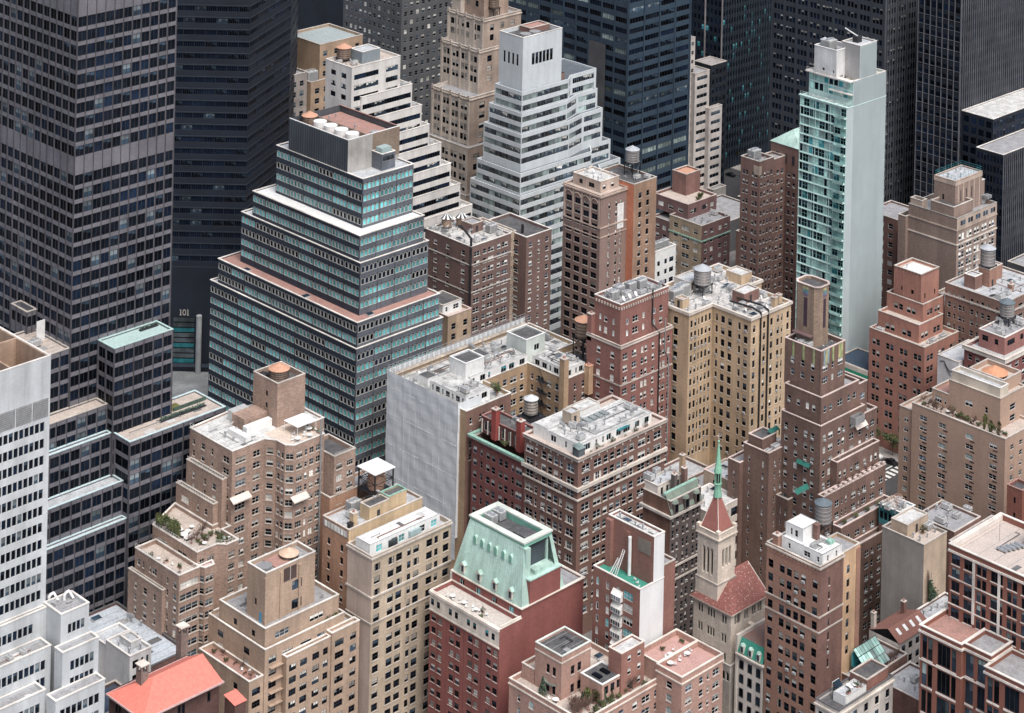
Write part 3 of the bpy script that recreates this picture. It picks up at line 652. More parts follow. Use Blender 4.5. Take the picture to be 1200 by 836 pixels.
# ------------------------------------------------------------------ dark steel and glass tower, upper left, with its stepped podium
SPAN = wallm('spandrel_grey', (.175,.168,.19), .22, .2, .7, .2, (.16,.155,.175)); SPANK = wallm('spandrel_dark', (.08,.08,.095), .2, .15, .6, .15)
a = B['A']; fhA = 3.545
t = bld('office_tower', 'dark grid tower with grey spandrel bands filling the upper left corner, stepped podium below', (270, 440, 0))
dv = (0,0,0,0,0,0,10,10,10,5,0,7)
def curtain(r, z1, top, nS, nW, z0=0, roof=RGREY, par=.35, cope=COPE, fins=True, zmin=0, skip=()):
    fS = Fac("|"+"s|"*nS, fhA, 2.58, top, {'s':'pane2'}, dv, FD, None, .2, zmin, None, skip); fW_ = Fac("|"+"s|"*nW, fhA, 2.58, top, {'s':'pane2'}, dv, FD, None, .2, zmin, None, skip) if nW else None
    M_(t, r, z1, SPAN, {0: fS, 3: fW_}, z0, roof=roof, par=par, cope=cope, cope_out=.12)
    if fins:
        ox, oy = t.location.x, t.location.y; L = r[2]-r[0]
        for k in range(nS+1):
            x = r[0]+L*k/nS
            wbox(t, 'mullion', x-.05, r[1]-.2, max(z0, zmin), x+.05, r[1]-.003, z1-.02, SPANK)
        if nW:
            L = r[3]-r[1]
            for k in range(nW+1):
                y = r[1]+L*k/nW; wbox(t, 'mullion', r[0]-.22, y-.05, max(z0, zmin), r[0]-.003, y+.05, z1-.02, SPANK)
zA = 182
curtain((a[0], a[1], a[2], a[3]), zA, 13.1, 11, 20, zmin=55, skip=(10,))
p4 = B['A4']; curtain((p4[0], p4[1], p4[2], a[1]-.02), p4[5], 1.2, 6, 2, roof=roofm('roof_mint', (.42,.56,.53), (.3,.38,.36), .3), cope=plainm('mint_coping', (.45,.6,.57)), zmin=40)
p7 = B['A7']; curtain((p7[0], p7[1], p7[2], 463.0), p7[5]-.1, 1.1, 9, 2, roof=RTAN, par=.3, cope=plainm('ice_coping', (.55,.68,.70)), zmin=5)
curtain((270, 463.9, a[0]-.02, 480), 87.4, 1.3, 16, 0, roof=RTAN, zmin=40)
curtain((270, 459.1, p4[0]-.02, 463.85), 72.8, 1.1, 18, 0, roof=RTAN, zmin=30)
curtain((270, 457.2, p4[0]-.04, 459.08), 66.3, .9, 18, 0, roof=RSILV, cope=plainm('ice_coping', (.55,.68,.70)), zmin=30)
curtain((270, 452.7, p7[0]-.02, 457.18), 55.9, 1.1, 18, 0, roof=RSILV, cope=plainm('ice_coping', (.55,.68,.70)))
curtain((270, 450.8, p7[0]-.04, 452.68), 47.4, 1.0, 18, 0, roof=RSILV, cope=plainm('ice_coping', (.55,.68,.70)))
p3 = B['A3']; curtain((p3[0]-.5, p3[1], a[0]-.03, p3[3]), p3[5], 1.2, 2, 3, z0=86, roof=RGREY, par=1.4)
hp = MB(); hp.box(342-270, 457.2-440, p7[5]-.4, 352.2-270, 457.45-440, p7[5]+.5, LEAFB); hp.build('hedge_box', t)
roofing(t, (324.5,450.8,352,456.5), p7[5]-.4, 2, 3); roofing(t, (300,464.5,314.5,479), 87.05, 2, 3)
finish(t)
b = MB(); b.box(0,0,0,14,1.1,.35,FD); leaf_cloud(b, 500, lambda: (random.uniform(.1,13.9), random.uniform(.1,1), .4+random.random()*.5), .14, LEAFB)
tag(b.build('hedge', None, (336, 454.2, p7[5]-.4)), 'long dark clipped hedge on the podium roof of the dark grid tower', 'hedge')
b = MB(); b.box(0,0,0,5.5,.8,.3,FD); leaf_cloud(b, 200, lambda: (random.uniform(.1,5.4), random.uniform(.1,.7), .35+random.random()*.4), .13, LEAFB)
tag(b.build('hedge', None, (334.5, 461.5, p4[5]-.3)), 'short dark hedge on the mint green roof of the dark grid tower', 'hedge')
b = MB(); b.quad((0,0,0),(4,0,0),(4,3,0),(0,3,0), leafm('roof_lawn', (.16,.15,.05))); tag(b.build('roof_lawn', None, (341.5, 458, p7[5]-.36)), 'small olive lawn square on the dark tower podium roof', 'lawn')
put('ac', 309.5, 471, 87.1, 'the left terrace of the dark grid tower', 0, 1.3); put('vent', 306, 468, 87.1, 'the left terrace of the dark grid tower')
sg = MB(); sg.box(0,0,0,2.4,.15,5,WHITE); o = sg.build('sign_panel', None, (311.5, 473.2, 87.05)); tag(o, 'small white painted panel on the left terrace of the dark tower', 'panel')

# ------------------------------------------------------------------ 101: black glass tower
BLK = wallm('black_panel', (.007,.011,.021), .2, .1, .6, .2, (.012,.018,.03)); BLK2 = plainm('black_rail', (.05,.065,.085), .4)
t = bld('office_tower', 'black glass tower with 101 on its lobby wall, behind the grey grid tower', (440, 590, 0))
def PXY(x, D): k = D/2622.5; u = (x-600+22)*k; cs, sn = math.cos(YAW), math.sin(YAW); return (sn*D+cs*u, cs*D-sn*u)
pts = [PXY(196, 742), PXY(287, 742), PXY(335, 775), PXY(343, 800), PXY(250, 850), PXY(150, 800)]
pl = poly_(t, pts)
f1 = Fac("'" + "R'"*7, 3.95, 1.7, 1.2, {'R':'strip'}, (10,)*12+(5,)*2+(7,), FD, None, .2, 34); f2 = Fac("'" + "R'"*5, 3.95, 1.7, 1.2, {'R':'strip'}, (10,)*12+(5,), FD, None, .2, 34); f3 = Fac("'R'R'", 3.95, 1.7, 1.2, {'R':'strip'}, (10,), FD, None, .2, 34)
mass(t, pl, 0, 158, BLK, {0: f1, 1: f2, 2: f3}, RGREY, .5, None)
P0, P1 = Vector(pl[0]), Vector(pl[1]); u = (P1-P0).normalized(); nn = Vector((u.y, -u.x)); ang = math.atan2(u.y, u.x)
def on_face(a, dep): q = P0+u*a+nn*dep; return q
Lf = (P1-P0).length
for k in range(31):
    for (A, Bp) in ((0, 1), (1, 2)):
        q0, q1 = Vector(pl[A]), Vector(pl[Bp]); uu = (q1-q0).normalized(); n2 = Vector((uu.y, -uu.x))*.06; L = (q1-q0).length; z = 35+k*3.95-.35
        b = MB(); p = [q0+n2*.01, q1+n2*.01, q1+n2, q0+n2]; b.quad((*p[3],z),(*p[2],z),(*p[2],z+.14),(*p[3],z+.14),BLK2); b.quad((*p[3],z+.14),(*p[2],z+.14),(*p[1],z+.14),(*p[0],z+.14),BLK2); b.build('floor_rail', t)
# lobby glass, column and number
lb = MB()
for k in range(9):
    q = on_face(2.6, .25); q1 = on_face(9.6, .25); z = 3+k*1.7
    lb.quad((*q,z),(*q1,z),(*q1,z+1.35),(*q,z+1.35), G3 if k % 3 else GT2)
lb.build('lobby_glass', t)
c_ = MB(); q = on_face(10.2, .2); q1 = on_face(12.2, 1.6); cx, cy = (q.x+q1.x)/2, (q.y+q1.y)/2; c_.lathe(cx, cy, [(.95, 0), (.95, 19)], wallm('column_grey', (.33,.36,.38), .06, .2), 14); c_.build('column', t)
cb = MB(); q0 = on_face(0, 1.2); q1 = on_face(Lf, 1.2); cb.quad((*q0,2.0),(*q1,2.0),(*q1,3.2),(*q0,3.2), BLK2); cb.build('canopy', t)
nm = MB()
def dig(a0, segs):
    for (x0, z0, x1, z1) in segs:
        q, q1 = on_face(a0+x0*.7, .12), on_face(a0+x1*.7, .12); nm.quad((*q,18.6+z0*.75),(*q1,18.6+z0*.75),(*q1,18.6+z1*.75),(*q,18.6+z1*.75), FR)
one = [(.45,0,.85,2.6),(.1,0,1.2,.22),(.1,2.38,.85,2.6)]
dig(4.5, one); dig(6.9, one)
zero = []
for k in range(20):
    a0, a1 = 2*math.pi*k/20, 2*math.pi*(k+1)/20
    P_ = lambda a, r: on_face(6.15+math.cos(a)*r*.52, .12)
    p_ = [(P_(a0,.75), 19.6+.72*math.sin(a0)), (P_(a1,.75), 19.6+.72*math.sin(a1)), (P_(a1,1.15), 19.6+1.0*math.sin(a1)), (P_(a0,1.15), 19.6+1.0*math.sin(a0))]
    nm.quad(*[(*q,z) for q, z in p_[::-1]], FR)
nm.build('number_101', t)
finish(t, 260)

# ------------------------------------------------------------------ teal windowed stepped office building
NAVY_SHADE = wallm('panel_navy_shade', (.016,.027,.05), .2, .15, .6, .2, (.03,.042,.06)); GREY_LIT = wallm('panel_grey_lit', (.105,.12,.145), .2, .2, .6, .15, (.14,.15,.17))  # one cladding: west darkened and south lightened in colour, as the daylight falls
t = bld('office_building', 'stepped office block with rows of teal arched windows and white ledges', (428, 486, 0))
for key, nW, nS, rf, par, z0 in (('p5',10.5,5,WHITE,.3,0),('p4',10,5,RRED,.25,48.0),('p3',8.5,4,WHITE,.3,55.2),('p2',8,4,WHITE,.25,70.4),('p1',6.5,3,RSILV,.3,78)):
    r = B[key]; nb = max(1, round((r[5]-z0)/3.43)); top = {'p5':1.5,'p4':.95,'p3':1.1,'p2':1.0,'p1':1.3}[key]
    rvv = (12,9,9,9,8,9,0,0,10)
    mk_ = lambda n: Fac("'" + "R'"*n, 3.43 if key != 'p1' else 3.5, 2.0, top, {'R':'arch4'}, (8,9,12,9,0,10), FA, None, .16, -9, rvv)
    M_(t, r, r[5], NAVY_SHADE, {0: mk_(int(nS)), 3: mk_(int(nW))}, z0, roof=rf, par=par, cope=CWHITE, cope_out=.18, mats={0: GREY_LIT, 1: GREY_LIT})
    ox, oy = r[0], r[1]
    for k in range(1, int(nW)): y = r[1]+(r[3]-r[1])*k/int(nW); wbox(t, 'panel_joint', r[0]-.05, y-.06, z0+.4, r[0]-.002, y+.06, r[5]-.3, BLACK)
    for k in range(1, int(nS)): x = r[0]+(r[2]-r[0])*k/int(nS); wbox(t, 'panel_joint', x-.06, r[1]-.05, z0+.4, x+.06, r[1]-.002, r[5]-.3, NAVY_SHADE)
pb = B['pbox']; r1 = B['p1']
PBW = wallm('mech_panel', (.085,.10,.115), .12, .25, .6, .15, (.09,.10,.11)); PBB = wallm('mech_brown', (.26,.20,.155), .3, .2, .8, .15)
M_(t, (r1[0]+.02, r1[1]+7, pb[2], pb[3]), pb[5], PBW, {}, 92.3, roof=None, par=0, cope=None, mats={0: wallm('mech_light', (.42,.42,.41), .08, .3)})
wbox(t, 'brown_panel', (r1[0]+pb[2])/2-.5, r1[1]+6.9, 94, pb[2]-.02, r1[1]+6.99, pb[5]-.05, PBB)
for k in range(26): y = r1[1]+7.3+k*(pb[3]-r1[1]-7.6)/25; wbox(t, 'panel_rib', r1[0]-.1, y-.06, 92.4, r1[0]+.018, y+.06, pb[5]-.3, NAVY_SHADE)
wbox(t, 'roof', r1[0]+.3, r1[1]+7.3, pb[5]-2.2, pb[2]-.3, pb[3]-.3, pb[5]-2.0, RRED); wbox(t, 'coping', r1[0]+.03, r1[1]+7.01, pb[5]+.003, r1[0]+.4, pb[3], pb[5]+.12, WHITE); wbox(t, 'coping', r1[0]+.42, r1[1]+7.01, pb[5]+.003, pb[2], r1[1]+7.4, pb[5]+.12, WHITE)
wbox(t, 'coping', pb[2]-.4, r1[1]+7.42, pb[5]+.004, pb[2], pb[3], pb[5]+.12, RRED); wbox(t, 'tank_wall', r1[0]+8.3, r1[1]+7.6, pb[5]-2, r1[0]+8.7, pb[3]-.4, pb[5]-.2, PBB)
M_(t, (r1[0]+9.5, r1[1]+2.3, r1[0]+14.8, r1[1]+6.95), 97.2, GREY_LIT, {0: Fac(".RR.", 3.2, 1.5, .8, {}, (5,7), FG)}, 92.3, roof=RSILV, par=.4, cope=CWHITE); wbox(t, 'vent_house', r1[0]+10.2, r1[1]+3.2, 97, r1[0]+14, r1[1]+6, 98.6, plainm('mint_metal', (.33,.42,.42)))
finish(t)
for k in range(4):
    cx, cy = r1[0]+4.4, r1[1]+10.2+k*5.0
    f = thing('cooling_fan', ['nearest','second','third','farthest'][k]+' of four round white cooling fan drums on the teal windowed block', 'cooling fan', (cx, cy, pb[5]-2), 'cooling fans on the teal windowed block')
    d_ = MB(); d_.lathe(0,0,[(2.0,0),(2.1,1.2),(2.05,2.6),(1.8,2.6)],WHITE,24); d_.build('drum', f); e = MB(); e.lathe(0,0,[(1.75,2.3),(.3,2.35)],FG,20); e.build('grille', f)
    for q in range(6): l = MB(); l.bar((0,0,2.5),(1.8*math.cos(q*1.047),1.8*math.sin(q*1.047),2.5),.07,BLACK); l.build('blade', f)
water_tank(r1[0]+5.5, pb[3]-3.2, pb[5]-2.1, 2.3, 2.6, .1, 'round tank with orange cone lid on the teal windowed stepped block', WOOD, TERRA, group=None)
for x, y, zz in ((436.5, 489.5, 55.2), (430.9, 512, 55.2), (430.8, 540, 55.2)): put('hatch', x, y, zz, 'the red terrace of the teal windowed block')
scatter({'vent':3,'ac':1}, (r1[0]+9, r1[1]+9, pb[2], pb[3]-1), pb[5]-2, 'the top roof of the teal windowed block')

# ------------------------------------------------------------------ tan brick apartment house with roof deck
TAN = wallm('brick_tan', (.365,.262,.21), .35, .2, .9, .15)
t = bld('apartment_building', 'tan brick apartment house with square tank tower, white roof and balconied setbacks', (318, 421, 0))
z = 66.6
pl = poly_(t, [(338.8,428.9),(348.6,428.9),(350.4,426.4),(350.4,423),(352,421.3),(361.5,421.3),(361.5,428),(367,428),(367,444),(352,447),(338.8,446)])
tv = (7,1,0,2,5,13,20,21,25,23,0)
kk = dict(fh=2.84, wh=1.5, top=2.0, var=tv, fm=FR, sill=FR)
mass(t, pl, 0, z, TAN, {0: Fac(".X..W.", **kk), 1: Fac(",w,", **kk), 2: Fac(",w,w,", **kk), 3: Fac("'W'", **kk), 4: Fac(".X.w.W.X.", **kk), 10: Fac(".n..w..n...W.", zmin=38, **kk)}, RWHITE, .35, CWHITE)
bulk(t, B['Dt2'], z-.3, B['Dt2'][5], TAN, RTAR, None, COPE, 1.2, {3: Fac("....n...", 2.9, 1.3, 3, {}, (0,), FD)})
wbox(t, 'wall', B['Dt2'][0]+.3, B['Dt2'][3]-2.4, z-.2, B['Dt2'][0]+1.6, B['Dt2'][3]-.9, B['Dt2'][5]-2, TAN)
wbox(t, 'bulkhead', 348, 436, z-.35, 355.2, 441, z+2.6, TAN); wbox(t, 'duct', 347, 433.8, z-.3, 355, 435.4, z+1.6, WHITE); wbox(t, 'duct', 349, 441.5, z-.3, 354, 444, z+2.2, ACM); wbox(t, 'duct', 344.5, 431, z-.3, 346.2, 438, z+.9, WHITE)
roofing(t, (339.2,429.4,350,445), z-.35, 2, 5)
deck = MB(); deck.quad((350.8-318,423.5-421,z-.34),(361-318,421.8-421,z-.34),(361-318,432-421,z-.34),(350.8-318,432-421,z-.34), roofm('deck_cream', (.66,.56,.47), (.5,.4,.33), .4)); deck.build('deck', t)
railing(t, [(335.9,432.2),(335.9,446.6)], z-13, .9, WHITE, 1.0); railing(t, [(337.4,430.8),(337.4,444.8)], z-7, .9, WHITE, 1.0)
railing(t, [(338.9,429),(338.9,446)], z+.2, 1.0, WHITE, 1.2)
railing(t, [(352,421.4),(361.4,421.4)], z+.2, .9, FR, 1.2)
# east wing with terrace
M_(t, (361.6, 417.5, 368.5, 427.9), z-4.5, TAN, {0: Fac(".X..X.", **kk), 3: None}, roof=RTAR, par=.9); railing(t, [(361.7,417.6),(368.4,417.6)], z-4.4, .6, FR)
# left stepped wings
M_(t, (337.2, 430.6, 338.78, 445), z-7, TAN, {3: Fac("..n...n..w..", zmin=38, **kk)}, roof=RTAN, par=.8); M_(t, (335.7, 432, 337.18, 447), z-13, TAN, {3: Fac("..X...n..w..", zmin=38, **kk)}, roof=RTAN, par=.8)
d1 = B['D1']; d2 = B['D2']
pl = poly_(t, [(d1[0],d1[1]),(331,d1[1]),(332.5,422.3),(336.2,422.3),(336.2,428.8),(338.7,428.8),(338.7,432),(335.6,432),(335.6,447.2),(d1[0],d1[3])])
mass(t, pl, 0, d1[5], TAN, {0: Fac(".W.X.", **kk), 2: Fac(".X..", **kk), 9: Fac(".W..W..", maxrows=1, **kk)}, RTAN, .8, CWHITE)
M_(t, (d2[0]-.6, d2[1], d1[0]-.02, d2[3]), d2[5]-.9, TAN, {0: Fac("'X'", **kk), 3: Fac(".w.n..n,W....n..w.", **kk)}, roof=RTAN, par=.9, cope=CWHITE)
railing(t, [(d2[0]-.5, d2[3]), (d2[0]-.5, d2[1]+.1), (d1[0]-.1, d2[1]+.1)], d2[5]-.8, 1.0, CWHITE, .9)
railing(t, [(d1[0]+.1, d1[3]), (d1[0]+.1, d1[1]+.1), (331, d1[1]+.1), (332.5, 422.4), (336.1, 422.4)], d1[5], 1.0, CWHITE, .9)
M_(t, (d2[0]-1.6, d2[1]+5, d2[0]-.62, d2[3]+1.2), d2[5]-6, TAN, {3: Fac("..n..w..n..", **kk)}, roof=RTAN, par=.6)
b_ = poly_(t, [(d1[0]+.1,d1[1]-.1),(d1[0]+.9,d1[1]-2.1),(d1[0]+3.6,d1[1]-2.1),(d1[0]+4.4,d1[1]-.1)])
mass(t, b_, 0, d1[5]-3.2, TAN, {0: Fac("'w'", **kk), 1: Fac("'W'", **kk)}, roofm('roof_pink', (.62,.47,.46), (.5,.4,.4), .3), .25, CWHITE)
for x0, y0, zz, L in ((325.3, 437.2, d1[5]+1.4, 1),):
    pass
pipe_run(t, [(360.2, 421.0, 30), (360.2, 421.0, z+4.2)], .22, STEEL, 'flue')
# awnings
AWN = plainm('awning_cream', (.66,.58,.52), .8)
for x0, x1, y, zz in ((338.2, 344, 428.9, z-12), (351, 356, 421.3, z-13.2)):
    b = MB(); ox, oy = t.location.x, t.location.y; b.quad((x0-ox,y-1.5-oy,zz),(x1-ox,y-1.5-oy,zz),(x1-ox,y-oy-.01,zz+.9),(x0-ox,y-oy-.01,zz+.9),AWN); b.quad((x0-ox,y-1.5-oy,zz-.3),(x1-ox,y-1.5-oy,zz-.3),(x1-ox,y-1.5-oy,zz),(x0-ox,y-1.5-oy,zz),AWN); b.build('awning', t)
finish(t)
zt = z-.34
wl2 = 'the lower west terraces of the tan brick house'
for k in range(7): put(random.choice(['round','planter','chair','bare','table']), d2[0]+.5+random.random()*3.4, d2[1]+2+k*2.1, d2[5]-1.75, wl2, None, .75)
for k in range(4): put(random.choice(['round','planter','chair']), 337.6+random.random()*.7, 432.5+k*3, z-7.75, wl2, None, .6)
cnp = thing('canopy', 'white square sun canopy on the cream deck of the tan brick house', 'canopy', (355.5, 424.5, zt)); b = MB(); b.box(0,0,2.5,6.2,5.4,2.62,WHITE); b.build('roof', cnp)
for q in ((.1,.1),(6,.1),(.1,5.2),(6,5.2)): l = MB(); l.bar((*q,0),(*q,2.5),.07,WHITE); l.build('post', cnp)
water_tank(B['Dt2'][0]+4.6, B['Dt2'][1]+5.2, B['Dt2'][5]-1.6, 2.5, 2.6, .1, 'orange cone lid tank sunk in the tank tower of the tan brick house', WOOD, TERRA, group=None)
water_tank(B['Dt2'][0]+1.9, B['Dt2'][1]+8.2, B['Dt2'][5]-2, 1.2, 1.3, .1, 'small dark tank beside the orange lid tank on the tan tower', BLACK, BLACK, group=None)
for k, (x, y) in enumerate(((354.5,423.2),(358,422.8),(360,425.5))): put('table', x, y, zt, 'the cream deck of the tan brick house')
for k in range(6): put('chair', 353.5+k*1.25, 424.1+(k%3)*1.2, zt, 'the cream deck of the tan brick house', random.random()*6)
for k in range(3): put('planter', 361, 423+k*2.4, zt, 'the cream deck of the tan brick house', math.pi/2, .7)
scatter({'vent':4,'dish':1}, (340,430,348,445), z-.35, 'the white roof of the tan brick house')
zg = d1[5]-.8; wg = 'the planted terrace of the tan brick house'
for k in range(8): put('tree' if k % 3 == 2 else 'col', 325.9+random.random()*.8, 433.5+k*1.1, zg, wg, None, 1.25 if k % 3 != 2 else .9)
for k in range(5): put('round', 331+random.random()*4, 423+random.random()*7, zg, wg, None, .8)
for k in range(4): put('planter', 334.6, 424+k*1.6, zg, wg, math.pi/2, .8)
for k in range(3): put('table', 328+k*2, 433+k*1.2, zg, wg)
put('cone', 325.9, 434.3, zg, wg, 0, 1.1)
for k in range(4): put('planter', 327+k*2.2, 424.8, zg, wg, 0, .7)
for k in range(6): put('round', 326+random.random()*8, 426+random.random()*9, zg, wg, None, .55)
for k in range(3): put('bare', 327.5+k*2.2, 429.5+k*.8, zg, wg)
for k in range(3):
    s_ = thing('garden_sofa', ['nearest','middle','farthest'][k]+' white sofa on the planted terrace of the tan brick house', 'sofa', (327.2, 431.3+k*2.1, zg), 'sofas on the planted terrace')
    b = MB(); b.box(0,0,0,2.6,.8,.42,BLACK); b.box(.05,.05,.42,2.55,.75,.56,WHITE); b.build('seat', s_); b = MB(); b.box(0,.8,0,2.6,1.0,.85,WHITE); b.build('backrest', s_)
for k in range(4): put('chair', 333+k*.9, 424+(k%2)*1.5, zg, wg, random.random()*6)
put('table', 334.2, 425.8, zg, wg); put('table', 329.5, 427, zg, wg)

# ------------------------------------------------------------------ tan house with square lift tower, front left
TAN2 = wallm('brick_buff', (.46,.345,.26), .2, .22, .9, .12)
t = bld('apartment_building', 'buff brick apartment house with white edged terraces and a tall square lift tower', (323, 400, 0))
e2, e1, et, e3 = B['E2'], B['E1'], B['Et'], B['E3']
kk = dict(fh=2.89, wh=1.6, top=2.1, var=(0,1,5,7,0,4,13,20,21,25,23), fm=FD, sill=None)
M_(t, e2, e2[5], TAN2, {0: Fac(".W.,X..X,.W,w.X", **kk), 3: Fac("..w....w...", maxrows=2, **kk)}, roof=RTAN, par=.7, cope=CWHITE)
M_(t, (e1[0], e1[1], e1[2], e1[3]), e1[5]+.4, TAN2, {0: Fac("..X....X...", 3, 1.5, 1.9, {}, (7,1,2), FR), 3: Fac("...n...n..", 3, 1.5, 1.9, {}, (0,), FD)}, e2[5]-.8, roof=RGREY, par=.8, cope=CWHITE)
M_(t, et, et[5], TAN2, {0: Fac(".....W,..", 4.5, 2.2, 4.6, {'W':'pane3'}, (7,5), FD, None, .2, -9), 3: Fac("....w,....", 4.5, 1.6, 7, {}, (0,), FD)}, e1[5]-.6, roof=RGREY, par=.9, cope=CWHITE)
wbox(t, 'louvre_panel', et[0]+5.4, et[1]-.05, et[5]-3.9, et[0]+9.2, et[1]-.004, et[5]-.8, wallm('grille_brown', (.09,.06,.055), .3, .1)); wbox(t, 'louvre_bar', et[0]+7.25, et[1]-.12, et[5]-3.9, et[0]+7.4, et[1]-.052, et[5]-.8, FR)
wbox(t, 'door', et[0]-.06, et[1]+1.2, e1[5]-.4, et[0]-.004, et[1]+2.1, e1[5]+1.9, plainm('blue_door', (.10,.35,.55)))
wbox(t, 'pilaster', et[0]-.25, et[1]-.25, e1[5]-.4, et[0]+.5, et[1]+.35, et[5]-1, TAN2); wbox(t, 'pilaster', et[0]+4.2, et[1]-.3, e1[5]-.4, et[0]+4.8, et[1]-.004, et[5]-1.2, TAN2); wbox(t, 'pilaster', et[0]+9.8, et[1]-.3, e1[5]-.4, et[0]+10.4, et[1]-.004, et[5]-1.2, TAN2)
roofing(t, (e1[0]+.5,e1[1]+10,e1[2]-.5,e1[3]-.4), e1[5]-.4, 2, 4)
wbox(t, 'roof_well', et[0]+4.2, et[1]+.5, et[5]-.85, et[0]+9, et[3]-.5, et[5]-.6, RRED)
M_(t, (e3[0], e3[1]+.5, e2[0]-.02, e3[3]), e3[5], TAN2, {0: Fac(".X.", **kk), 3: Fac("...w.....w...", **kk)}, roof=RRED, par=.9, cope=CWHITE)
M_(t, (e2[0]+5.2, e2[1]-1.6, e2[0]+18.5, e2[1]-.02), e2[5]-3, TAN2, {0: Fac(".X,.X..X,.W.", **kk), 3: None}, roof=RTAN, par=.5, cope=CWHITE)
M_(t, (e2[0]+18.52, e2[1]-2.0, e2[2]+3.0, e2[1]-.03), e2[5]-2.2, TAN2, {0: Fac(".X..W.", **kk)}, roof=RTAN, par=.5, cope=CWHITE)
M_(t, (e2[2]+.02, e2[1]-.02, e2[2]+3.5, e2[1]+9), e2[5]-2.9, TAN2, {0: None}, roof=RGREY, par=.7, cope=CWHITE)
for k in range(11): wbox(t, 'balcony_slab', e2[0]+1.3 if k % 1 == 0 else 0, e2[1]-.9, e2[5]-4.6-k*2.89, e2[0]+4.9, e2[1]-.01, e2[5]-4.45-k*2.89, TAN2)
finish(t)
f = thing('cooling_fan', 'round blue grey fan in the lift tower roof of the buff brick house', 'cooling fan', (et[0]+2.3, et[1]+3.2, et[5]-.9)); b = MB(); b.lathe(0,0,[(1.6,0),(1.7,.9),(1.5,.9)],STEEL,20); b.build('drum', f); b = MB(); b.lathe(0,0,[(1.45,.7),(.2,.72)],GT2,16); b.build('grille', f)
water_tank(et[0]+9.8, et[1]+3.6, et[5]-1.2, 2.2, 1.3, .1, 'low cream lid tank in the lift tower roof of the buff brick house', TAN2, plainm('cream_lid', (.62,.45,.33)), group=None)
we = 'the left terrace of the buff brick house'
for k in range(7): put(random.choice(['round','bare','planter']), e3[0]+1.2+random.random()*3, e3[1]+2.5+k*2.4, e3[5]-.85, we, None, .6)
for k in range(5): put('chair', e3[0]+2.5+random.random()*2, e3[1]+2+k*1.5, e3[5]-.85, we, random.random()*6)
put('round', e2[2]-2.5, e2[1]+1.0, e2[5]-.7, 'the corner terrace of the buff brick house', None, .8); put('planter', e2[2]-4.5, e2[1]+.8, e2[5]-.7, 'the corner terrace of the buff brick house', 0, .8)
scatter({'vent':5,'hatch':1}, (e1[0]+1, e1[1]+10, e1[2]-1, e1[3]-.5), e1[5]-.35, 'the grey roof of the buff brick house', [et])
scatter({'vent':3}, (e1[2]-6, e1[1]+1, e1[2]-1, e1[3]-1), e1[5]-.35, 'the grey roof of the buff brick house', [et])

# ------------------------------------------------------------------ pale stone slab with white penthouse, and its orange wing
F_W = wallm('render_pink', (.56,.47,.41), .1, .22, .9, .1); F_S = wallm('stone_buff', (.50,.42,.32), .15, .25, .9, .14)
t = bld('apartment_building', 'slender buff stone apartment slab with blank pink side wall and long white penthouse', 'F')
f = B['F']; kk = dict(fh=3.05, wh=1.75, top=2.0, var=(0,0,5,0,4,20,25,21,0,22), fm=FD, sill=COPE, zmin=0)
M_(t, f, f[5], F_S, {0: Fac(",w,.w,w.n,w,.w,n.w,", **kk)}, roof=RSILV, par=1.0, cope=COPE, mats={3: F_W}, bands=((.3,.35,.35,COPE),(9.5,.4,.3,COPE),(15.8,.3,.22,COPE)))
fp = B['Fp']
M_(t, (f[0]+.6, f[1]+1.5, f[2]-2.5, f[3]-2.2), f[5]+2.1, WHITE, {0: Fac("..W...W,W....X..W.", 3, 1.7, .8, {}, (0,5,9), FW)}, f[5]-.9, roof=roofm('roof_bright', (.80,.80,.78), (.5,.48,.46), .35), par=.12, cope=None, name='penthouse')
wbox(t, 'bay_window', f[0]+13, f[1]+.7, f[5]-.9, f[0]+16.5, f[1]+1.48, f[5]+1.3, plainm('mint_metal', (.33,.42,.42))); wbox(t, 'bay_window', f[0]+6.5, f[1]+.9, f[5]-.9, f[0]+9.0, f[1]+1.48, f[5]+1.2, G3)
# penthouse blocks on the rear wing (yellow render)
YEL = wallm('render_yellow', (.56,.43,.27), .12, .3, .9, .15)
g_ = B['G']
BRO = wallm('brick_orange', (.42,.25,.165), .25, .2, .9, .12)
kg = dict(fh=3.05, wh=1.6, top=4.4, var=(0,0,5,1), fm=FD, sill=COPE, zmin=18)
M_(t, (g_[0], f[3]+.02, g_[2]+4, g_[3]), g_[5]-3.5, BRO, {3: Fac("..w....w..", **kg)}, roof=RSILV, par=.5, mats={1: F_W, 0: YEL})
wbox(t, 'glazed_band', g_[0]-.12, f[3]+.4, g_[5]-3.2-2.4, g_[0]-.004, g_[3]-.3, g_[5]-4.0, FG)
for k in range(7): wbox(t, 'pane', g_[0]-.18, f[3]+.7+k*1.2, g_[5]-5.4, g_[0]-.125, f[3]+1.6+k*1.2, g_[5]-4.1, BL)
roofing(t, (g_[0]+.5,f[3]+.5,g_[0]+20,g_[3]-.5), g_[5]-4.0, 2, 4); roofing(t, (f[0]+1,f[1]+2,f[2]-3,f[3]-2.6), f[5]+1.98, 1.8, 3)
bulk(t, (g_[0]+7, f[3]+.5, g_[0]+13.5, f[3]+4), g_[5]-4, g_[5]-.6, YEL, RTAR, 'S'); bulk(t, (g_[0]+13.6, f[3]+.9, g_[0]+19.5, f[3]+4.2), g_[5]-4, g_[5]-.2, YEL, RTAR, None, TEALM)
M_(t, (g_[0]+3.6, 417.4, g_[0]+22, 423), g_[5]-1, BRO, {3: Fac("..w....w..", **kg)}, roof=RGREY, par=.6)
chimney(t, g_[0]+1.2, f[3]+.9, 20, g_[5]-2.6, .55, BLACK, BLACK, False); chimney(t, g_[0]+3.2, f[3]+2, g_[5]-4, g_[5]-1, .7, YEL)
finish(t)
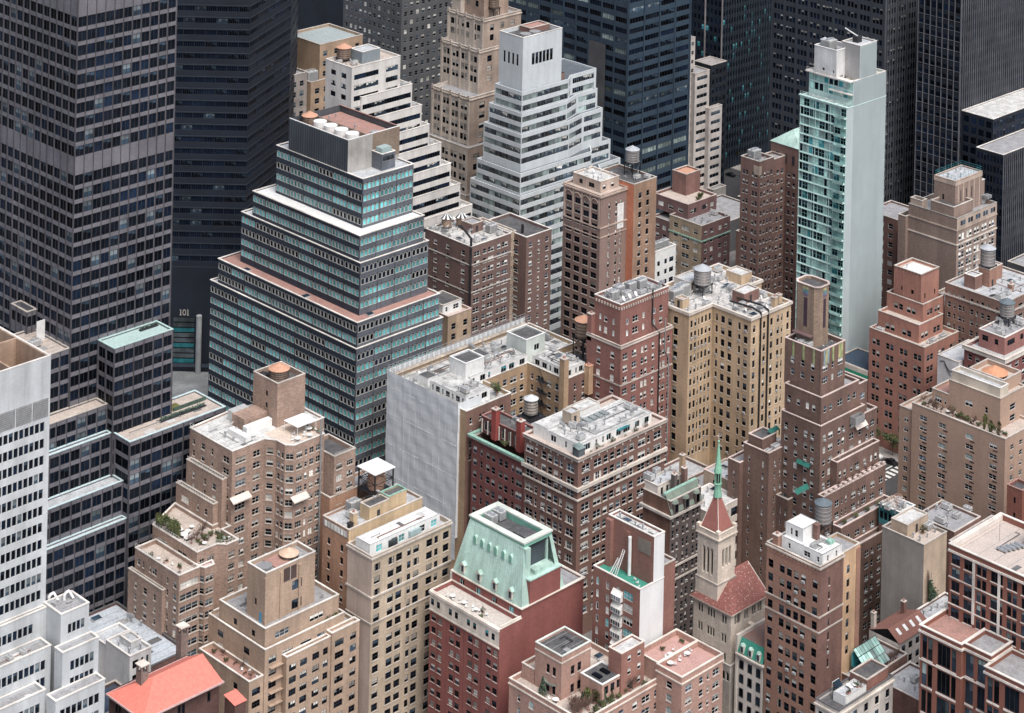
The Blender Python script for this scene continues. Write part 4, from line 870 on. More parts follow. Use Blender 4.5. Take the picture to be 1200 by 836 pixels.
wt = thing('water_tank', 'water tank in a black steel cage under a flat white roof, behind the white penthouse', 'water tank', (372.2, 413.8, g_[5]-4), 'rooftop water tanks')
b = MB(); b.lathe(0,0,[(2.1,3.2),(2.1,7.4)],wallm('tank_wood_orange', (.45,.27,.19), .25, .3),22); b.build('barrel', wt)
b = MB(); b.box(-3.4,-3.4,8.2,3.4,3.4,8.4,WHITE); b.build('flat_roof', wt)
for sx in (-3,3):
    for sy in (-3,3): l = MB(); l.box(sx-.15,sy-.15,0,sx+.15,sy+.15,8.2,BLACK); l.build('leg', wt)
for (ax,ay,bx,by) in ((-3,-3,3,-3),(-3,-3,-3,3),(3,3,-3,3),(3,3,3,-3)):
    for z0, z1 in ((.2,3),(3,5.6),(5.6,8.1)): l = MB(); l.bar((ax,ay,z0),(bx,by,z1),.08,BLACK); l.bar((ax,ay,z1),(bx,by,z0),.08,BLACK); l.bar((ax,ay,z1),(bx,by,z1),.12,BLACK); l.build('brace', wt)
b = MB(); b.box(-3,-3,2.9,3,3,3.1,BLACK); b.build('platform', wt)
put('chiller', g_[0]+8, g_[3]-2, g_[5]-4, 'the orange wing behind the white penthouse', 0, .95); put('ac', g_[0]+5.5, f[3]+5.5, g_[5]-4, 'the orange wing behind the white penthouse')
for x, y in ((g_[0]+10, f[3]+2.3), (g_[0]+12.2, f[3]+3.4), (g_[0]+19.8, f[3]+6.6)): put('dish', x, y, g_[5]-.6, 'the yellow penthouse of the buff slab')
for k in range(9):
    b = MB(); b.box(0,0,0,1.0,.5,.16,CWHITE); tag(b.build('roof_paver', None, (f[0]+20.3, f[3]-2+k*.9-.2, f[5]-.98)), 'small white paver at the east end of the white penthouse', 'paver', 'pavers behind the white penthouse')
# ------------------------------------------------------------------ red brick hotel with green mansard
HRED = wallm('brick_red', (.27,.095,.085), .15, .15, .9, .1); CREAM = wallm('cream_stone', (.70,.66,.60), .06, .2)
MINT = wallm('mansard_mint', (.52,.71,.635), .12, .32, .6, .16, (.44,.64,.56)); MINTD = plainm('mint_dark', (.19,.42,.33), .6, 0, .15)
t = bld('hotel_building', 'red brick building with a pale green copper mansard roof and cream frieze', 'H', 'building')
h = B['H']; h1 = B['H1']; ht = B['Htop']; ox, oy = h[0], h[1]
kk = dict(fh=2.95, wh=1.45, top=5.4, var=(0,5,2,4,6,13), fm=FD, sill=COPE, zmin=-5)
xw = h1[0]
M_(t, (h[0], h[1], xw-.02, h[3]), h[5], HRED, {3: Fac(",w,w..w,w..w,w..w,w,", **kk)}, roof=roofm('terrace_cream', (.60,.55,.50), (.4,.37,.34), .4), par=1.0, cope=CREAM)
M_(t, (xw, h[1]+.01, h[2], h[3]-.01), h1[5], HRED, {3: Fac("..w...w...w...w..", 3, 2.1, .8, {'w':'pane2'}, (8,9,12), FW, None, .2, h[5]-.95)}, roof=RGREY, par=.3, cope=CREAM, cope_out=.35)
# cream frieze on the avenue side: one storey with its own small windows
fz = MB(); face(fz, t, (-.12, h[3]-oy+.01), (-.12, -.01), h[5]-4.2, h[5]-.55, Fac(",s.s...s.s...s.s...s.s.,", 2.95, 1.5, 1.1, {'s':'sash'}, (8,5,0), FD, None, .08, -9), CREAM); fz.build('frieze', t)
wbox(t, 'cornice', h[0]-.5, h[1]-.02, h[5]-.5, h[0]-.003, h[3]+.02, h[5]+.1, CREAM); wbox(t, 'cornice', h[0]-.3, h[1]-.02, h[5]-4.55, h[0]-.003, h[3]+.02, h[5]-4.22, CREAM)
for k in range(1, 8): y = h[1]+(h[3]-h[1])*k/8; wbox(t, 'brick_joint', h[0]-.04, y-.04, 0, h[0]-.003, y+.04, h[5]-4.6, wallm('brick_red_dark', (.17,.055,.05)))
wbox(t, 'parapet_wall', h[0]+.3, h[1]-.03, h[5]+.2, xw-.1, h[1]+.35, h[5]+.65, CREAM)
# mansard: sloped on all sides, cut open on the south where the lift shaft stands
z0, z1 = h1[5]+.02, 51.3; x0, y0, x1, y1 = xw+.05, h[1]+.15, 393.2, h[3]-.1
X0, Y0, X1, Y1 = xw+3, h[1]+2.6, 390.7, h[3]-3
ms = MB(); P = lambda x, y, z: (x-ox, y-oy, z)
zm = z0+(z1-z0)*.62; sx = x0+(X0-x0)*.62; 
ms.quad(P(x0,y1,z0),P(x0,y0,z0),P(X0,Y0,z1),P(X0,Y1,z1),MINT)               # west slope
ms.quad(P(x1,y0,z0),P(x1,y1,z0),P(X1,Y1,z1),P(X1,Y0,z1),MINT)               # east
ms.quad(P(x1,y1,z0),P(x0,y1,z0),P(X0,Y1,z1),P(X1,Y1,z1),MINT)               # north
ms.quad(P(x0,y0,z0),P(x0+2.6,y0,z0),P(X0+1.2,Y0,z1),P(X0,Y0,z1),MINT)       # south slope, west piece
ms.quad(P(x1-1.6,y0,z0),P(x1,y0,z0),P(X1,Y0,z1),P(X1-.9,Y0,z1),MINT)
ms.build('mansard', t)
nseam = 30
for k in range(1, nseam):
    q = k/nseam; ya = y1+(y0-y1)*q; yb_ = Y1+(Y0-Y1)*q
    b = MB(); b.bar(P(x0-.02,ya,z0), P(X0-.02,yb_,z1), .045, MINT); b.build('seam', t)
# shaft block on the south side with dark louvred opening
wbox(t, 'shaft', x0+2.6, y0-.12, z0-.2, x1-1.6, y0+6, z0+(z1-z0)*.42, HRED); wbox(t, 'shaft_coping', x0+2.4, y0-.3, z0+(z1-z0)*.42+.003, x1-1.3, y0+6, z0+(z1-z0)*.42+.3, MINT)
wbox(t, 'opening', x0+4.2, Y0+.8, z0+(z1-z0)*.42+.31, x1-2.4, Y0+1.2, z1-1.2, wallm('dark_louvre', (.05,.07,.085), .15, .1)); wbox(t, 'mech_shelf', x0+5.2, y0+.7, z0+(z1-z0)*.42+.31, x1-3.6, Y0+.7, z0+(z1-z0)*.42+1.3, MINT)
wbox(t, 'cheek', x0+2.62, y0+1.4, z0+(z1-z0)*.42+.31, X0+1.25, Y0+1.5, z1-.9, MINT); wbox(t, 'cheek', X1-1.2, Y0+.3, z0+(z1-z0)*.42+.31, X1-.6, Y0+1.5, z1-.9, MINT)
rg = MB(); ring(rg, rel((X0,Y0,X1,Y1), t.location), .35, 1.3, z1, z1+.35, wallm('cope_mint_pale', (.66,.74,.69), .05, .1)); rg.build('roof_rim', t)
rg = MB(); ring(rg, rel((X0,Y0,X1,Y1), t.location), .15, .3, z1-.9, z1-.003, MINTD); rg.build('fascia', t)
rr = MB(); rr.quad(P(X0+.2,Y0+.2,z1-1.5),P(X1-.2,Y0+.2,z1-1.5),P(X1-.2,Y1-.2,z1-1.5),P(X0+.2,Y1-.2,z1-1.5),RTAR); ring(rr, rel((X0,Y0,X1,Y1), t.location), -1.25, 1.3, z1-1.5, z1-.002, MINTD); rr.build('roof', t)
wbox(t, 'tar_hood', X0+2.8, Y0+2.0, z1-1.48, X1-2.4, Y0+6.6, z1-.3, RTAR)
sl = Vector((X0-x0, 0, z1-z0)); 
def on_slope(q, s_): # q 0..1 from north to south, s_ 0..1 up
    ya = y1+(y0-y1)*q; yb_ = Y1+(Y0-Y1)*q; return Vector((x0+(X0-x0)*s_, ya+(yb_-ya)*s_, z0+(z1-z0)*s_))
for q in (.2, .32, .44, .55, .68, .8):                                       # blind arched hatches
    c = on_slope(q, .62); b = MB(); w_ = .52; hh = 1.9; xo = c.x-ox-.35; 
    prof = [(-w_,0),(w_,0),(w_,hh*.7),(w_*.6,hh*.93),(0,hh),(-w_*.6,hh*.93),(-w_,hh*.7)]
    f_ = [(xo, c.y-oy-p, c.z+z_) for p, z_ in prof]; k_ = [(xo+2.0, c.y-oy-p, c.z+z_) for p, z_ in prof]
    b.ngon(f_, MINTD); n = len(prof)
    for i in range(n): b.quad(f_[(i+1)%n], f_[i], k_[i], k_[(i+1)%n], MINT)
    b.build('arched_hatch', t)
for q in (.14, .38, .61, .84):                                               # dormers
    c = on_slope(q, .06); b = MB(); xo = c.x-ox-.25; yy = c.y-oy
    b.box(xo, yy-.62, c.z, xo+2.6, yy+.62, c.z+2.0, CREAM); o_ = b.build('dormer', t)
    r_ = MB(); r_.quad((xo-.25,yy-.95,c.z+1.95),(xo+2.8,yy-.95,c.z+1.95),(xo+2.8,yy,c.z+2.75),(xo-.25,yy,c.z+2.75),MINT); r_.quad((xo-.25,yy,c.z+2.75),(xo+2.8,yy,c.z+2.75),(xo+2.8,yy+.95,c.z+1.95),(xo-.25,yy+.95,c.z+1.95),MINT); r_.quad((xo-.2,yy-.9,c.z+1.96),(xo-.2,yy,c.z+2.7),(xo-.2,yy+.9,c.z+1.96),(xo-.2,yy,c.z+1.9),CREAM)
    d_ = r_.build('dormer_roof', t)
    g_2 = MB(); g_2.quad((xo-.03,yy+.38,c.z+.25),(xo-.03,yy-.38,c.z+.25),(xo-.03,yy-.38,c.z+1.75),(xo-.03,yy+.38,c.z+1.75),G2); g_2.build('pane', t)
finish(t)
pz_ = h[5]-.98; wh_ = 'the cream terrace below the green mansard'
for k in range(12): put('chair', h[0]+2.1+(k%2)*1.1, h[3]-3.5-k*1.15, pz_, wh_, random.random()*6)
for k in range(3): put('table', h[0]+2.7, h[3]-5-k*4, pz_, wh_)
put('round', h[0]+3.4, h[3]-14.5, pz_, wh_, None, .8); put('round', h[0]+1.6, h[3]-16.2, pz_, wh_, None, .6)
zr = z1-1.5
for k in range(2): put('chiller', X0+3.3+k*2.9, Y1-3.6, zr, 'the sunken roof of the green mansard', math.pi/2, .85)
put('vent', X0+2, Y0+1.9, zr, 'the sunken roof of the green mansard')

# ------------------------------------------------------------------ pink brick house with roof gardens
PINK = wallm('brick_pink', (.45,.285,.235), .25, .15, .9, .1)
t = bld('apartment_building', 'pink brick house with planted roof terraces and a square green rimmed roof tower', 'I')
i0, it, i2, ib, ip = B['I'], (372.0,349.0,381.7,357.4,0,37.0), B['I2'], B['Ib'], B['Ipav']
kk = dict(fh=2.95, wh=1.6, top=2.4, var=(0,5,1,15,4,20,23,21), fm=FW, sill=COPE)
zi = i0[5]
mass(t, poly_(t, [(i0[0],i0[1]),(i0[2],i0[1]),(i0[2],346.2),(393.5,346.2),(393.5,i0[3]),(i0[0],i0[3])]), 0, zi, PINK, {0: Fac(".w..W..w..w.W.w..W.", **kk), 5: Fac("..n..w...w....w..", **kk)}, RTAN, 1.0, CREAM, bands=((.9,.3,.2,CREAM),))
M_(t, (i2[0], i2[1], i2[2], i0[1]-.02), i2[5], PINK, {0: Fac(".W..w.n.W.", **kk), 3: Fac("..w..", **kk)}, roof=roofm('roof_pinkpaver', (.52,.32,.28), (.4,.25,.22), .5), par=1.2, cope=CREAM, bands=((1.3,.3,.2,CREAM),))
M_(t, (i2[0]+.5, i0[1]+.01, i2[2], 345.5), i2[5]-.02, PINK, {}, roof=roofm('roof_pinkpaver', (.52,.32,.28), (.4,.25,.22), .5), par=1.2, cope=CREAM, z0=zi-1.5)
M_(t, it, it[5], PINK, {0: Fac("...w.w...", 4.2, 2.0, 3.3, {}, (0,), FD, COPE), 3: Fac("....w.w..", 4.2, 2.0, 3.3, {}, (0,), FD, COPE)}, zi-1, roof=RTAR, par=.5, cope=wallm('cope_mint_pale', (.66,.74,.69), .05, .1), bands=((1.3,.3,.12,CREAM),))
bulk(t, ib, zi-.9, ib[5], wallm('brick_redbrown', (.30,.15,.12), .2, .15), RWHITE, 'S', CREAM, .4, {0: Fac("..w..w.", 3, 1.5, 1.2, {}, (1,), FW)})
M_(t, (i0[0]+3.6, i0[3]-4.4, i0[0]+9.5, i0[3]-.5), zi+2.4, PINK, {}, zi-1, roof=RTAN, par=.9, cope=CREAM)
oval = MB(); oval.lathe(0,0,[(1.9,0),(1.8,-.5),(1.0,-1.0)],plainm('copper_dull', (.24,.30,.27), .7),20); q = oval.build('oval_canopy', t, (it[0]-i0[0]-.1, it[1]-i0[1]+3.2, zi+2.2)); q.scale = (.6,1,.8)
M_(t, (ip[0]+.2, ip[1], ip[2], ip[3]), ip[5]+1.6, PINK, {0: Fac(".W.W.W.", 3, 1.9, .7, {}, (0,), FD)}, zi-.9, roof=RTAR, par=.1, cope=WHITE, name='pavilion')
for k in (0, 2.6): wbox(t, 'skylight', ip[0]+1.6+k, ip[1]+2.2, ip[5]+1.55, ip[0]+2.8+k, ip[1]+4.6, ip[5]+1.9, G1)
finish(t)
wg = 'the planted roof of the pink brick house'; zg = zi-1
roofing(t, (384,347,393,361.5), zi-1, 2, 4); roofing(t, (it[0]+.4,it[1]+.4,it[2]-.4,it[3]-.4), it[5]-.5, 2.4, 2)
put('cone', i0[0]+1.6, i0[3]-9.2, zg, wg, 0, 1.5); put('chair', i0[0]+1.8, i0[3]-11.2, zg, wg); put('table', i0[0]+2.2, i0[3]-12.8, zg, wg)
for k in range(6): put(random.choice(['col','cone','round']), i0[0]+9+k*1.1, i0[1]+1.2+random.random()*2.5, zg, wg, None, random.uniform(.9,1.3))
for k in range(9): put('bare', i0[0]+1.5+random.random()*4, i0[1]+1.5+random.random()*5.0, zg, wg, None, random.uniform(.8,1.2))
for k in range(5): put('col', i0[0]+6.0+k*.75, i0[1]+3.4+random.random()*2.6, zg, wg, None, random.uniform(.95,1.35))
for k in range(2): put('cone', i0[0]+5.6+k*1.6, i0[1]+5.4, zg, wg, None, 1.1)
for k in range(6): put('round', i0[0]+2+random.random()*7, i0[1]+.9+random.random()*3, zg, wg, None, .7)
for k in range(4): put('round', i0[0]+14+k*1.4, i0[1]+1.2+random.random()*2, zg, wg, None, .75)
put('bare', i0[0]+18, i0[1]+2, zg, wg, None, 1.2); put('bare', i0[0]+20, i0[1]+2.4, zg, wg, None, 1.0); put('planter', i0[0]+11, i0[1]+1, zg, wg, 0); put('planter', i0[0]+22, i0[1]+1, zg, wg, 0)
wg = 'the pink paved roof terrace with white furniture'; zg = i2[5]-1.2
for k in range(3): put('table', i2[0]+3.5+k*3, i2[1]+6.5+(k%2)*2.8, zg, wg)
for k in range(11): put('chair', i2[0]+2.4+random.random()*9, i2[1]+5+random.random()*6.5, zg, wg, random.random()*6)
put('round', i2[0]+7, i2[1]+12, zg, wg, None, .6); put('planter', i2[2]-2, i2[1]+11, zg, wg, math.pi/2, .8)
scatter({'vent':3,'hatch':1}, (384,347,393,361), zi-1, 'the north roof of the pink brick house')

# ------------------------------------------------------------------ slender brick house with white painted flank
JB = wallm('brick_brown_red', (.27,.135,.11), .2, .15, .9, .1); WPAINT = wallm('white_flank', (.80,.80,.79), .04, .12, .8, .05, (.76,.77,.77))
t = bld('apartment_building', 'slender red brick house with white painted side wall and green decked terrace', 'J')
j = B['J']; ju = B['Ju']; kk = dict(fh=2.95, wh=1.9, top=2.0, var=(9,1,2,0), fm=FW, sill=None)
M_(t, (j[0], j[1], j[2]-1.2, j[3]), j[5], JB, {3: Fac(".n..s..s.X..", **dict(kk, kind={'X':'triple','s':'sash','n':'arch'}))}, roof=RGREEN, par=.7, cope=CWHITE, mats={0: WPAINT})
M_(t, (j[2]-1.18, j[1]+.3, j[2]+3.2, j[3]-.3), j[5]+2.6, JB, {}, roof=RGREY, par=.5)
M_(t, (j[0]+4.6, j[1]+.012, j[2]-1.21, j[3]-.4), ju[5], JB, {3: None}, j[5]-.8, roof=RWHITE, par=.5, cope=CWHITE, mats={0: WPAINT})
wbox(t, 'grey_panel', j[0]+4.5, j[1]+1.0, ju[5]-4.8, j[0]+4.59, j[1]+5.0, ju[5]-1.6, wallm('panel_drab', (.24,.22,.19), .06, .1)); wbox(t, 'pier', j[0]+4.2, j[1]+7.5, j[5]-.7, j[0]+4.58, j[1]+8.6, ju[5]-1.5, JB); wbox(t, 'pier', j[0]+3.4, j[3]-2.2, j[5]-.7, j[0]+4.58, j[3]-.5, ju[5]-.4, JB)
b = MB(); b.lathe(j[0]+3.9-j[0], 7.0, [(.42,j[5]-.6),(.42,ju[5]-2.2)], WHITE, 12); b.build('flue', t)
for q in (0, 1.6):
    b = MB()
    for s_ in (-.3,.3): b.bar((3.4,8.4+q*1.0+s_,j[5]-.7+5.8-q*1.6),(1.4,9.2+q*.9+s_,j[5]-.7),.1,WHITE)
    for k in range(12): f_ = k/12; b.bar((3.4-2*f_,8.4+q-.3+.8*f_,j[5]+5.1-q*1.6-(5.8-q*1.6)*f_),(3.4-2*f_,8.4+q+.3+.8*f_,j[5]+5.1-q*1.6-(5.8-q*1.6)*f_),.04,WHITE)
    b.build('stair', t)
# tier of white conservatory bays on the avenue side
for k in range(6):
    b = MB(); zz = j[5]-2.8-k*2.95; yb_ = 5.4
    b.box(-.9, yb_, zz-2.1, -.01, yb_+3.0, zz-.9, WHITE); 
    for q in range(4): b.box(-.93, yb_+.1+q*.74, zz-1.9, -.9, yb_+.65+q*.74, zz-1.0, G3)
    b.quad((-.95,yb_+3.05,zz-.9),(-.95,yb_-.05,zz-.9),(-.01,yb_-.05,zz+.2),(-.01,yb_+3.05,zz+.2),BL); b.quad((-.9,yb_,zz-.9),(-.01,yb_,zz-.9),(-.01,yb_,zz+.2),(-.01,yb_,zz+.19),WHITE)
    for q in range(5): b.bar((-.97,yb_+q*.75,zz-.88),(-.01,yb_+q*.75,zz+.24),.04,WHITE)
    b.build('conservatory_bay', t)
roofing(t, (j[0]+5,j[1]+.6,j[2]-1.6,j[3]-1), ju[5]-.5, 1.8, 3)
finish(t)
for k, x in enumerate((1.2, 2.4, 3.3)): put('chair', j[0]+x, j[1]+1.6+k*1.5, j[5]-.7, 'the green deck beside the white painted flank')
scatter({'vent':3,'hatch':1}, (j[0]+5,j[1]+1,j[2]-1.5,j[3]-1), ju[5]-.5, 'the white top roof of the slender brick house')

# ------------------------------------------------------------------ church
CST = wallm('church_stone', (.74,.67,.58), .2, .2, .9, .15); CST2 = wallm('church_stone_grey', (.45,.42,.39), .2, .3); TILE = wallm('tile_red', (.26,.10,.085), .3, .1, .8, .15); TILEP = wallm('tile_pyramid', (.33,.13,.11), .12, .1, .8, .06)
t = bld('church', 'stone church with square belfry, red pyramid roof and thin green copper spire', 'Cn', 'church')
c, n_ = B['Ct'], B['Cn']; ox, oy = n_[0], n_[1]; ze = n_[5]
def arch_group(b, P0, u, nin, a0, w_, za, zb, m): pass
fS = Fac("..s'ss'..s's..s's.s's..", 9, 2.6, 1.0, {'s':'arch'}, (0,), FR, None, .35, -9); fW2 = Fac("..s's..s's's...s's..", 4.6, 2.3, 1.2, {'s':'arch'}, (0,), FR, None, .35, 12)
M_(t, (n_[0], n_[1], n_[2], n_[3]), ze, CST, {0: fS, 3: fW2}, roof=None, par=0)
M_(t, (n_[0]-1.0, n_[1]-.8, n_[2]-2, n_[3]+.6), ze-12.4, CST2, {3: Fac("'s's's's's's's's's's'", 3, 2.4, 1.6, {'s':'arch'}, (0,), FR, None, .35, ze-17)}, roof=RGREY, par=.3)
ev = .7; zr = ze+5.6; xm = (n_[0]+n_[2])/2
r_ = MB(); A = (n_[0]-ev-ox, n_[1]-ev-oy, ze-.1); Bq = (n_[2]+ev-ox, n_[1]-ev-oy, ze-.1); Cq = (n_[2]+ev-ox, n_[3]+ev-oy, ze-.1); Dq = (n_[0]-ev-ox, n_[3]+ev-oy, ze-.1)
R1 = (xm-.8-ox, n_[1]+6.3-oy, zr); R2 = (n_[2]+ev-ox, n_[1]+6.3-oy, zr)
r_.quad(A, Bq, R2, R1, TILE); r_.ngon([Dq, A, R1], TILE); r_.quad(Cq, Dq, R1, R2, TILE); r_.ngon([Bq, Cq, R2], CST)
r_.build('roof', t)
# scattered proud tiles: pale and dark ones
for cnt, m in ((150, plainm('tile_pale', (.62,.48,.42))), (60, TILE)):
    b = MB()
    for _ in range(cnt):
        s1, s2 = random.random(), random.random()
        if random.random() < .5: p = Vector(A).lerp(Vector(Bq), s1).lerp(Vector(R1).lerp(Vector(R2), s1), s2); dx = (.1,0,0); up_ = (Vector(R1)-Vector(A)).normalized()
        else: p = Vector(Dq).lerp(Vector(A), s1).lerp(Vector(R1), s2); dx = (0,-.1,0); up_ = (Vector(R1)-(Vector(A)+Vector(Dq))/2).normalized()
        dx = Vector(dx); nn_ = dx.cross(up_).normalized()*.03; v = up_*.1
        b.quad(tuple(p-dx-v+nn_), tuple(p+dx-v+nn_), tuple(p+dx+v+nn_), tuple(p-dx+v+nn_), m)
    q = b.build('tile', t); q['kind'] = 'stuff'
for k in range(20):                                         # tile courses
    f_ = k/20; a_ = Vector(A).lerp(Vector(R1), f_); b_ = Vector(Bq).lerp(Vector(R2), f_); d_ = Vector(Dq).lerp(Vector(R1), f_)
    b = MB(); b.bar(a_+Vector((0,0,.02)), b_+Vector((0,0,.02)), .035, TILE); b.bar(a_+Vector((0,0,.02)), d_+Vector((0,0,.02)), .035, TILE); b.build('tile_course', t)
cr = MB(); cr.bar(R1, R2, .16, TILEP); cr.bar(R1, A, .12, TILEP); cr.build('ridge', t)
gt = MB(); ring(gt, [(p[0], p[1]) for p in (A, Bq, Cq, Dq)], .05, .3, ze-.35, ze-.101, CST); gt.build('cornice', t)
wbox(t, 'gable_coping', n_[2]+ev, n_[1]-ev-.2, ze-.2, n_[2]+ev+.25, n_[1]-ev+.3, ze+.3, CREAM)
b = MB(); b.bar(Bq, R2, .14, CREAM); b.build('verge', t)
# belfry tower
tc = rel(c, t.location); zt = c[5]; cx, cy = (tc[0][0]+tc[1][0])/2, (tc[0][1]+tc[2][1])/2; s_ = 3.55
tc = rect(cx-s_, cy-s_, cx+s_, cy+s_)
mass(t, tc, 0, zt-12.5, CST, {0: Fac("...n...", 9, 2, 4, {'n':'arch'}, (0,), FR, None, .3, 20), 3: Fac("....n..", 9, 2, 4, {'n':'arch'}, (0,), FR, None, .3, 20)}, None, 0)
tb = rect(cx-s_+.25, cy-s_+.25, cx+s_-.25, cy+s_-.25)
bf = Fac("..w,w,w..", 9, 6.6, 2.6, {'w':'arch'}, (0,), FR, None, .6, -9)
bf2 = Fac("..w,w,w..", 9, 4.6, 2.6, {'w':'arch'}, (0,), FR, None, .6, -9)
mass(t, tb, zt-12.48, zt-1.6, CST, {0: bf2, 3: bf}, None, 0, None, bands=((10.6,.35,.35,CST2),))
mass(t, rect(cx-s_, cy-s_, cx+s_, cy+s_), zt-1.58, zt, CST, {}, RGREY, 1.0, CST, bands=((1.2,.35,.18,CST),))
for sx in (-1,1):
    for sy in (-1,1): b = MB(); b.box(cx+sx*(s_-.45)-.5, cy+sy*(s_-.45)-.5, zt+.2, cx+sx*(s_-.45)+.5, cy+sy*(s_-.45)+.5, zt+.75, CST); b.build('pinnacle', t)
pb_ = s_-.95; zp0 = zt-.9; zp1 = zp0+8.4; tp = .62
wl_ = MB(); ring(wl_, rect(cx-pb_, cy-pb_, cx+pb_, cy+pb_), .1, .35, zp0-.05, zp0+1.0, CREAM); wl_.build('pyramid_base', t)
zp0 += 1.0
py = MB(); q = [(cx-pb_-.2,cy-pb_-.2,zp0),(cx+pb_+.2,cy-pb_-.2,zp0),(cx+pb_+.2,cy+pb_+.2,zp0),(cx-pb_-.2,cy+pb_+.2,zp0)]; e_ = [(cx-tp,cy-tp,zp1),(cx+tp,cy-tp,zp1),(cx+tp,cy+tp,zp1),(cx-tp,cy+tp,zp1)]
for k in range(4): py.quad(q[k], q[(k+1)%4], e_[(k+1)%4], e_[k], TILEP)
py.build('pyramid_roof', t)
for k in range(4): b = MB(); b.bar(q[k], e_[k], .1, CREAM); b.build('hip', t)
SPG = wallm('spire_green', (.24,.55,.40), .1, .3, .55)
sp = MB(); sp.lathe(cx, cy, [(1.1,zp1-.2),(.8,zp1+1.8),(.85,zp1+2.6),(1.0,zp1+3.0),(.95,zp1+3.2)], SPG, 8); sp.build('spire_base', t)
sp = MB(); sp.lathe(cx, cy, [(.5,zp1+3.2),(.5,zp1+5.8)], BLACK, 8); sp.build('lantern_core', t)
for k in range(8): a_ = k*math.pi/4; b = MB(); b.bar((cx+.78*math.cos(a_),cy+.78*math.sin(a_),zp1+3.2),(cx+.78*math.cos(a_),cy+.78*math.sin(a_),zp1+5.8),.1,SPG); b.build('lantern_post', t)
sp = MB(); sp.lathe(cx, cy, [(1.05,zp1+5.8),(1.0,zp1+6.1),(.75,zp1+7.4),(.35,zp1+11.2),(.12,zp1+13.2),(.3,zp1+13.5),(.12,zp1+13.8)], SPG, 8); sp.build('spire', t)
b = MB(); b.bar((cx,cy,zp1+13.7),(cx,cy,zp1+15.4),.06,CREAM); b.bar((cx-.45,cy+.45,zp1+14.8),(cx+.45,cy-.45,zp1+14.8),.06,CREAM); b.build('cross', t)
# porch, buttress and balustrade at the foot
M_(t, (n_[0]-3.6, n_[3]-3.4, n_[0]-1.02, n_[3]+7), ze-15, CST2, {}, roof=RTAN, par=.5)
wbox(t, 'parapet_wall', n_[0]-3.4, n_[3]-3.9, ze-13, n_[0]+.0, n_[3]-3.5, ze-11.2, CST2); wbox(t, 'buttress', n_[0]+6.3, n_[1]-2.0, 0, n_[0]+7.6, n_[1]-.02, ze-4.6, CST)
M_(t, (n_[0]+11.7, n_[1]-4.5, n_[2]+1, n_[1]-.03), ze-8.5, CST2, {}, roof=RTAR, par=.4)
finish(t)
M2_ = thing('church_house', 'low grey stone wing with pink gable roof beside the church nave', 'building', (424.6, 350, 0)); 
b = MB(); b.box(0,0,0,3.7,6.6,ze-17.5,CST2); b.build('wall', M2_); b = MB(); b.quad((0,0,ze-17.5),(0,6.6,ze-17.5),(1.9,6.6,ze-14.6),(1.9,0,ze-14.6),roofm('roof_pink', (.62,.47,.46), (.5,.4,.4), .3)); b.quad((1.9,0,ze-14.6),(1.9,6.6,ze-14.6),(3.7,6.6,ze-17.5),(3.7,0,ze-17.5),roofm('roof_pink', (.62,.47,.46), (.5,.4,.4), .3)); b.build('roof', M2_)
# town house with green mansard at the church's foot
t = thing('town_house', 'narrow white stone town house with a green dormered mansard, before the church', 'building', (428.9, 335.9, 0))
kk = dict(fh=3.4, wh=2.2, top=1.6, var=(0,5), fm=FD, sill=COPE)
M_(t, (428.9, 335.9, 440, 343.6), 19.2, wallm('stone_white', (.62,.60,.57), .08, .25), {3: Fac(",w.w.w,", **dict(kk, kind={'w':'arch'}))}, roof=None, par=0, bands=((.2,.4,.5,CREAM),))
b = MB(); b.quad((-.1,7.7,19.2),(-.1,-.1,19.2),(1.4,-.1,22.4),(1.4,7.7,22.4),RGREEN); b.box(1.4,-.1,19.2,11,7.7,22.4,roofm('roof_brown', (.26,.15,.12))); b.build('mansard', t)
for k in range(3):
    y = 1.3+k*2.5; b = MB(); b.box(-.2,y-.5,19.4,1.2,y+.5,21.2,CREAM); b.box(-.23,y-.35,19.6,-.2,y+.35,20.9,G2); b.lathe(.2,y,[(.65,21.2),(.45,21.6)],MINT,12); b.build('dormer', t)
wbox(t, 'gable_wall', 428.7, 343.62, 0, 440, 344.2, 23.2, CREAM)
finish(t)

# ------------------------------------------------------------------ brown brick tower house with white roof boxes
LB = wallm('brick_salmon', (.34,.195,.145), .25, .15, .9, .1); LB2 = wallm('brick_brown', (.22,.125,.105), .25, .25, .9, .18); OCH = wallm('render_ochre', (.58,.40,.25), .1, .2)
t = bld('apartment_building', 'narrow brown brick apartment house with white painted roof boxes, right of the church', 'L')
l = B['L']; l2 = B['L2']; lp = B['Lp']; kk = dict(fh=3.23, wh=2.0, top=3.6, var=SH, fm=FD, sill=None)
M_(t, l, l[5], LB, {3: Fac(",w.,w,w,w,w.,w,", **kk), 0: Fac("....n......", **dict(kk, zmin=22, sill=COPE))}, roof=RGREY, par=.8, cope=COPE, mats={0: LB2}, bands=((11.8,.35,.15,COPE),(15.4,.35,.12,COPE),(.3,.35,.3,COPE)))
M_(t, (l[2]+.02, l[1]+.5, 445.6, 327), l[5]-.2, OCH, {0: Fac("..w....", **dict(kk, zmin=22))}, roof=RGREY, par=.6, mats={0: OCH})
wbox(t, 'quoin_strip', 444.0, l[1]+.35, 0, 445.62, l[1]+.49, l[5]-.9, LB)
M_(t, (l[0]+1.4, l[1]+.35, l[2]-.3, l[3]-3.4), l[5]+2.3, WHITE, {0: Fac("..n...n..", 3, 1.4, .8, {}, (0,), FW), 3: Fac("..n....W..n.", 3, 1.3, .9, {}, (0,5), FW)}, l[5]-.8, roof=roofm('roof_bright', (.80,.80,.78), (.5,.48,.46), .35), par=.1, cope=None, name='penthouse')
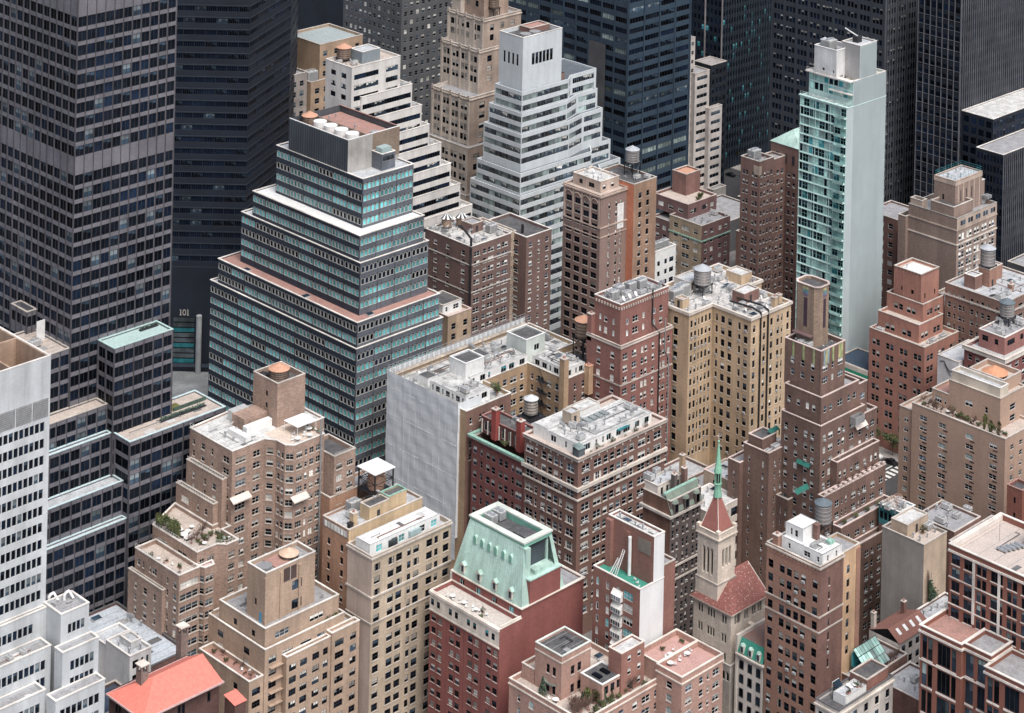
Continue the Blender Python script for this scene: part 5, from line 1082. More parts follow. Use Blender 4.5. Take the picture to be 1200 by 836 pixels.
M_(t, (l[0]+2.6, l[1]+7.2, l[2]-.8, l[3]-3.6), l[5]+5.4, WHITE, {3: Fac("..n.w..", 3, 1.6, .9, {}, (0,), FG)}, l[5]+2.2, roof=roofm('roof_bright', (.80,.80,.78), (.5,.48,.46), .35), par=.1, cope=None, name='penthouse')
for k in range(14): y = l[1]+.6+k*(l[3]-l[1]-1.2)/13; wbox(t, 'corbel', l[0]-.22, y-.25, l[5]-1.5, l[0]-.003, y+.25, l[5]-.7, LB)
chimney(t, l[0]+6.6, l[1]+6.2, l[5]+2, l[5]+5.6, .6, LB2, LB2, False); chimney(t, l[0]+1.0, l[3]-2.4, l[5]-.6, l[5]+2.4, .8, LB)
wbox(t, 'roof_box', l[2]-2.6, l[1]+2, l[5]+2.2, l[2]-1, l[1]+3.4, l[5]+3.0, TEALM)
roofing(t, (l[0]+1.6,l[1]+.6,l[2]-.5,l[1]+7), l[5]+2.2, 1.6, 3)
finish(t)
water_tank(443.2, 329.5, l[5]-.9, 2.0, 4.6, 3.4, 'grey water tank with slate cone beside the white roof boxes', WOODG, CONED)
scatter({'vent':3,'dish':1}, (l[0]+1,l[3]-3.2,l[2]-.5,l[3]-.3), l[5]-.8, 'the north roof end of the brown brick tower house')
put('ac', l[0]+3, l[1]+4.5, l[5]+2.25, 'the white roof boxes right of the church', 0, .6)

# ------------------------------------------------------------------ new red brick and glass apartment block, lower right
MB_ = wallm('brick_new_red', (.26,.105,.075), .15, .08, .9, .06); CRW = wallm('cast_stone', (.72,.69,.65), .04, .12)
t = thing('apartment_building', 'new red brick apartment block with cream bands and large blue windows, lower right corner', 'building', (437.6, 250, 0))
mv = (7,5,5,5,7,14,0); kk = dict(fh=3.1, wh=2.35, top=2.0, var=mv, fm=FD, sill=CRW, kind={'W':'pane2','s':'pane','X':'pane3'})
M_(t, (447.2, 250, 468.7, 295.6), 57.2, MB_, {3: Fac(",W.W.s's.X.s's.X.W.s's.X.W.s's.W,", **kk)}, roof=roofm('roof_gravel', (.56,.48,.43), (.45,.38,.34), .5), par=1.3, cope=CRW, bands=((1.2,.45,.35,CRW),(7.4,.25,.16,CRW),(13.6,.25,.16,CRW)), cope_out=.3)
for yy in (289.15, 282.3, 269.0, 259.6):
    b = MB(); b.box(447.2-.18-437.6, yy-.55-250, 41, 447.2-.003-437.6, yy+.1-250, 55.6, CRW); b.build('stone_pier', t)
kk2 = dict(fh=6.2, wh=5.2, top=2.0, var=mv, fm=FD, sill=CRW, kind={'W':'pane2','s':'pane','X':'pane3'})
M_(t, (437.6, 285.6, 448.4, 296.8), 41.2, MB_, {3: Fac(",s's.X's.", **kk2)}, roof=RRED, par=1.0, cope=CRW, bands=((1.0,.45,.35,CRW),(7.6,.25,.16,CRW)), cope_out=.3)
M_(t, (438.7, 278.4, 447.18, 285.58), 41.18, MB_, {3: Fac(",W.X,", **kk2)}, roof=RGREY, par=.9, cope=CRW, bands=((1.0,.45,.35,CRW),(7.6,.25,.16,CRW)), cope_out=.3)
M_(t, (436.4, 255, 447.17, 278.38), 39.6, MB_, {3: Fac(",s's.X.W.X.s's,", **kk2)}, roof=RGREY, par=.9, cope=CRW, bands=((1.0,.45,.35,CRW),), cope_out=.3)
M_(t, (452, 295.62, 470, 299), 55, MB_, {3: None}, roof=RGREY, par=.5)
roofing(t, (447.8,252,468,294.5), 55.9, 4, 8)
for k in range(7): wbox(t, 'lamp_box', 447.6+k*2.9, 295.0, 56.1, 448.1+k*2.9, 295.3, 57.0, BLACK)
wbox(t, 'parapet_wall', 447.5, 294.9, 56.0, 468.4, 295.31, 57.19, CRW)
bulk(t, (461.5, 276, 469, 284), 55.9, 61, MB_, RGREY, None, CRW, .3)
finish(t)
for k in range(5):
    b = MB(); b.bar((0,0,.4),(0,2.6,.4),.42,STEEL,10); b.box(-.4,.2,0,.4,.5,.3,BLACK); b.box(-.4,2.1,0,.4,2.4,.3,BLACK)
    dct = thing('exhaust_duct', 'silver pipe fan lying on the gravel roof of the new red block', 'duct', (455.5+k*1.25, 285.5-k*.4, 55.9), 'silver pipe fans on the gravel roof'); b.build('pipe', dct)
b = MB(); b.bar((0,0,0),(0,0,4.2),.05,BLACK); tag(b.build('antenna_mast', None, (459.5, 290, 55.9)), 'thin mast on the gravel roof of the new red block', 'mast')

# ------------------------------------------------------------------ low buildings between
t = bld('town_house', 'low white walled house with dark roof, junk and solar panel, at the lower edge', 'n1')
n1 = B['n1']; M_(t, n1, n1[5], wallm('stone_white', (.62,.60,.57), .08, .25), {3: Fac(".w.w.w.", 3.2, 1.9, 2.2, {}, (0,5), FD, COPE), 0: Fac(".w..w..w..w..w.", 3.2, 1.9, 2.2, {}, (0,5), FD, COPE)}, roof=RTAR, par=.6, cope=roofm('cope_dark', (.10,.10,.105)), bands=((.8,.4,.35,CREAM),))
M_(t, (n1[0]+12, n1[1]+1, n1[2]-.8, n1[3]-.8), n1[5]+2, wallm('brick_redbrown', (.30,.15,.12), .2, .15), {}, n1[5]-.6, roof=RTAR, par=.3, name='penthouse')
M_(t, (n1[0]+3.5, n1[1]+.8, n1[0]+11.5, n1[3]-2.4), n1[5]+1.4, WHITE, {}, n1[5]-.6, roof=RSILV, par=.2, cope=None, name='penthouse')
finish(t)
sp_ = thing('solar_panel', 'tilted solar panel on the dark roof of the low white walled house', 'solar panel', (n1[0]+5, n1[3]-2, n1[5]-.5)); b = MB(); b.quad((0,-1.1,.6),(2.6,-1.1,.6),(2.6,1.1,2.8),(0,1.1,2.8),G2); b.quad((0,1.1,2.79),(2.6,1.1,2.79),(2.6,-1.1,.59),(0,-1.1,.59),FG); b.build('panel', sp_)
b = MB()
for p, q in (((0,-1.1),(2.6,-1.1)),((0,1.1),(2.6,1.1))):
    zz = .6 if p[1] < 0 else 2.8; b.bar((*p,zz),(*q,zz),.06,WHITE); b.bar((*p,0),(*p,zz),.05,WHITE); b.bar((*q,0),(*q,zz),.05,WHITE)
b.build('frame', sp_)
for k in range(8): put(random.choice(['chair','planter','bare','table']), n1[0]+4+random.random()*7, n1[1]+1.2+random.random()*3, n1[5]+1.2, 'the cluttered roof of the low white walled house', None, .8)
n2 = B['n2']
t = bld('town_house', 'low brown house with sloping green glass conservatory roof', 'n2')
M_(t, (n2[0]-3, n2[1]-.5, n2[2], n2[3]+4), n2[5]-3, LB2, {3: Fac(".w..w..w.", 3.2, 1.9, 2.2, {}, (0,5), FD)}, roof=RGREY, par=.6)
b = MB(); x0, x1, y0, y1, za, zb = -.5, 8.5, -.6, 4.0, n2[5]-1.6, n2[5]+2.4
for k in range(8):
    for q in range(3):
        f0, f1 = q/3, (q+.93)/3; xa, xb = x0+k*1.12, x0+k*1.12+1.02
        p = lambda x, f: (x, y0+(y1-y0)*f, za+(zb-za)*f)
        pn = MB(); pn.quad(p(xa,f0),p(xb,f0),p(xb,f1),p(xa,f1),random.choice([GP,GP,GP,GS])); pn.build('pane', t)
for k in range(9): b.bar((x0+k*1.12-.05,y0,za-.02),(x0+k*1.12-.05,y1,zb-.02),.07,FD)
for q in range(4): f0 = q/3; b.bar((x0,y0+(y1-y0)*f0,za+(zb-za)*f0-.02),(x1,y0+(y1-y0)*f0,za+(zb-za)*f0-.02),.07,FD)
b.build('glazing_bar', t); wbox(t, 'end_wall', n2[0]-.7, n2[1], n2[5]-3.4, n2[0]-.5, n2[1]+4.2, n2[5]-1.8, FD); wbox(t, 'back_wall', n2[0]-.5, n2[3]-.4, n2[5]-3.4, n2[0]+8.5, n2[3]-.1, n2[5]+1.4, GT2)
finish(t)
for k in range(3): put('chiller', n2[0]-1.2+k*3.1, n2[3]+2.2, n2[5]-3.5, 'the roof behind the glass conservatory', 0, .8)
for k in range(4): put('bare', n2[0]+9+k*1.2, n2[1]+.6, n2[5]-3.5, 'the terrace right of the glass conservatory', None, .9)
n3 = B['n3']; RTILE = roofm('roof_tile_brown', (.27,.13,.10), (.2,.1,.09), .5)
t = bld('town_house', 'low house with brown tiled roof slope and white skylights', 'n3')
M_(t, (n3[0], n3[1], n3[2], n3[3]+3), n3[5]-1, wallm('stone_white', (.62,.60,.57), .08, .25), {0: Fac(".w.w.w.w.", 3.2, 1.7, 1.2, {}, (0,5), FD)}, roof=None, par=0)
b = MB(); L3 = n3[2]-n3[0]; b.quad((0,-.3,n3[5]-1),(L3,-.3,n3[5]-1),(L3,3.2,n3[5]+1.4),(0,3.2,n3[5]+1.4),RTILE); b.quad((0,3.2,n3[5]+1.4),(L3,3.2,n3[5]+1.4),(L3,9,n3[5]-1),(0,9,n3[5]-1),RTILE); b.build('roof', t)
for k in range(4): x = 2+k*2.8; b = MB(); b.quad((x,1,n3[5]-.03),(x+1,1,n3[5]-.03),(x+1,2.4,n3[5]+.93),(x,2.4,n3[5]+.93),WHITE); b.build('skylight', t)
chimney(t, n3[0]+11, n3[3]+.5, n3[5]-1, n3[5]+3, .5, LB2); chimney(t, n3[0]+1, n3[3]+2.4, n3[5]-1, n3[5]+3, .5, CREAM)
finish(t)
t = thing('town_house', 'low flat house with silver roof behind the brown tiled slope', 'building', (472, 309, 0)); M_(t, (472, 309, 486, 322.5), 21.5, LB2, {0: None}, roof=RSILV, par=.5, cope=CWHITE); roofing(t, (472.4,309.4,485.6,322), 21, 2, 6); finish(t)
scatter({'ac':4,'vent':6,'hatch':2,'goose':2}, (472,309,486,322.5), 21, 'the low silver roof behind the brown tiled slope')
t = thing('town_house', 'low grey roofed house between the conservatory and the red glass block', 'building', (446, 301, 0)); M_(t, (446, 301, 458, 313.5), 18, LB2, {}, roof=RSILV, par=.5, cope=CWHITE); finish(t)
scatter({'ac':2,'vent':4}, (446,301,458,313.5), 17.5, 'the low grey roof before the red glass block')
STUC = wallm('stucco_grey', (.36,.35,.325), .05, .2, .9, .15); BEI = wallm('stucco_beige', (.52,.42,.32), .1, .25)
n4 = B['n4']; t = bld('apartment_building', 'blank grey stucco wall house with ivy climbing its corner', 'n4')
M_(t, n4, n4[5]-2.5, STUC, {}, roof=RTAN, par=.6, mats={0: BEI}); bulk(t, (n4[0]+1, n4[3]-7, n4[2], n4[3]-2), n4[5]-3, n4[5], BEI, RWHITE, 'S'); finish(t)
b = MB()
for _ in range(1500):
    h_ = random.random()**.8; sp2 = .5+1.8*math.sin(h_*3.0)**2; leaf_cloud(b, 1, lambda: (.5+abs(random.gauss(0,sp2*.8)), -.25+random.gauss(0,.12), h_*13), .2, LEAF, LEAFB)
for k in range(14): x = random.gauss(.6,.6); b.bar((x*.3,-.1,0),(x,-.12,14+random.random()*2),.04,TWIG,3)
tag(b.build('ivy', None, (n4[0]+1.5, n4[1]-.1, 14)), 'dark ivy on the corner of the blank grey stucco house', 'ivy')
scatter({'vent':4,'ac':1,'round':2}, (n4[0],n4[1],n4[2],n4[3]-7), n4[5]-3.1, 'the roof of the blank grey stucco house')
n5 = B['n5']; t = bld('town_house', 'small house with teal glazed top storey below the street', 'n5')
M_(t, (n5[0], n5[1], n5[2], n5[3]), n5[5]-5.02, LB2, {0: Fac(".w.w.w.w.", 3.2, 1.7, 1.2, {}, (0,5), FD)}, roof=None, par=0); M_(t, (n5[0], n5[1], n5[2], n5[3]), n5[5], plainm('teal_metal', (.05,.22,.24)), {0: Fac("'s's's's's'", 9, 2.6, 1.0, {}, (8,), FD), 3: Fac("'s's's's's'", 9, 2.6, 1.0, {}, (8,), FD)}, n5[5]-5, roof=RWHITE, par=.3, cope=WHITE); finish(t)
ar = thing('pergola', 'curved red timber pergola on the roof above the teal glazed storey', 'pergola', (n5[0]+.8, n5[1]+4.6, n5[5]-.3))
for k in range(6): b = MB(); p = [(k*1.0, 2.0*math.cos(a_), 1.8*math.sin(a_)) for a_ in np.linspace(0, math.pi, 10)]; [b.bar(p[i], p[i+1], .07, TERRA, 4) for i in range(9)]; b.build('rib', ar)
scatter({'ac':3,'vent':3,'goose':1}, (n5[0]-3,n5[1],n5[2],n5[3]), n5[5]-.3, 'the white roof above the teal glazed storey')
t = thing('town_house', 'dark brick rear house in shade between stucco wall and tan tower', 'building', (493, 321, 0)); M_(t, (489, 322, 501, 334), 36, LB2, {0: Fac(".w.w.w.w.", 3.1, 1.7, 1.5, {}, (0,2,5), FD, COPE), 3: None}, roof=RGREY, par=.6); finish(t)
scatter({'ac':4,'vent':5}, (489,322,505,334), 35.4, 'the roof of the dark brick rear house')

# ------------------------------------------------------------------ lower left: red roofed house, white box house, low roofs
RR = B['Rr']; t = bld('clubhouse', 'dark brick house under a coral red hipped metal roof', 'Rr')
CORAL = plainm('coral_roof', (.70,.215,.165), .6, 0, .12); DBR = wallm('brick_dark', (.14,.075,.065), .35, .2)
ze = RR[5]-1; x0, y0, x1, y1 = 281.4, 384.6, 302.4, 397.6
M_(t, (x0+.4, y0+.4, x1-.4, y1-.4), ze, DBR, {3: Fac("..n'n..n'n...", 5, 2.2, 1.5, {'n':'arch'}, (0,), FD), 0: Fac("..n'n....n'n.....n..", 5, 2.2, 1.8, {'n':'arch'}, (0,), FD)}, roof=None, par=0)
b = MB(); A, Bq, Cq, Dq = (0,0,ze), (x1-x0,0,ze), (x1-x0,y1-y0,ze), (0,y1-y0,ze); hx = (y1-y0)/2; R1 = (hx+1.0, hx, ze+3.6); R2 = (x1-x0-hx*.1, hx, ze+3.6)
b.quad(A,Bq,R2,R1,CORAL); b.ngon([Dq,A,R1],CORAL); b.quad(Cq,Dq,R1,R2,CORAL); b.ngon([Bq,Cq,R2],CORAL); b.build('roof', t)
for k in range(1, 34):
    x = k*(x1-x0)/34; f_ = min(1, x/(hx+1.0)); top = (max(x, hx+1.0 if False else x), hx*f_, ze+3.6*f_); s2 = MB(); s2.bar((x,0,ze+.02),(x,hx*f_,ze+3.6*f_+.02),.035,CORAL); s2.build('seam', t)
for k in range(1, 20):
    y = k*(y1-y0)/20; f_ = min(y, y1-y0-y)/hx; s2 = MB(); s2.bar((0,y,ze+.02),((hx+1.0)*f_,y,ze+3.6*f_+.02),.035,CORAL); s2.build('seam', t)
gt = MB(); ring(gt, rect(0,0,x1-x0,y1-y0), .25, .2, ze-.35, ze-.02, plainm('gutter_pink', (.62,.42,.40))); gt.build('gutter', t)
PBK = wallm('chimney_brick', (.24,.19,.17), .3, .25)
for cx, cy, zz, hh in ((x0+5.0, y0+7.2, ze+.6, 5.6), (x0+20.5, y1+.9, ze-8, 14)):
    o_ = t.location; b = MB(); b.box(cx-.95-o_.x,cy-.95-o_.y,zz,cx+.95-o_.x,cy+.95-o_.y,zz+hh-1.6,PBK)
    for sx in (-.75,.75):
        for sy in (-.75,.75): b.box(cx+sx-.2-o_.x,cy+sy-.2-o_.y,zz+hh-1.6,cx+sx+.2-o_.x,cy+sy+.2-o_.y,zz+hh-.3,PBK)
    b.box(cx-.95-o_.x,cy-.95-o_.y,zz+hh-.3,cx+.95-o_.x,cy+.95-o_.y,zz+hh,PBK); b.build('chimney', t)
    b = MB(); b.box(cx-1.15-o_.x,cy-1.15-o_.y,zz+hh+.002,cx+1.15-o_.x,cy+1.15-o_.y,zz+hh+.18,CREAM); b.build('chimney_cap', t)
finish(t)
t = thing('shed', 'small coral red roofed annexe right of the hipped house', 'building', (x1+.5, y0-4, 0)); b = MB(); b.box(0,0,0,3,3.6,ze-4.4,DBR); b.build('wall', t); b = MB(); b.quad((-.2,-.2,ze-4.39),(3.2,-.2,ze-4.39),(3.2,3.8,ze-3.6),(-.2,3.8,ze-3.6),CORAL); b.build('roof', t)
wb = B['wbox']; t = bld('town_house', 'white painted box house with stepped roof parapets behind the coral red roof', 'wbox')
WG = wallm('white_grey_wall', (.62,.65,.67), .06, .25)
M_(t, wb, wb[5], WG, {0: Fac(".W.n.n.", 3.2, 1.8, 1.3, {}, (0,), FD), 3: None}, roof=RSILV, par=.5, cope=CWHITE); M_(t, (wb[0]+2.4, wb[1]+3, wb[2]-.6, wb[3]-2), wb[5]+.9, WG, {}, wb[5]-.4, roof=RSILV, par=.2, cope=CWHITE, name='penthouse'); M_(t, (wb[0]+.3, wb[3]+.02, wb[2]+2, wb[3]+6), wb[5]-1.4, WG, {}, roof=RSILV, par=.5, cope=CWHITE); finish(t)
scatter({'vent':4,'hatch':1,'goose':1}, (wb[0],wb[1],wb[2],wb[3]), wb[5]-.5, 'the white box house behind the coral roof')
dk_ = B['dkroof']; t = bld('town_house', 'low house with dark blue black roof beside the white box house', 'dkroof'); M_(t, (281.5, 399.5, 291.6, 409), dk_[5]-4, DBR, {}, roof=roofm('roof_navy', (.03,.05,.085), (.1,.1,.12), .4), par=.5); M_(t, (286, 398.4, 291.6, 399.45), dk_[5]-2, BEI, {}, roof=RTAN, par=.2); finish(t)
t = thing('low_building', 'long low building with pale blue grey roof beside the tan brick house', 'building', (297, 416, 0)); M_(t, (298.5, 418, 318.3, 446.5), 30.6, wallm('brick_dark', (.14,.075,.065), .35, .2), {}, roof=roofm('roof_bluegrey', (.50,.55,.60), (.32,.33,.35), .5), par=.5, cope=roofm('cope_dark', (.10,.10,.105))); roofing(t, (299,418.5,318,446), 30.1, 2.4, 6); finish(t)
scatter({'vent':6,'hatch':2,'goose':2}, (298.5,418,318.3,446.5), 30.1, 'the long pale blue grey roof')
for k in range(9): put('round' if k % 3 else 'ac', 284+random.random()*10, 418+random.random()*9, 34, 'the littered yard roof beside the pale slab', None, .9)
t = thing('low_building', 'littered yard roof between the pale slab and the white box house', 'building', (280, 410, 0)); M_(t, (276, 413.2, 298, 430), 34, DBR, {}, roof=RTAN, par=.0, cope=None); finish(t)
# ------------------------------------------------------------------ big brown brick corner house with white string courses
PB = wallm('brick_plum', (.225,.132,.108), .22, .18, .9, .1); PB2 = wallm('brick_crimson', (.23,.085,.08), .2, .2, .9, .12)
t = bld('apartment_building', 'big brown brick corner apartment house with white string courses and a white penthouse', 'P')
p, pp = B['P'], B['Pp']; kk = dict(fh=3.39, wh=1.95, top=2.2, var=SH, fm=FW, sill=CREAM, zmin=3)
M_(t, p, p[5], PB, {0: Fac(".W.W,w,w,w,w,w.W,n.W.", **kk), 3: Fac(",W,n.w,w,w,n.W.", **kk)}, roof=RTAN, par=.6, cope=wallm('cope_pinkgrey', (.52,.45,.41), .08, .2), bands=((7.5,.9,.55,CREAM),(10.6,.4,.3,CREAM),(.3,.4,.35,COPE)), cope_out=.5)
for k in range(7):
    for y in (p[1]+2.2+k*2.55,): wbox(t, 'medallion', p[0]-.1, y-.22, p[5]-1.5, p[0]-.003, y+.22, p[5]-1.05, CREAM)
for k in range(11): x = p[0]+2+k*3.05; wbox(t, 'medallion', x-.22, p[1]-.1, p[5]-1.5, x+.22, p[1]-.003, p[5]-1.05, CREAM)
BRT = roofm('roof_bright2', (.66,.66,.64), (.24,.235,.23), .8)
zr = p[5]-.6
M_(t, (p[0]+2.6, p[1]+2.4, p[2]-3.0, p[3]-6), zr+2.7, WHITE, {0: Fac("..X..n..n.W..W.X..W..W.", 3, 1.7, .6, {'X':'pane3','W':'pane2'}, (0,5,8), FW), 3: Fac(".W...n....", 3, 1.7, .6, {'W':'pane2'}, (0,5), FW)}, zr, roof=BRT, par=.12, cope=None, name='penthouse')
M_(t, (p[0]+2.6, p[3]-5.98, p[0]+14, p[3]-.6), zr+3.0, WHITE, {3: Fac("..n..W..", 3, 2.0, .8, {'W':'pane2'}, (0,5), FW)}, zr, roof=BRT, par=.12, cope=None, name='penthouse')
bulk(t, (p[0]+9, p[3]-8.5, p[0]+12.4, p[3]-5.2), zr+3.0, zr+6, wallm('bulk_beige', (.50,.42,.34), .08, .3), RSILV, 'S'); bulk(t, (p[0]+15, p[3]-5, p[0]+24, p[3]-.8), zr, zr+3.4, WHITE, BRT, None)
roofing(t, (p[0]+3,p[1]+3,p[2]-3.5,p[3]-6.4), zr+2.58, 2, 7)
for k in range(4): wbox(t, 'skylight', p[0]+14+k*2.2, p[1]+9.5, zr+2.6, p[0]+15.7+k*2.2, p[1]+12, zr+3.0, wallm('skylight_grey', (.22,.26,.27)))
wbox(t, 'awning', p[0]+17.5, p[1]+1.4, zr+2.2, p[0]+21.5, p[1]+2.38, zr+2.35, GT2); gl = MB(); gl.box(1.2,1.0,p[5]-.5,3.6,3.2,p[5]+1.7,G3); gl.quad((1.0,.8,p[5]+1.7),(3.8,.8,p[5]+1.7),(3.8,3.3,p[5]+2.3),(1.0,3.3,p[5]+2.3),GS); gl.build('glass_porch', t)
finish(t)
for k, q in enumerate((8.5, 14.5, 23.5, 28)): put('cone' if k == 3 else 'round', p[0]+q, p[1]+1.2, zr, 'the terrace round the white penthouse', None, .9)
for k in range(5): put('planter', p[0]+6+k*4.5, p[1]+.9, zr, 'the terrace round the white penthouse', 0, .6)
scatter({'vent':14,'goose':3,'ac':3}, (p[0]+3, p[1]+3, p[2]-4, p[3]-7), zr+2.6, 'the white penthouse roof of the brown corner house', [(p[0]+14,p[1]+9,p[0]+23,p[1]+12.5)])
t = bld('apartment_building', 'narrow crimson brick wing with green cornice, red chimneys and column fronted attic', 'P2')
q2 = B['P2']; kk = dict(fh=3.3, wh=1.9, top=2.6, var=(1,0,13,4,5), fm=FG, sill=None, zmin=3)
M_(t, (q2[0], q2[1]+.02, q2[2]+.4, q2[3]), q2[5], PB2, {3: Fac(",w.n.w,w.w,w.n,W,", **kk)}, roof=None, par=0, mats={1: PB, 2: PB})
b = MB(); ring(b, rel((q2[0], q2[1]+.03, q2[2]+.4, q2[3]), t.location), .9, .1, q2[5]-.1, q2[5]+.35, TEALM); b.build('cornice', t); b = MB(); ring(b, rel((q2[0], q2[1]+.04, q2[2]+.4, q2[3]-.01), t.location), .6, .1, q2[5]-.6, q2[5]-.103, CREAM); b.build('cornice', t)
za = q2[5]+.3
M_(t, (q2[0]+3.2, q2[1]+.05, q2[2]+.35, q2[3]-.3), za+4.2, wallm('brick_crimson_dark', (.17,.07,.065), .2, .2), {3: Fac(".X.w.w.w.w.X.", 4, 2.6, 1.0, {'X':'pane3','w':'pane'}, (0,5,8), FW)}, za-.2, roof=RTAR, par=.5, cope=wallm('cope_pink', (.40,.22,.20)))
for k in range(9): y = q2[1]+1.5+k*2.2; b = MB(); b.lathe(2.9, y-q2[1], [(.22,za),(.2,za+3.6)], CREAM, 10); b.build('column', t)
CHR = wallm('chimney_red', (.33,.07,.06), .12, .2)
for y in (q2[3]-6.5, q2[1]+4.0):
    chimney(t, q2[0]+2.6, y, za, za+8.2, .85, CHR); 
finish(t)
put('round', q2[0]+1.6, q2[1]+9, za, 'the crimson wing terrace', None, .9); put('goose', q2[0]+7, q2[1]+11, za+3.7, 'the black attic roof of the crimson wing'); put('vent', q2[0]+6.5, q2[1]+6, za+3.7, 'the black attic roof of the crimson wing')

RQ = roofm('roof_white_mixed', (.62,.62,.60), (.19,.185,.18), .85)
# ------------------------------------------------------------------ U-shaped tan house behind white scaffold netting
UT = wallm('brick_honey', (.46,.33,.21), .2, .2, .9, .12)
t = bld('apartment_building', 'U-shaped honey brick house, avenue side wrapped in white netting, roof of white penthouses', 'Q1')
q = B['Q1']; zq = q[5]-1.6
kk = dict(fh=3.3, wh=1.8, top=2.2, var=SH, fm=FW, sill=CREAM, zmin=20)
U = [(429,440.5),(446.4,440.5),(446.4,451.5),(464,451.5),(464,436.3),(473.5,436.3),(473.5,452),(484.5,452),(484.5,471.2),(429,471.2)]
mass(t, poly_(t, U), 0, zq, UT, {0: Fac(".n..W....w..", **dict(kk, zmin=30)), 2: Fac(".W.n.w.W.w.", **dict(kk, zmin=22)), 3: Fac(".n.W.w.W.", **dict(kk, zmin=22)), 4: Fac("...n..w.", **dict(kk, zmin=22))}, RQ, .9, CWHITE, mats={0: PB, 4: PB})
pk = dict(fh=3, wh=1.6, top=.6, kind={'W':'pane2'}, var=(0,5,0,8), fm=FG)
def pent(r, h, S=None, W=None, roof=RQ, m=WHITE):
    M_(t, r, zq+h, m, {0: S and Fac(S, **pk), 3: W and Fac(W, **pk)}, zq-.9, roof=roof, par=.12, cope=None, name='penthouse')
pent((431.5, 443.4, 440.9, 458), 2.2, ".W.n.W.", ".n.W.n.W.n.W.n.")
pent((440.92, 451.6, 464, 458), 2.4, ".n..W.n....W.W..W.", None)
pent((465.0, 437.4, 473.2, 450.6), 2.2, ".W..n.W.", ".W.W.n.W.n.")
M_(t, (440.0, 452.4, 447.2, 459), zq+6.2, WHITE, {}, zq+2.0, roof=RTAR, par=.3, cope=WHITE, name='penthouse')
M_(t, (465.2, 453.4, 473, 461.4), zq+5.6, wallm('pale_aqua', (.60,.68,.66), .05, .15), {0: Fac("...W..", 3, 1.8, 2.2, {'W':'pane2'}, (0,), FW)}, zq-.9, roof=RTAR, par=.4, cope=WHITE, name='penthouse')
pent((447.5, 460.5, 458, 466), 1.6, None, None, RTAR); pent((433, 460.5, 437, 465), 1.4, None, None, RTAR)
M_(t, (473.55, 440, 484.5, 451.95), 43.4, UT, {}, roof=RTAR, par=.4); M_(t, (474, 430.5, 479, 436.2), zq+1.5, PB, {}, roof=RTAR, par=.4, cope=CWHITE) if False else None
roofing(t, (474,453,484,470.8), zq-.9, 2, 6); roofing(t, (431.8,443.6,440.6,451), zq+2.1, 1.6, 4); roofing(t, (447.6,452,463.8,457.8), zq+2.3, 1.6, 6); roofing(t, (465.2,437.8,473,450.3), zq+2.1, 1.8, 5); roofing(t, (430,461,470,470.5), zq-.9, 1.8, 8); roofing(t, (430,441,446,443.2), zq-.9, 1.8, 2); roofing(t, (474,441,484,451), 43.0, 2, 4)
chimney(t, 463.0, 436.0, 20, zq+6.4, .95, UT); chimney(t, 472.6, 435.3, zq-6, zq+2.0, .9, wallm('render_ochre', (.58,.40,.25)), TERRA)
for k in range(5):
    zz = zq-3-k*3.3; b = MB(); b.box(464-1.2-429, 443-443.3, zz, 464-.01-429, 447-443.3, zz+.08, BLACK); b.bar((33.8,443-443.3,zz+1),(33.8,447-443.3,zz+1),.06,BLACK); b.bar((34,443.3-443.3,zz),(34.8,446.8-443.3,zz+3.2),.1,BLACK); b.build('fire_escape', t)
finish(t)
scatter({'vent':12,'ac':5,'goose':4,'dish':3,'hatch':4}, (430,458.5,484,470.5), zq-.9, 'the white roof of the netted house', [(440,452,447.2,459),(465,453,473,462),(447,460,458,466),(433,460,437,465)])
scatter({'vent':7,'ac':2}, (432,444,440.5,451), zq+2.1, 'the avenue side penthouse of the netted house'); scatter({'vent':9,'ac':3,'goose':1}, (447.5,451.8,463.5,457.6), zq+2.3, 'the long penthouse of the netted house'); scatter({'vent':8,'ac':2,'hatch':1}, (465.3,437.8,473,450.2), zq+2.1, 'the courtyard wing penthouse of the netted house')
put('tree', 443.6, 443.5, zq-.9, 'the courtyard edge of the netted house', 0, .8); put('round', 445, 444.5, zq-.9, 'the courtyard edge of the netted house', 0, 1.1)
wk = thing('water_tower_base', 'low white block under the silver tank in the courtyard of the netted house', 'tank base', (441.6, 428, 0)); b = MB(); b.box(-2.6,-2.6,0,2.6,2.6,44.5,WHITE); b.build('wall', wk); b = MB(); b.box(-2.75,-2.75,44.5,2.75,2.75,44.8,BLACK); b.build('roof', wk)
water_tank(441.6, 428, 44.8, 1.9, 3.9, .9, 'silver grey water tank above the courtyard of the netted house', wallm('tank_silver', (.50,.47,.42), .15, .3), plainm('cone_pale', (.58,.60,.61)))
water_tank(481, 445.5, 43.0, 2.5, 4.6, 7.7, 'orange cone water tank on tall black trestle behind the netted house', WOOD, TERRA)
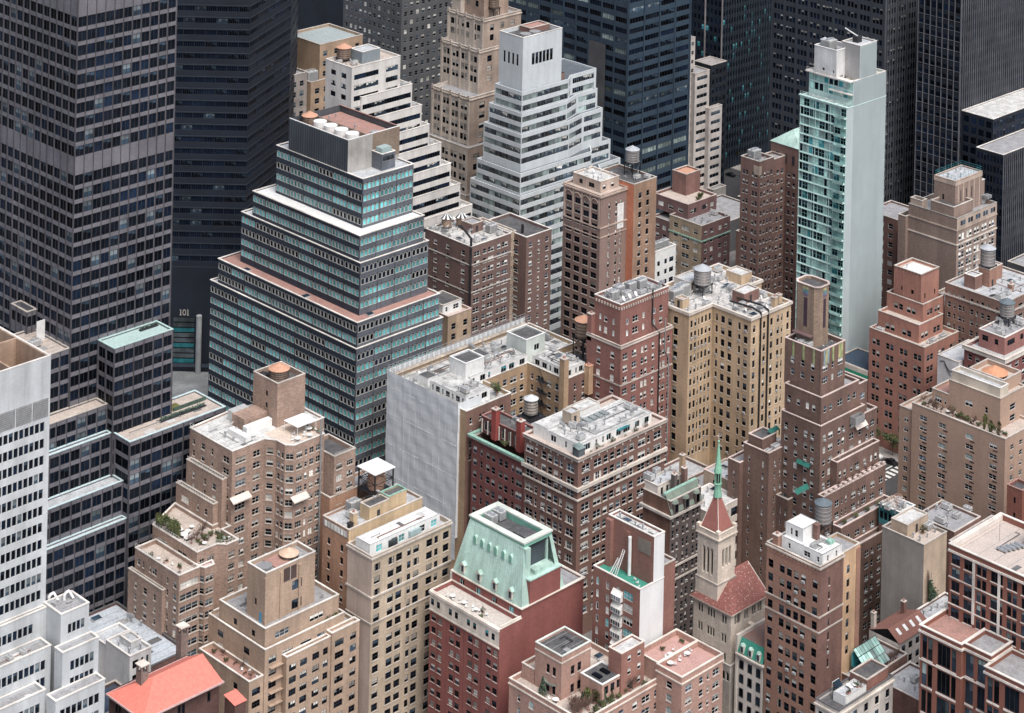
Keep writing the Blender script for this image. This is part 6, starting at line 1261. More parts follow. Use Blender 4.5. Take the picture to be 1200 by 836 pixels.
# netting: hung on poles, slightly slack, with seams
NET = wallm("netting_white", (.86,.88,.89), .05, .04, .8, .06, (.60,.64,.67)); SEAM = plainm('netting_seam', (.78,.79,.80))
sc_ = thing('scaffold', 'white scaffold netting hung over the avenue front of the honey brick house', 'scaffold', (428.2, 438, 0))
def net(P0, P1, z0, z1, nx, nz, name='netting'):
    P0, P1 = Vector(P0), Vector(P1); u = P1-P0; n_ = Vector((u.y, -u.x)).normalized(); b = MB()
    ph = [random.uniform(0, 6) for _ in range(8)]
    def pt(i, k):
        a_, z = i/nx, z0+(z1-z0)*k/nz; bay = abs(math.sin(a_*nx/4*math.pi)); dd = .03*bay*abs(math.sin(k/4*math.pi+.4))+.03*math.sin(a_*37+ph[0]+k*.6)+.03*math.sin(k*1.7+ph[1]+a_*11)+.015*math.sin(a_*91+ph[2])
        q_ = P0+u*a_+n_*dd; return (q_.x, q_.y, z)
    V = [[pt(i, k) for k in range(nz+1)] for i in range(nx+1)]
    for i in range(nx):
        for k in range(nz): b.quad(V[i][k], V[i+1][k], V[i+1][k+1], V[i][k+1], NET)
    o_ = b.build(name, sc_)
    for i in range(0, nx+1, 5):
        for k in range(0, nz, 3):
            if random.random() < .75: s_ = MB(); s_.bar(tuple(Vector(V[i][k])+Vector((*n_*.03,0))), tuple(Vector(V[i][min(k+3,nz)])+Vector((*n_*.03,0))), .035, SEAM, 3); s_.build('seam', sc_)
    for k in (6, 13, 21, 29, 36):
        if k <= nz: 
            for i in range(0, nx, 4):
                if random.random() < .7: s_ = MB(); s_.bar(tuple(Vector(V[i][k])+Vector((*n_*.03,0))), tuple(Vector(V[min(i+4,nx)][k])+Vector((*n_*.03,0))), .035, SEAM, 3); s_.build('seam', sc_)
zt = q[5]
net((0, 34.2), (0, 5.0), 4, zt, 60, 40); net((.02, 5.0), (8.9, 5.0), 10, zt, 16, 36)
nb = MB(); nb.box(.1, 34.3, zt-3.5, 55.5, 34.36, zt+.1, NET); nb.build('netting', sc_)
po = []
for k in range(30): po.append((.12+k*1.9, 34.0))
for x, y in po:
    b = MB(); b.bar((x,y,zq-1),(x,y,zt+1.5),.06,STEEL); b.bar((x,y-1.4,zq-1),(x,y-1.4,zt+1.3),.06,STEEL); b.bar((x,y,zt-.2),(x,y-1.4,zq-.8),.04,STEEL); b.build('pole', sc_)
b = MB()
for zz in (zt+.6, zt+1.3): b.bar((.1,34,zz),(55.3,34,zz),.05,STEEL); b.bar((.1,32.6,zz-.2),(55.3,32.6,zz-.2),.05,STEEL)
for zz in (zt+.5, zt+1.1): b.bar((.1,34,zz),(.1,5.2,zz),.05,STEEL)
b.build('ledger', sc_)
for k in range(14): b = MB(); b.bar((.15,33.6-k*2.15,zt-3),(.15,33.6-k*2.15,zt+1.3),.05,STEEL); b.build('pole', sc_)
b = MB(); b.box(.3,32.4,zq+.3,55,33.9,zq+.38,wallm('scaffold_deck', (.50,.44,.36))); b.build('deck', sc_)

# ------------------------------------------------------------------ red brick stepped house with corbelled top
RB = wallm('brick_rose', (.285,.135,.115), .22, .18, .9, .1)
t = bld('apartment_building', 'rose brick stepped house with corbelled top, black flues and crowded grey roof', 'R1')
r1, r2 = B['R1'], B['R2']; kk = dict(fh=3.3, wh=1.75, top=2.4, var=(1,2,0,4,1,5), fm=FW, sill=COPE, zmin=14)
M_(t, (r1[0]+1.4, r1[1], r1[2], r1[3]+2), r1[5], RB, {0: Fac(".W..W..w,w..w..w,w.w.", **kk), 3: Fac("...w...w..", **kk)}, roof=RTAN, par=.8, bands=((.3,.4,.2,COPE),(11,.35,.15,COPE)))
M_(t, (r2[0]+.6, r2[1]+.4, r2[2]+4.2, r2[3]+1.2), r2[5], RB, {0: Fac("..n.,W.,n...n.,w..", **dict(kk, top=4.6, kind={'n':'arch','W':'twin'})), 3: Fac("..n.w..n..", **dict(kk, top=4.6, kind={'n':'arch'}))}, r1[5]-.8, roof=RGREY, par=.7, cope=CWHITE)
roofing(t, (r2[0]+1,r2[1]+1,r2[2]+3.6,r2[3]+.6), r2[5]-.7, 2, 6)
for k in range(22): x = r2[0]+.9+k*1.0; wbox(t, 'corbel', x-.2, r2[1]+.1, r2[5]-1.5, x+.2, r2[1]+.397, r2[5]-.8, COPE)
for k in range(9): y = r2[1]+.9+k*1.1; wbox(t, 'corbel', r2[0]+.3, y-.2, r2[5]-1.5, r2[0]+.597, y+.2, r2[5]-.8, COPE)
chimney(t, r1[0]+2.2, r1[3]+1.2, r1[5]-2, r1[5]+5.5, .8, RB)
pipe_run(t, [(r2[0]+14.2,r2[1]+.25,r2[5]+1),(r2[0]+14.2,r2[1]+.25,r1[5]+2),(r2[0]+15.4,r1[1]-.2,r1[5]-.5),(r2[0]+15.4,r1[1]-.2,14)], .22, BLACK, 'flue'); pipe_run(t, [(r1[2]-3.4,r1[1]-.2,r1[5]+3),(r1[2]-3.4,r1[1]-.2,r1[5]-6),(r1[2]-1.6,r1[1]-.2,r1[5]-9),(r1[2]-1.6,r1[1]-.2,14)], .2, STEEL, 'flue')
finish(t)
zr2 = r2[5]-.7; wr = 'the grey roof of the rose brick stepped house'
for x, y in ((3.5,6),(7.5,7.5),(12,7),(16,6.5)): put('chiller', r2[0]+x, r2[1]+y, zr2, wr, 0, .95)
for k in range(3): put('dish', r2[0]+3+k*2.6, r2[1]+1.8, zr2, wr, 0, 1.3)
scatter({'vent':7,'ac':3,'goose':3}, (r2[0]+1,r2[1]+1,r2[2]+4,r2[3]+1), zr2, wr)

# ------------------------------------------------------------------ golden brick twin-wing house
GB_ = wallm('brick_gold', (.57,.435,.29), .15, .22, .9, .14)
t = bld('apartment_building', 'golden yellow brick apartment house in two wings with crowded white roof and black flues', 'S1')
s1, s2 = B['S1'], B['S2']; kk = dict(fh=3.38, wh=2.0, top=2.4, var=(0,0,5,4,1,3), fm=FD, sill=COPE, zmin=16)
zs = s1[5]
SP = [(s1[0],s1[1]),(508,s1[1]),(508,s2[1]+.3),(526.6,s2[1]+.3),(526.6,421),(533,421),(533,438),(s1[0],438)]
mass(t, poly_(t, SP), 0, zs, GB_, {0: Fac(".w.w.n.w.w.w.", **kk), 1: Fac(".n.w.w..n.w.", **kk), 2: Fac(".w..n.w.,.w..w.n..w.", **kk), 7: Fac("..w..w...w...", **kk)}, roofm('roof_white_dirty', (.66,.64,.61), (.26,.25,.24), .8), .9, CREAM, bands=((.1,.5,.4,CREAM),), cope_out=.35)
for x, y in ((512.2, s2[1]+.1), (515.6, s2[1]+.1)): pipe_run(t, [(x,y,16),(x,y,zs+.6),(x,y+3,zs+1.2),(x+.5,y+12,zs+.4)], .3, BLACK, 'flue')
roofing(t, (498,419.8,526,437), zs-.9, 2, 9); roofing(t, (509,405.5,526,419), zs-.9, 2.3, 7)
bulk(t, (516, 414, 523, 418.5), zs-.9, zs+2.2, LB2, RWHITE, 'S'); bulk(t, (527, 424, 532, 430), zs-.9, zs+1.9, GB_, RWHITE, None); bulk(t, (510, 430, 518, 436), zs-.9, zs+2.4, CREAM, RSILV, 'S'); bulk(t, (500, 424, 503, 427), zs-.9, zs+1.6, GB_, RTAN, 'W')
chimney(t, 521.5, 407, zs-.9, zs+2, .7, GB_); chimney(t, 524.8, 408, zs-.9, zs+1.6, .7, GB_)
finish(t)
wg = 'the crowded white roof of the golden brick house'
scatter({'vent':26,'dish':9,'goose':7,'ac':7,'hatch':4}, (499,406,532,437), zs-.9, wg, [(516,414,523,418.5),(527,424,532,430),(510,430,518,436),(500,424,503,427),(499,406,508,419),(526,404,534,421)])
put('chiller', 503.5, 430, zs-.9, wg, 0, 1.3); put('chiller', 507.5, 430.8, zs-.9, wg, 0, 1.3)
water_tank(513, 427.5, zs-.6, 2.5, 4.3, 3.0, 'grey water tank with steel cone on the golden brick house roof', WOODG, CONEG)

# ------------------------------------------------------------------ dark brown setback tower with painted crown
TB = wallm('brick_umber', (.19,.12,.098), .28, .25, .9, .16); TBL = wallm('brick_umber_pale', (.30,.225,.17), .3, .25, .9, .18)
t = bld('apartment_tower', 'dark umber brick setback tower with a slim painted crown, taller than its neighbours', 'T3', 'building')
T0, T1, T2, T3, T4 = B['T0'], B['T1'], B['T2'], B['T3'], B['T4']; COP2 = wallm('cope_pinkwhite', (.62,.52,.49), .08, .2)
kk = dict(fh=3.15, wh=1.75, top=2.6, var=(1,2,0,1,3,4,24,23,0,5), fm=FW, sill=None)
M_(t, (T3[0], T3[1], 493, T3[3]), T3[5], TB, {0: Fac(".w.W..w,w..W..w.", **kk), 3: Fac(".w..w..w.w..", **kk)}, roof=RGREY, par=.8, cope=COP2)
M_(t, (T2[0], T2[1], 491.5, T2[3]), T2[5], TB, {0: Fac(".w.w..W..w.w.", **kk), 3: Fac(".w..w..w.w..", **kk)}, T3[5]-.8, roof=RGREY, par=.8, cope=COP2)
M_(t, T1, T1[5], TB, {0: Fac(".X..w..X.", **dict(kk, top=4.0)), 3: Fac("..w..w..w..", **dict(kk, top=4.0))}, T2[5]-.8, roof=RTAR, par=1.1, cope=COP2)
cx0, cy0, cx1, cy1 = T0[0], T0[1], T0[2], T0[3]; c_ = 1.2
oct_ = [(cx0+c_,cy0),(cx1-c_,cy0),(cx1,cy0+c_),(cx1,cy1-c_),(cx1-c_,cy1),(cx0+c_,cy1),(cx0,cy1-c_),(cx0,cy0+c_)]
sl = Fac("...w...", 30, 8.2, 3.6, {'w':'tall'}, (6,), FD, None, .35, -9)
PUR = plainm('slit_purple', (.06,.035,.05)); 
mass(t, poly_(t, oct_), T1[5]-1.1, T0[5], TBL, {}, RTAR, .7, COP2, cope_out=.25)
ox, oy = t.location.x, t.location.y
for (xa, ya, xb, yb) in (((cx0+cx1)/2-.55, cy0-.06, (cx0+cx1)/2+.55, cy0-.003), (cx0-.06, (cy0+cy1)/2-.6, cx0-.003, (cy0+cy1)/2+.6)):
    wbox(t, 'slit_window', xa, ya, T0[5]-11, xb, yb, T0[5]-3.4, PUR)
cols = [plainm('paint_blue', (.13,.20,.27), .8, 0, .4), plainm('paint_violet', (.20,.13,.20), .8, 0, .4), plainm('paint_teal', (.15,.27,.25), .8, 0, .4), plainm('paint_yellow', (.42,.38,.20), .8, 0, .4), plainm('paint_green', (.32,.38,.18), .8, 0, .4), plainm('paint_cyan', (.27,.36,.38), .8, 0, .4)]
for k in range(4):
    m_ = [cols[3], cols[2], cols[0], cols[1]][k]; za = T0[5]-.5-k*.6
    wbox(t, 'painted_band', (cx0+cx1)/2-.75, cy0-.1, za-.58, (cx0+cx1)/2+.75, cy0-.004, za, m_); wbox(t, 'painted_band', cx0-.1, (cy0+cy1)/2-.85, za-.58, cx0-.004, (cy0+cy1)/2+.85, za, m_)
for k in range(3): y = T1[1]+2.3+k*3.4; wbox(t, 'painted_strip', T1[0]-.06, y-.3, T1[5]-4.0, T1[0]-.003, y+.3, T1[5]-.1, cols[4])
for x, w_, m_ in ((T1[0]+2.4, 1.2, cols[5]), (T1[0]+5.3, .35, cols[4]), (T1[0]+8.6, 1.0, cols[3]), (T1[0]+2.4, .4, cols[3]), (T1[0]+8.6, .35, cols[4])):
    wbox(t, 'painted_strip', x-w_, T1[1]-.06-(.03 if w_ < .5 else 0), T1[5]-3.9, x+w_, T1[1]-.003, T1[5]-.1, m_)
b = MB(); b.box(cx0-1.6-ox, cy0+1-oy, T1[5]+1.6, cx0-.05-ox, cy1-.8-oy, T1[5]+1.9, plainm('awning_umber', (.16,.10,.10))); b.build('lean_to', t)
# lower stepped terraces towards the street
stp = [((490, 351.9, 497.6, 366), 58.5, 4), ((493.02, 350.6, 499.5, 353.6), 53.6, 0)]
M_(t, (491.55, 354.8, 495.6, 366), 62.5, TB, {0: Fac(".W.", **kk)}, roof=RGREY, par=.9, cope=COP2); M_(t, (493.05, 353.9, 499.0, 366), 54.5, TB, {0: Fac(".w.W.", **kk)}, roof=RGREY, par=.9, cope=COP2)
M_(t, (478.5, 351.6, 497.2, 353.68), 46.8, TB, {0: Fac(".w.w..w.W..w..w.w.", **kk), 3: None}, roof=RGREY, par=.9, cope=COP2)
M_(t, (470.6, 349.8, 497.8, 351.58), 41, TB, {0: Fac(".W..W.n.n..W.n.W..W..W.", **dict(kk, var=(5,0,3,1))), 3: None}, roof=RRED, par=1.0, cope=COP2)
M_(t, (474, 346.6, 497.2, 349.78), 33, TB, {0: Fac("..W..W.w..W..w..W.", **dict(kk, var=(5,0,3,1))), 3: None}, roof=RGREY, par=1.0, cope=COP2); M_(t, (476, 344.2, 496, 346.58), 28, TB, {0: Fac("..W..W.w..W..w..W.", **dict(kk, var=(5,0,3,1))), 3: None}, roof=RGREY, par=1.0, cope=COP2)
for k in range(13): wbox(t, 'crenel', 471.2+k*2.1, 349.7, 41.2, 472.3+k*2.1, 350.2, 41.9, COP2)
M_(t, (486.5, 356.5, 491, 364), 72, plainm('grey_frame', (.22,.26,.28)), {0: Fac("'s's's's'", 9, 2.4, .9, {}, (1,), FG)}, 62.8, roof=RSILV, par=.3) if False else None
AWG = plainm('awning_green', (.02,.14,.11)); AWC = plainm('awning_cream', (.66,.58,.52))
for (x0, x1, y, zz, m_) in ((488.5, 493.5, 353.6, 52.0, AWC), (467.5, 472.8, 357, 40.4, AWG)):
    b = MB(); b.quad((x0-ox,y-1.0-oy,zz),(x1-ox,y-1.0-oy,zz),(x1-ox,y-oy-.01,zz+1),(x0-ox,y-oy-.01,zz+1),m_); b.build('awning', t)
b = MB(); b.quad((T3[0]-.9-ox,361-oy,45.4),(T3[0]-.9-ox,356.6-oy,45.4),(T3[0]-.01-ox,356.6-oy,46.2),(T3[0]-.01-ox,361-oy,46.2),AWG); b.build('awning', t)
b = MB(); ring(b, rel((486.5,351.8,490.5,353.5), t.location), .05, .1, 54, 56, FG); b.build('glass_room', t)
finish(t)
wt_ = 'the street terraces of the umber setback tower'
for k in range(8): put(random.choice(['round','planter','bare']), 473+k*3, 350.8, 40.1, wt_, 0, .7)
scatter({'vent':4,'ac':2}, (T1[0]+.5,T1[1]+.5,T1[2]-.5,T1[3]-.5), T1[5]-1.1, 'the crown terrace of the umber tower', [T0])
for k in range(4): put('round', 478+k*5, 348.2, 32.1, wt_, 0, .8)
k2 = B['K2']
t = bld('apartment_building', 'plain dark brown brick lift block left of the umber tower, red terrace on top', 'K2')
M_(t, (k2[0], k2[1], k2[2]+1.5, k2[3]), k2[5], TB, {0: Fac("...n..n...", zmin=10, **kk), 3: Fac("..n.....n..", zmin=10, **kk)}, roof=RRED, par=1.0, cope=COP2); M_(t, (k2[0]+1.2, k2[1]+3.2, k2[2]+1.2, k2[3]-.6), k2[5]+2.2, TB, {}, k2[5]-1, roof=RTAR, par=.3, cope=COP2, name='penthouse')
M_(t, (k2[0]+3.5, k2[1]-4, k2[2]+6, k2[1]-.02), k2[5]-12, TB, {0: Fac("..w..w..", zmin=10, **kk), 3: Fac("..n..n.", zmin=10, **kk)}, roof=RTAR, par=.6); M_(t, (k2[0]-1.5, k2[3]+.02, k2[2]+2, k2[3]+4), k2[5]-5, TB, {3: Fac("..n..", zmin=10, **kk)}, roof=RGREY, par=.6, cope=COP2)
b = MB(); b.quad((5,3.4,k2[5]+2.6),(9,3.4,k2[5]+2.6),(9,4.6,k2[5]+3.2),(5,4.6,k2[5]+3.2),AWG); b.build('awning', t)
finish(t)
scatter({'ac':2,'vent':3,'round':2}, (k2[0]+.5,k2[1]+.3,k2[2]+1,k2[1]+3), k2[5]-1, 'the red terrace left of the umber tower')
DMK = wallm('stone_sooty', (.13,.105,.10), .2, .3); dm = B['DM']
t = bld('apartment_building', 'sooty dark house with weathered green mansard and dormers, behind the church spire', 'DM')
kk2 = dict(fh=3.25, wh=2.0, top=4.6, var=(0,0,4,3), fm=FG, sill=COPE)
M_(t, (dm[0], dm[1], dm[2], 384), dm[5]-1, DMK, {0: Fac(".w.w..w.w..w.w.", **kk2)}, roof=RTAR, par=.3, mats={3: wallm('brick_rust', (.20,.11,.08), .2, .3)}, bands=((3.6,.6,.7,COPE),(17,.4,.4,COPE),(20.5,.4,.3,COPE)))
b = MB(); zz = dm[5]-4.2; b.quad((-.2,-.5,zz),(12.3,-.5,zz),(12.3,1.6,zz+4.6),(-.2,1.6,zz+4.6),wallm('slate_green', (.20,.26,.22), .2, .3)); b.box(-.2,1.6,zz+4.2,12.3,2.4,zz+4.75,TEALM); b.build('mansard', t)
for k in range(3):
    x = 1.6+k*4.2; b = MB(); b.box(x-.9,-.75,zz+.1,x+.9,1.2,zz+2.5,DMK); b.box(x-.55,-.8,zz+.3,x+.55,-.75,zz+2.2,G1); b.lathe(x,.1,[(1.15,zz+2.5),(.9,zz+3.1),(.3,zz+3.3)],wallm('slate_green', (.20,.26,.22)),14); b.build('dormer', t)
M_(t, (dm[0]+.3, 379.3, dm[0]+10, 383.8), dm[5]+1.2, CREAM, {0: Fac(".n.n.n.n.", 3, 1.7, .8, {}, (0,), FD)}, dm[5]-3, roof=RSILV, par=.2, name='penthouse'); chimney(t, dm[0]+5, 377.8, dm[5]-2, dm[5]+3.4, .6, DMK); chimney(t, dm[0]+9, 377.8, dm[5]-2, dm[5]+3.8, .6, LB2); chimney(t, dm[0]+10.5, 379.8, dm[5]-2, dm[5]+6, .6, UT)
finish(t)
scatter({'vent':5,'ac':2}, (dm[0],379,dm[0]+10.5,385.5), dm[5]+1.3, 'the white attic roof behind the church spire')
# low roofs north-east of the spire
t = thing('low_building', 'low pale building with drawn-on white roof and cream arcade, behind the green spire', 'building', (455.5, 375.3, 0)); M_(t, (455.5, 375.3, 468.2, 386), 32.5, CREAM, {0: Fac(".X.X.X.", 4, 2.2, 1.6, {}, (0,5), FD)}, roof=RWHITE, par=.4, cope=CWHITE); finish(t)
scatter({'vent':6,'hatch':2,'goose':1}, (456,376,468,385.5), 32.1, 'the white roof behind the green spire')
t = thing('low_building', 'long low white roof between the golden house and the spire', 'building', (453, 381.2, 0)); M_(t, (455.5, 386.3, 470, 397), 27, PB2, {0: Fac(".w.w.w.w.", 3, 1.6, 1.6, {}, (0,5), FD)}, roof=RSILV, par=.7, cope=LB2); bulk(t, (457, 388, 459, 390), 26.3, 30.5, UT); finish(t)
scatter({'vent':6,'hatch':3,'ac':2}, (456,387,470,396), 26.3, 'the long low white roof by the golden house')
t = thing('low_building', 'tan low house with white hatched roof between golden house and lift block', 'building', (470, 380, 0)); M_(t, (471.5, 381.5, 481, 391), 33.5, BEI, {0: Fac(".w.n.w.", 3, 1.6, 1.6, {}, (0,5), FD), 3: Fac("..n...", 3, 1.6, 1.6, {}, (0,), FD)}, roof=RSILV, par=.4, cope=COP2); finish(t)
scatter({'hatch':3,'dish':1,'vent':2}, (472,382,480.5,390.5), 33.1, 'the hatched roof of the low tan house')
t = thing('low_building', 'pink walled house with littered roof left of the umber tower', 'building', (484, 381, 0)); M_(t, (484, 378.5, 495, 388), 37, wallm('render_pinkish', (.58,.44,.36), .08, .25), {}, roof=RSILV, par=.8, cope=COP2, mats={0: TB}); finish(t)
scatter({'ac':4,'vent':4,'goose':2,'dish':2}, (484.3,378.8,494.7,387.7), 36.2, 'the littered roof left of the umber tower')
t = thing('low_building', 'shadowy low house at the foot of the golden brick wings', 'building', (474, 394, 0)); M_(t, (474, 395.5, 507.5, 403.5), 24, PB, {}, roof=RGREY, par=.7); M_(t, (474, 404, 496, 418.7), 20, PB, {}, roof=RSILV, par=.7); finish(t)
scatter({'vent':7,'ac':3,'hatch':3}, (475,396,507,403), 23.3, 'the grey low roof below the golden house')
# ------------------------------------------------------------------ salmon brick stepped tower
UB = wallm('brick_salmon_red', (.40,.20,.155), .16, .2, .9, .1)
t = bld('apartment_tower', 'salmon red brick stepped tower with white topped lift house, east of the avenue', 'U', 'building')
u, u2, u1 = B['U'], B['U2'], B['U1']; kk = dict(fh=3.5, wh=1.9, top=2.8, var=(0,5,4,1,0), fm=FG, sill=None, zmin=2)
pw = ".w'w..w'w..w'w..w'w."
M_(t, u, u[5], UB, {0: Fac(".w'w..w'w..w'w.", **kk), 3: Fac(pw, **kk)}, roof=RTAN, par=1.0)
M_(t, (u[0]+3.4, u[1]+4.6, u[2]-2, u[3]-.8), u[5]+4.6, UB, {0: Fac(".w'w..w'w.", **kk), 3: Fac("..w'w..w'w..", **dict(kk, var=(1,0)))}, u[5]-1, roof=RTAN, par=.9)
M_(t, u2, u2[5], UB, {0: Fac("..w'w.w'w..", **dict(kk, top=2.2)), 3: Fac("..w'w.w'w..", **dict(kk, top=2.2))}, u[5]+3.6, roof=RGREY, par=1.0)
M_(t, (u1[0]-.4, u1[1], u1[2], u1[3]), u1[5], UB, {0: Fac("..n.....n..", 8, 1.7, 6.2, {}, (0,), FD), 3: Fac("...w...w...", 8, 1.3, 5.6, {}, (0,), FD)}, u2[5]-.9, roof=RTAN, par=.7)
wbox(t, 'white_roof', u1[0]+1.2, u1[1]+1.2, u1[5]-.68, u1[2]-1.4, u1[3]-1.6, u1[5]-.6, WHITE)
for k in range(8):
    y = u1[1]+.5+k*(u1[3]-u1[1]-1)/7; wbox(t, 'crest', u1[0]-.52, y-.2, u1[5]-.5, u1[0]-.403, y+.25, u1[5]+.1, LB2)
    x = u1[0]+.2+k*(u1[2]-u1[0]-.8)/7; wbox(t, 'crest', x-.2, u1[1]-.12, u1[5]-.5, x+.25, u1[1]-.003, u1[5]+.1, LB2)
for k in range(4): wbox(t, 'pilaster', u1[0]-.5, u1[1]+1.5+k*2.5, u2[5], u1[0]-.402, u1[1]+1.9+k*2.5, u1[5]-.8, UB)
finish(t)
ws = 'the setback terraces of the salmon brick tower'
for x, y, zz in ((u[0]+1.5,u[3]-3,u[5]-1),(u[0]+7,u[1]+1.8,u[5]-1),(u[0]+12,u[1]+1.5,u[5]-1),(u[2]-1,u[1]+8,u[5]-1)): put('ac', x, y, zz, ws, None, 1.1)
for k in range(5): put('chair', u[0]+3+k*2.5, u[1]+2.6, u[5]-1, ws)
put('vent', u1[0]+2.3, u1[3]-3, u1[5]-.6, 'the white lift house roof of the salmon tower')
t = thing('low_building', 'low brick house with dark blue roof and green fascia between umber and salmon towers', 'building', (579.9, 414.9, 0))
M_(t, (579.9, 414.9, 592, 428), 21.5, PB2, {3: Fac(".w.w..w.w..w.w.", 3.4, 1.7, 4.2, {}, (0,4), FW), 0: Fac(".w.w.", 3.4, 1.7, 4.2, {}, (0,4), FW)}, roof=roofm('roof_navy2', (.04,.07,.11), (.1,.1,.12), .3), par=.2); wbox(t, 'fascia', 579.6, 415, 17.8, 579.89, 428, 20.2, plainm('fascia_green', (.03,.33,.20))); wbox(t, 'fascia', 579.6, 415, 20.21, 579.89, 428, 21.6, CREAM); finish(t)
# ------------------------------------------------------------------ wide tan apartment slab, right
VT = wallm('brick_sand', (.46,.325,.25), .12, .1, .9, .06)
t = bld('apartment_building', 'wide sand coloured brick slab with planted roof terrace and cream roof box, right side', 'V')
v = B['V']; kk = dict(fh=2.75, wh=1.35, top=2.4, var=(0,5,15,7,1,4,23,20), fm=FW, sill=None, zmin=5)
M_(t, v, v[5], VT, {3: Fac("..W...W.....W....W..", **kk), 0: Fac("..w..w..w..", **kk)}, roof=RTAN, par=.6)
M_(t, (v[0]+.6, v[3]+.02, v[2]-2, v[3]+4.6), v[5]-2.5, VT, {3: Fac("..W..", **kk)}, roof=RTAN, par=.6)
# window AC grilles below each opening
for k in range(15):
    for f_ in (.145,.37,.66,.90):
        y = v[3]-f_*(v[3]-v[1]); wbox(t, 'grille', v[0]-.05, y-.7, v[5]-4.35-k*2.75, v[0]-.003, y+.7, v[5]-3.95-k*2.75, wallm('grille_brown', (.09,.06,.055), .3, .1))
vp = (526.5, 333, 539, 349.5); zv = 55.5
M_(t, vp, zv, VT, {3: Fac("....W...n...", 3, 1.7, 3.6, {}, (0,1), FW), 0: Fac("..w..", 3, 1.7, 3, {}, (0,), FW)}, v[5]-.6, roof=RTAN, par=.4); M_(t, (526.5, 349.52, 535, 355), v[5]+3.4, VT, {3: Fac(".X.n.", 3, 1.8, 1.4, {}, (1,), FW)}, v[5]-.6, roof=RRED, par=.6, cope=COPE)
M_(t, (526.9, 333.4, 531, 349), zv+2.6, wallm('cream_box', (.66,.60,.50), .05, .15), {}, zv-.4, roof=RSILV, par=.8, cope=CWHITE); M_(t, (531.1, 335, 540, 346), zv+3.0, VT, {}, zv-.4, roof=RTAN, par=1.2, cope=COPE)
finish(t)
water_tank(535.3, 340.5, zv+1.6, 3.3, .8, .1, 'flat round orange tank lid sunk in the roof of the sand brick slab', VT, plainm('lid_orange', (.58,.28,.16), .8), group=None)
wv = 'the planted terrace of the sand brick slab'
for k in range(24): put(random.choice(['bare','bare','round','planter','bare','col']), v[0]+1.2+random.random()*3, v[3]-1.5-k*1.15, v[5]-.6, wv, None, random.uniform(.7,1.1))
put('tree', v[0]+1.5, v[1]+5, v[5]-.6, wv, 0, .6); put('table', v[0]+3, v[3]-10, v[5]-.6, wv); put('chair', v[0]+3.4, v[3]-12, v[5]-.6, wv)
t = thing('apartment_building', 'red brick stair block before the sand brick slab at the right edge', 'building', (503, 311, 0)); M_(t, (503, 311, 508, 315.6), 46, wallm('brick_new_red', (.26,.105,.075)), {0: Fac(".n.n.", 4, 1.6, 2.4, {}, (0,), FD), 3: Fac("..n..", 4, 1.6, 2.4, {}, (0,), FD)}, roof=RTAR, par=.6, cope=RRED); M_(t, (508.02, 300, 530, 312), 50, PB, {3: Fac(".w.w.w.", 3, 1.7, 2, {}, SH, FD), 0: Fac(".w.w.w.", 3, 1.7, 2, {}, SH, FD)}, roof=RGREY, par=.8); finish(t)
# ------------------------------------------------------------------ right edge cluster
AB_ = wallm('brick_mauve', (.25,.155,.125), .22, .2, .9, .12)
t = bld('apartment_building', 'mauve brown brick house with pale roof and brick tank tower, right edge', 'AM')
m_ = B['AM']; kk = dict(fh=3.3, wh=1.7, top=2.2, var=(0,3,1,4,5,0), fm=FW, sill=None, zmin=10)
M_(t, m_, m_[5], AB_, {3: Fac(".w.n.w,n..w.n.w.w..n,w.", **kk), 0: Fac(".w.w..w.w.", **kk)}, roof=RSILV, par=.5, bands=((3.2,.4,.3,COPE),))
roofing(t, (m_[0]+.5,m_[1]+.5,m_[2]-.5,m_[3]-.5), m_[5]-.5, 2.2, 8)
bulk(t, (m_[0]+8, m_[1]+11, m_[0]+12, m_[1]+15), m_[5]-.5, m_[5]+5, LB, RGREY, 'S'); bulk(t, (m_[0]+3, m_[1]+13, m_[0]+7, m_[1]+17), m_[5]-.5, m_[5]+3.5, LB2, RSILV, None, CWHITE); bulk(t, (m_[0]+15, m_[1]+13, m_[0]+18.5, m_[1]+17), m_[5]-.5, m_[5]+3.8, LB, RWHITE, None); chimney(t, m_[0]+11, m_[1]+5, m_[5]-.5, m_[5]+1.6, .8, LB)
finish(t)
water_tank(m_[0]+10, m_[1]+13, m_[5]+5, 2.3, 5.2, .8, 'grey wooden water tank on a pink brick box, right edge', WOODG, CONEG)
scatter({'vent':9,'hatch':2,'ac':3}, (m_[0]+1,m_[1]+1,m_[2]-1,m_[1]+12), m_[5]-.5, 'the pale roof of the mauve brick house')
am = B.get('AM2x', (580.5,365,600,375.5)); z2 = 45.8
t = thing('apartment_building', 'brown brick house with white balustrade and roof rooms at the right edge', 'building', (575, 362, 0))
M_(t, (575, 362.5, 600, 376.6), 43.2, PB2, {3: Fac(".w.w.n.w.w.", **kk), 0: Fac(".w.w.w.w.w.w.", **kk)}, roof=RSILV, par=1.0, cope=CREAM, bands=((.2,.9,.5,CREAM),), cope_out=.6); M_(t, (579.5, 365.5, 596, 374.5), 47.4, wallm('brick_pinkred', (.36,.17,.15), .15, .15), {3: Fac(".W..w..", 3, 1.7, 1.2, {}, (0,8), FD), 0: Fac(".X..w..w.", 3, 1.7, 1.2, {}, (0,), FD)}, 42.2, roof=RGREY, par=.3, cope=CWHITE)
railing(t, [(575.1,376.4),(575.1,362.7),(599,362.7)], 43.3, 1.0, CREAM, .8, 'balustrade'); finish(t)
water_tank(590, 371.5, 47.1, 2.2, 4.0, 2.6, 'grey water tank with slate blue cone over the white balustrade', WOODG, CONED)
scatter({'ac':4,'vent':6,'goose':2}, (580,366,596,374), 47.1, 'the roof rooms over the white balustrade')
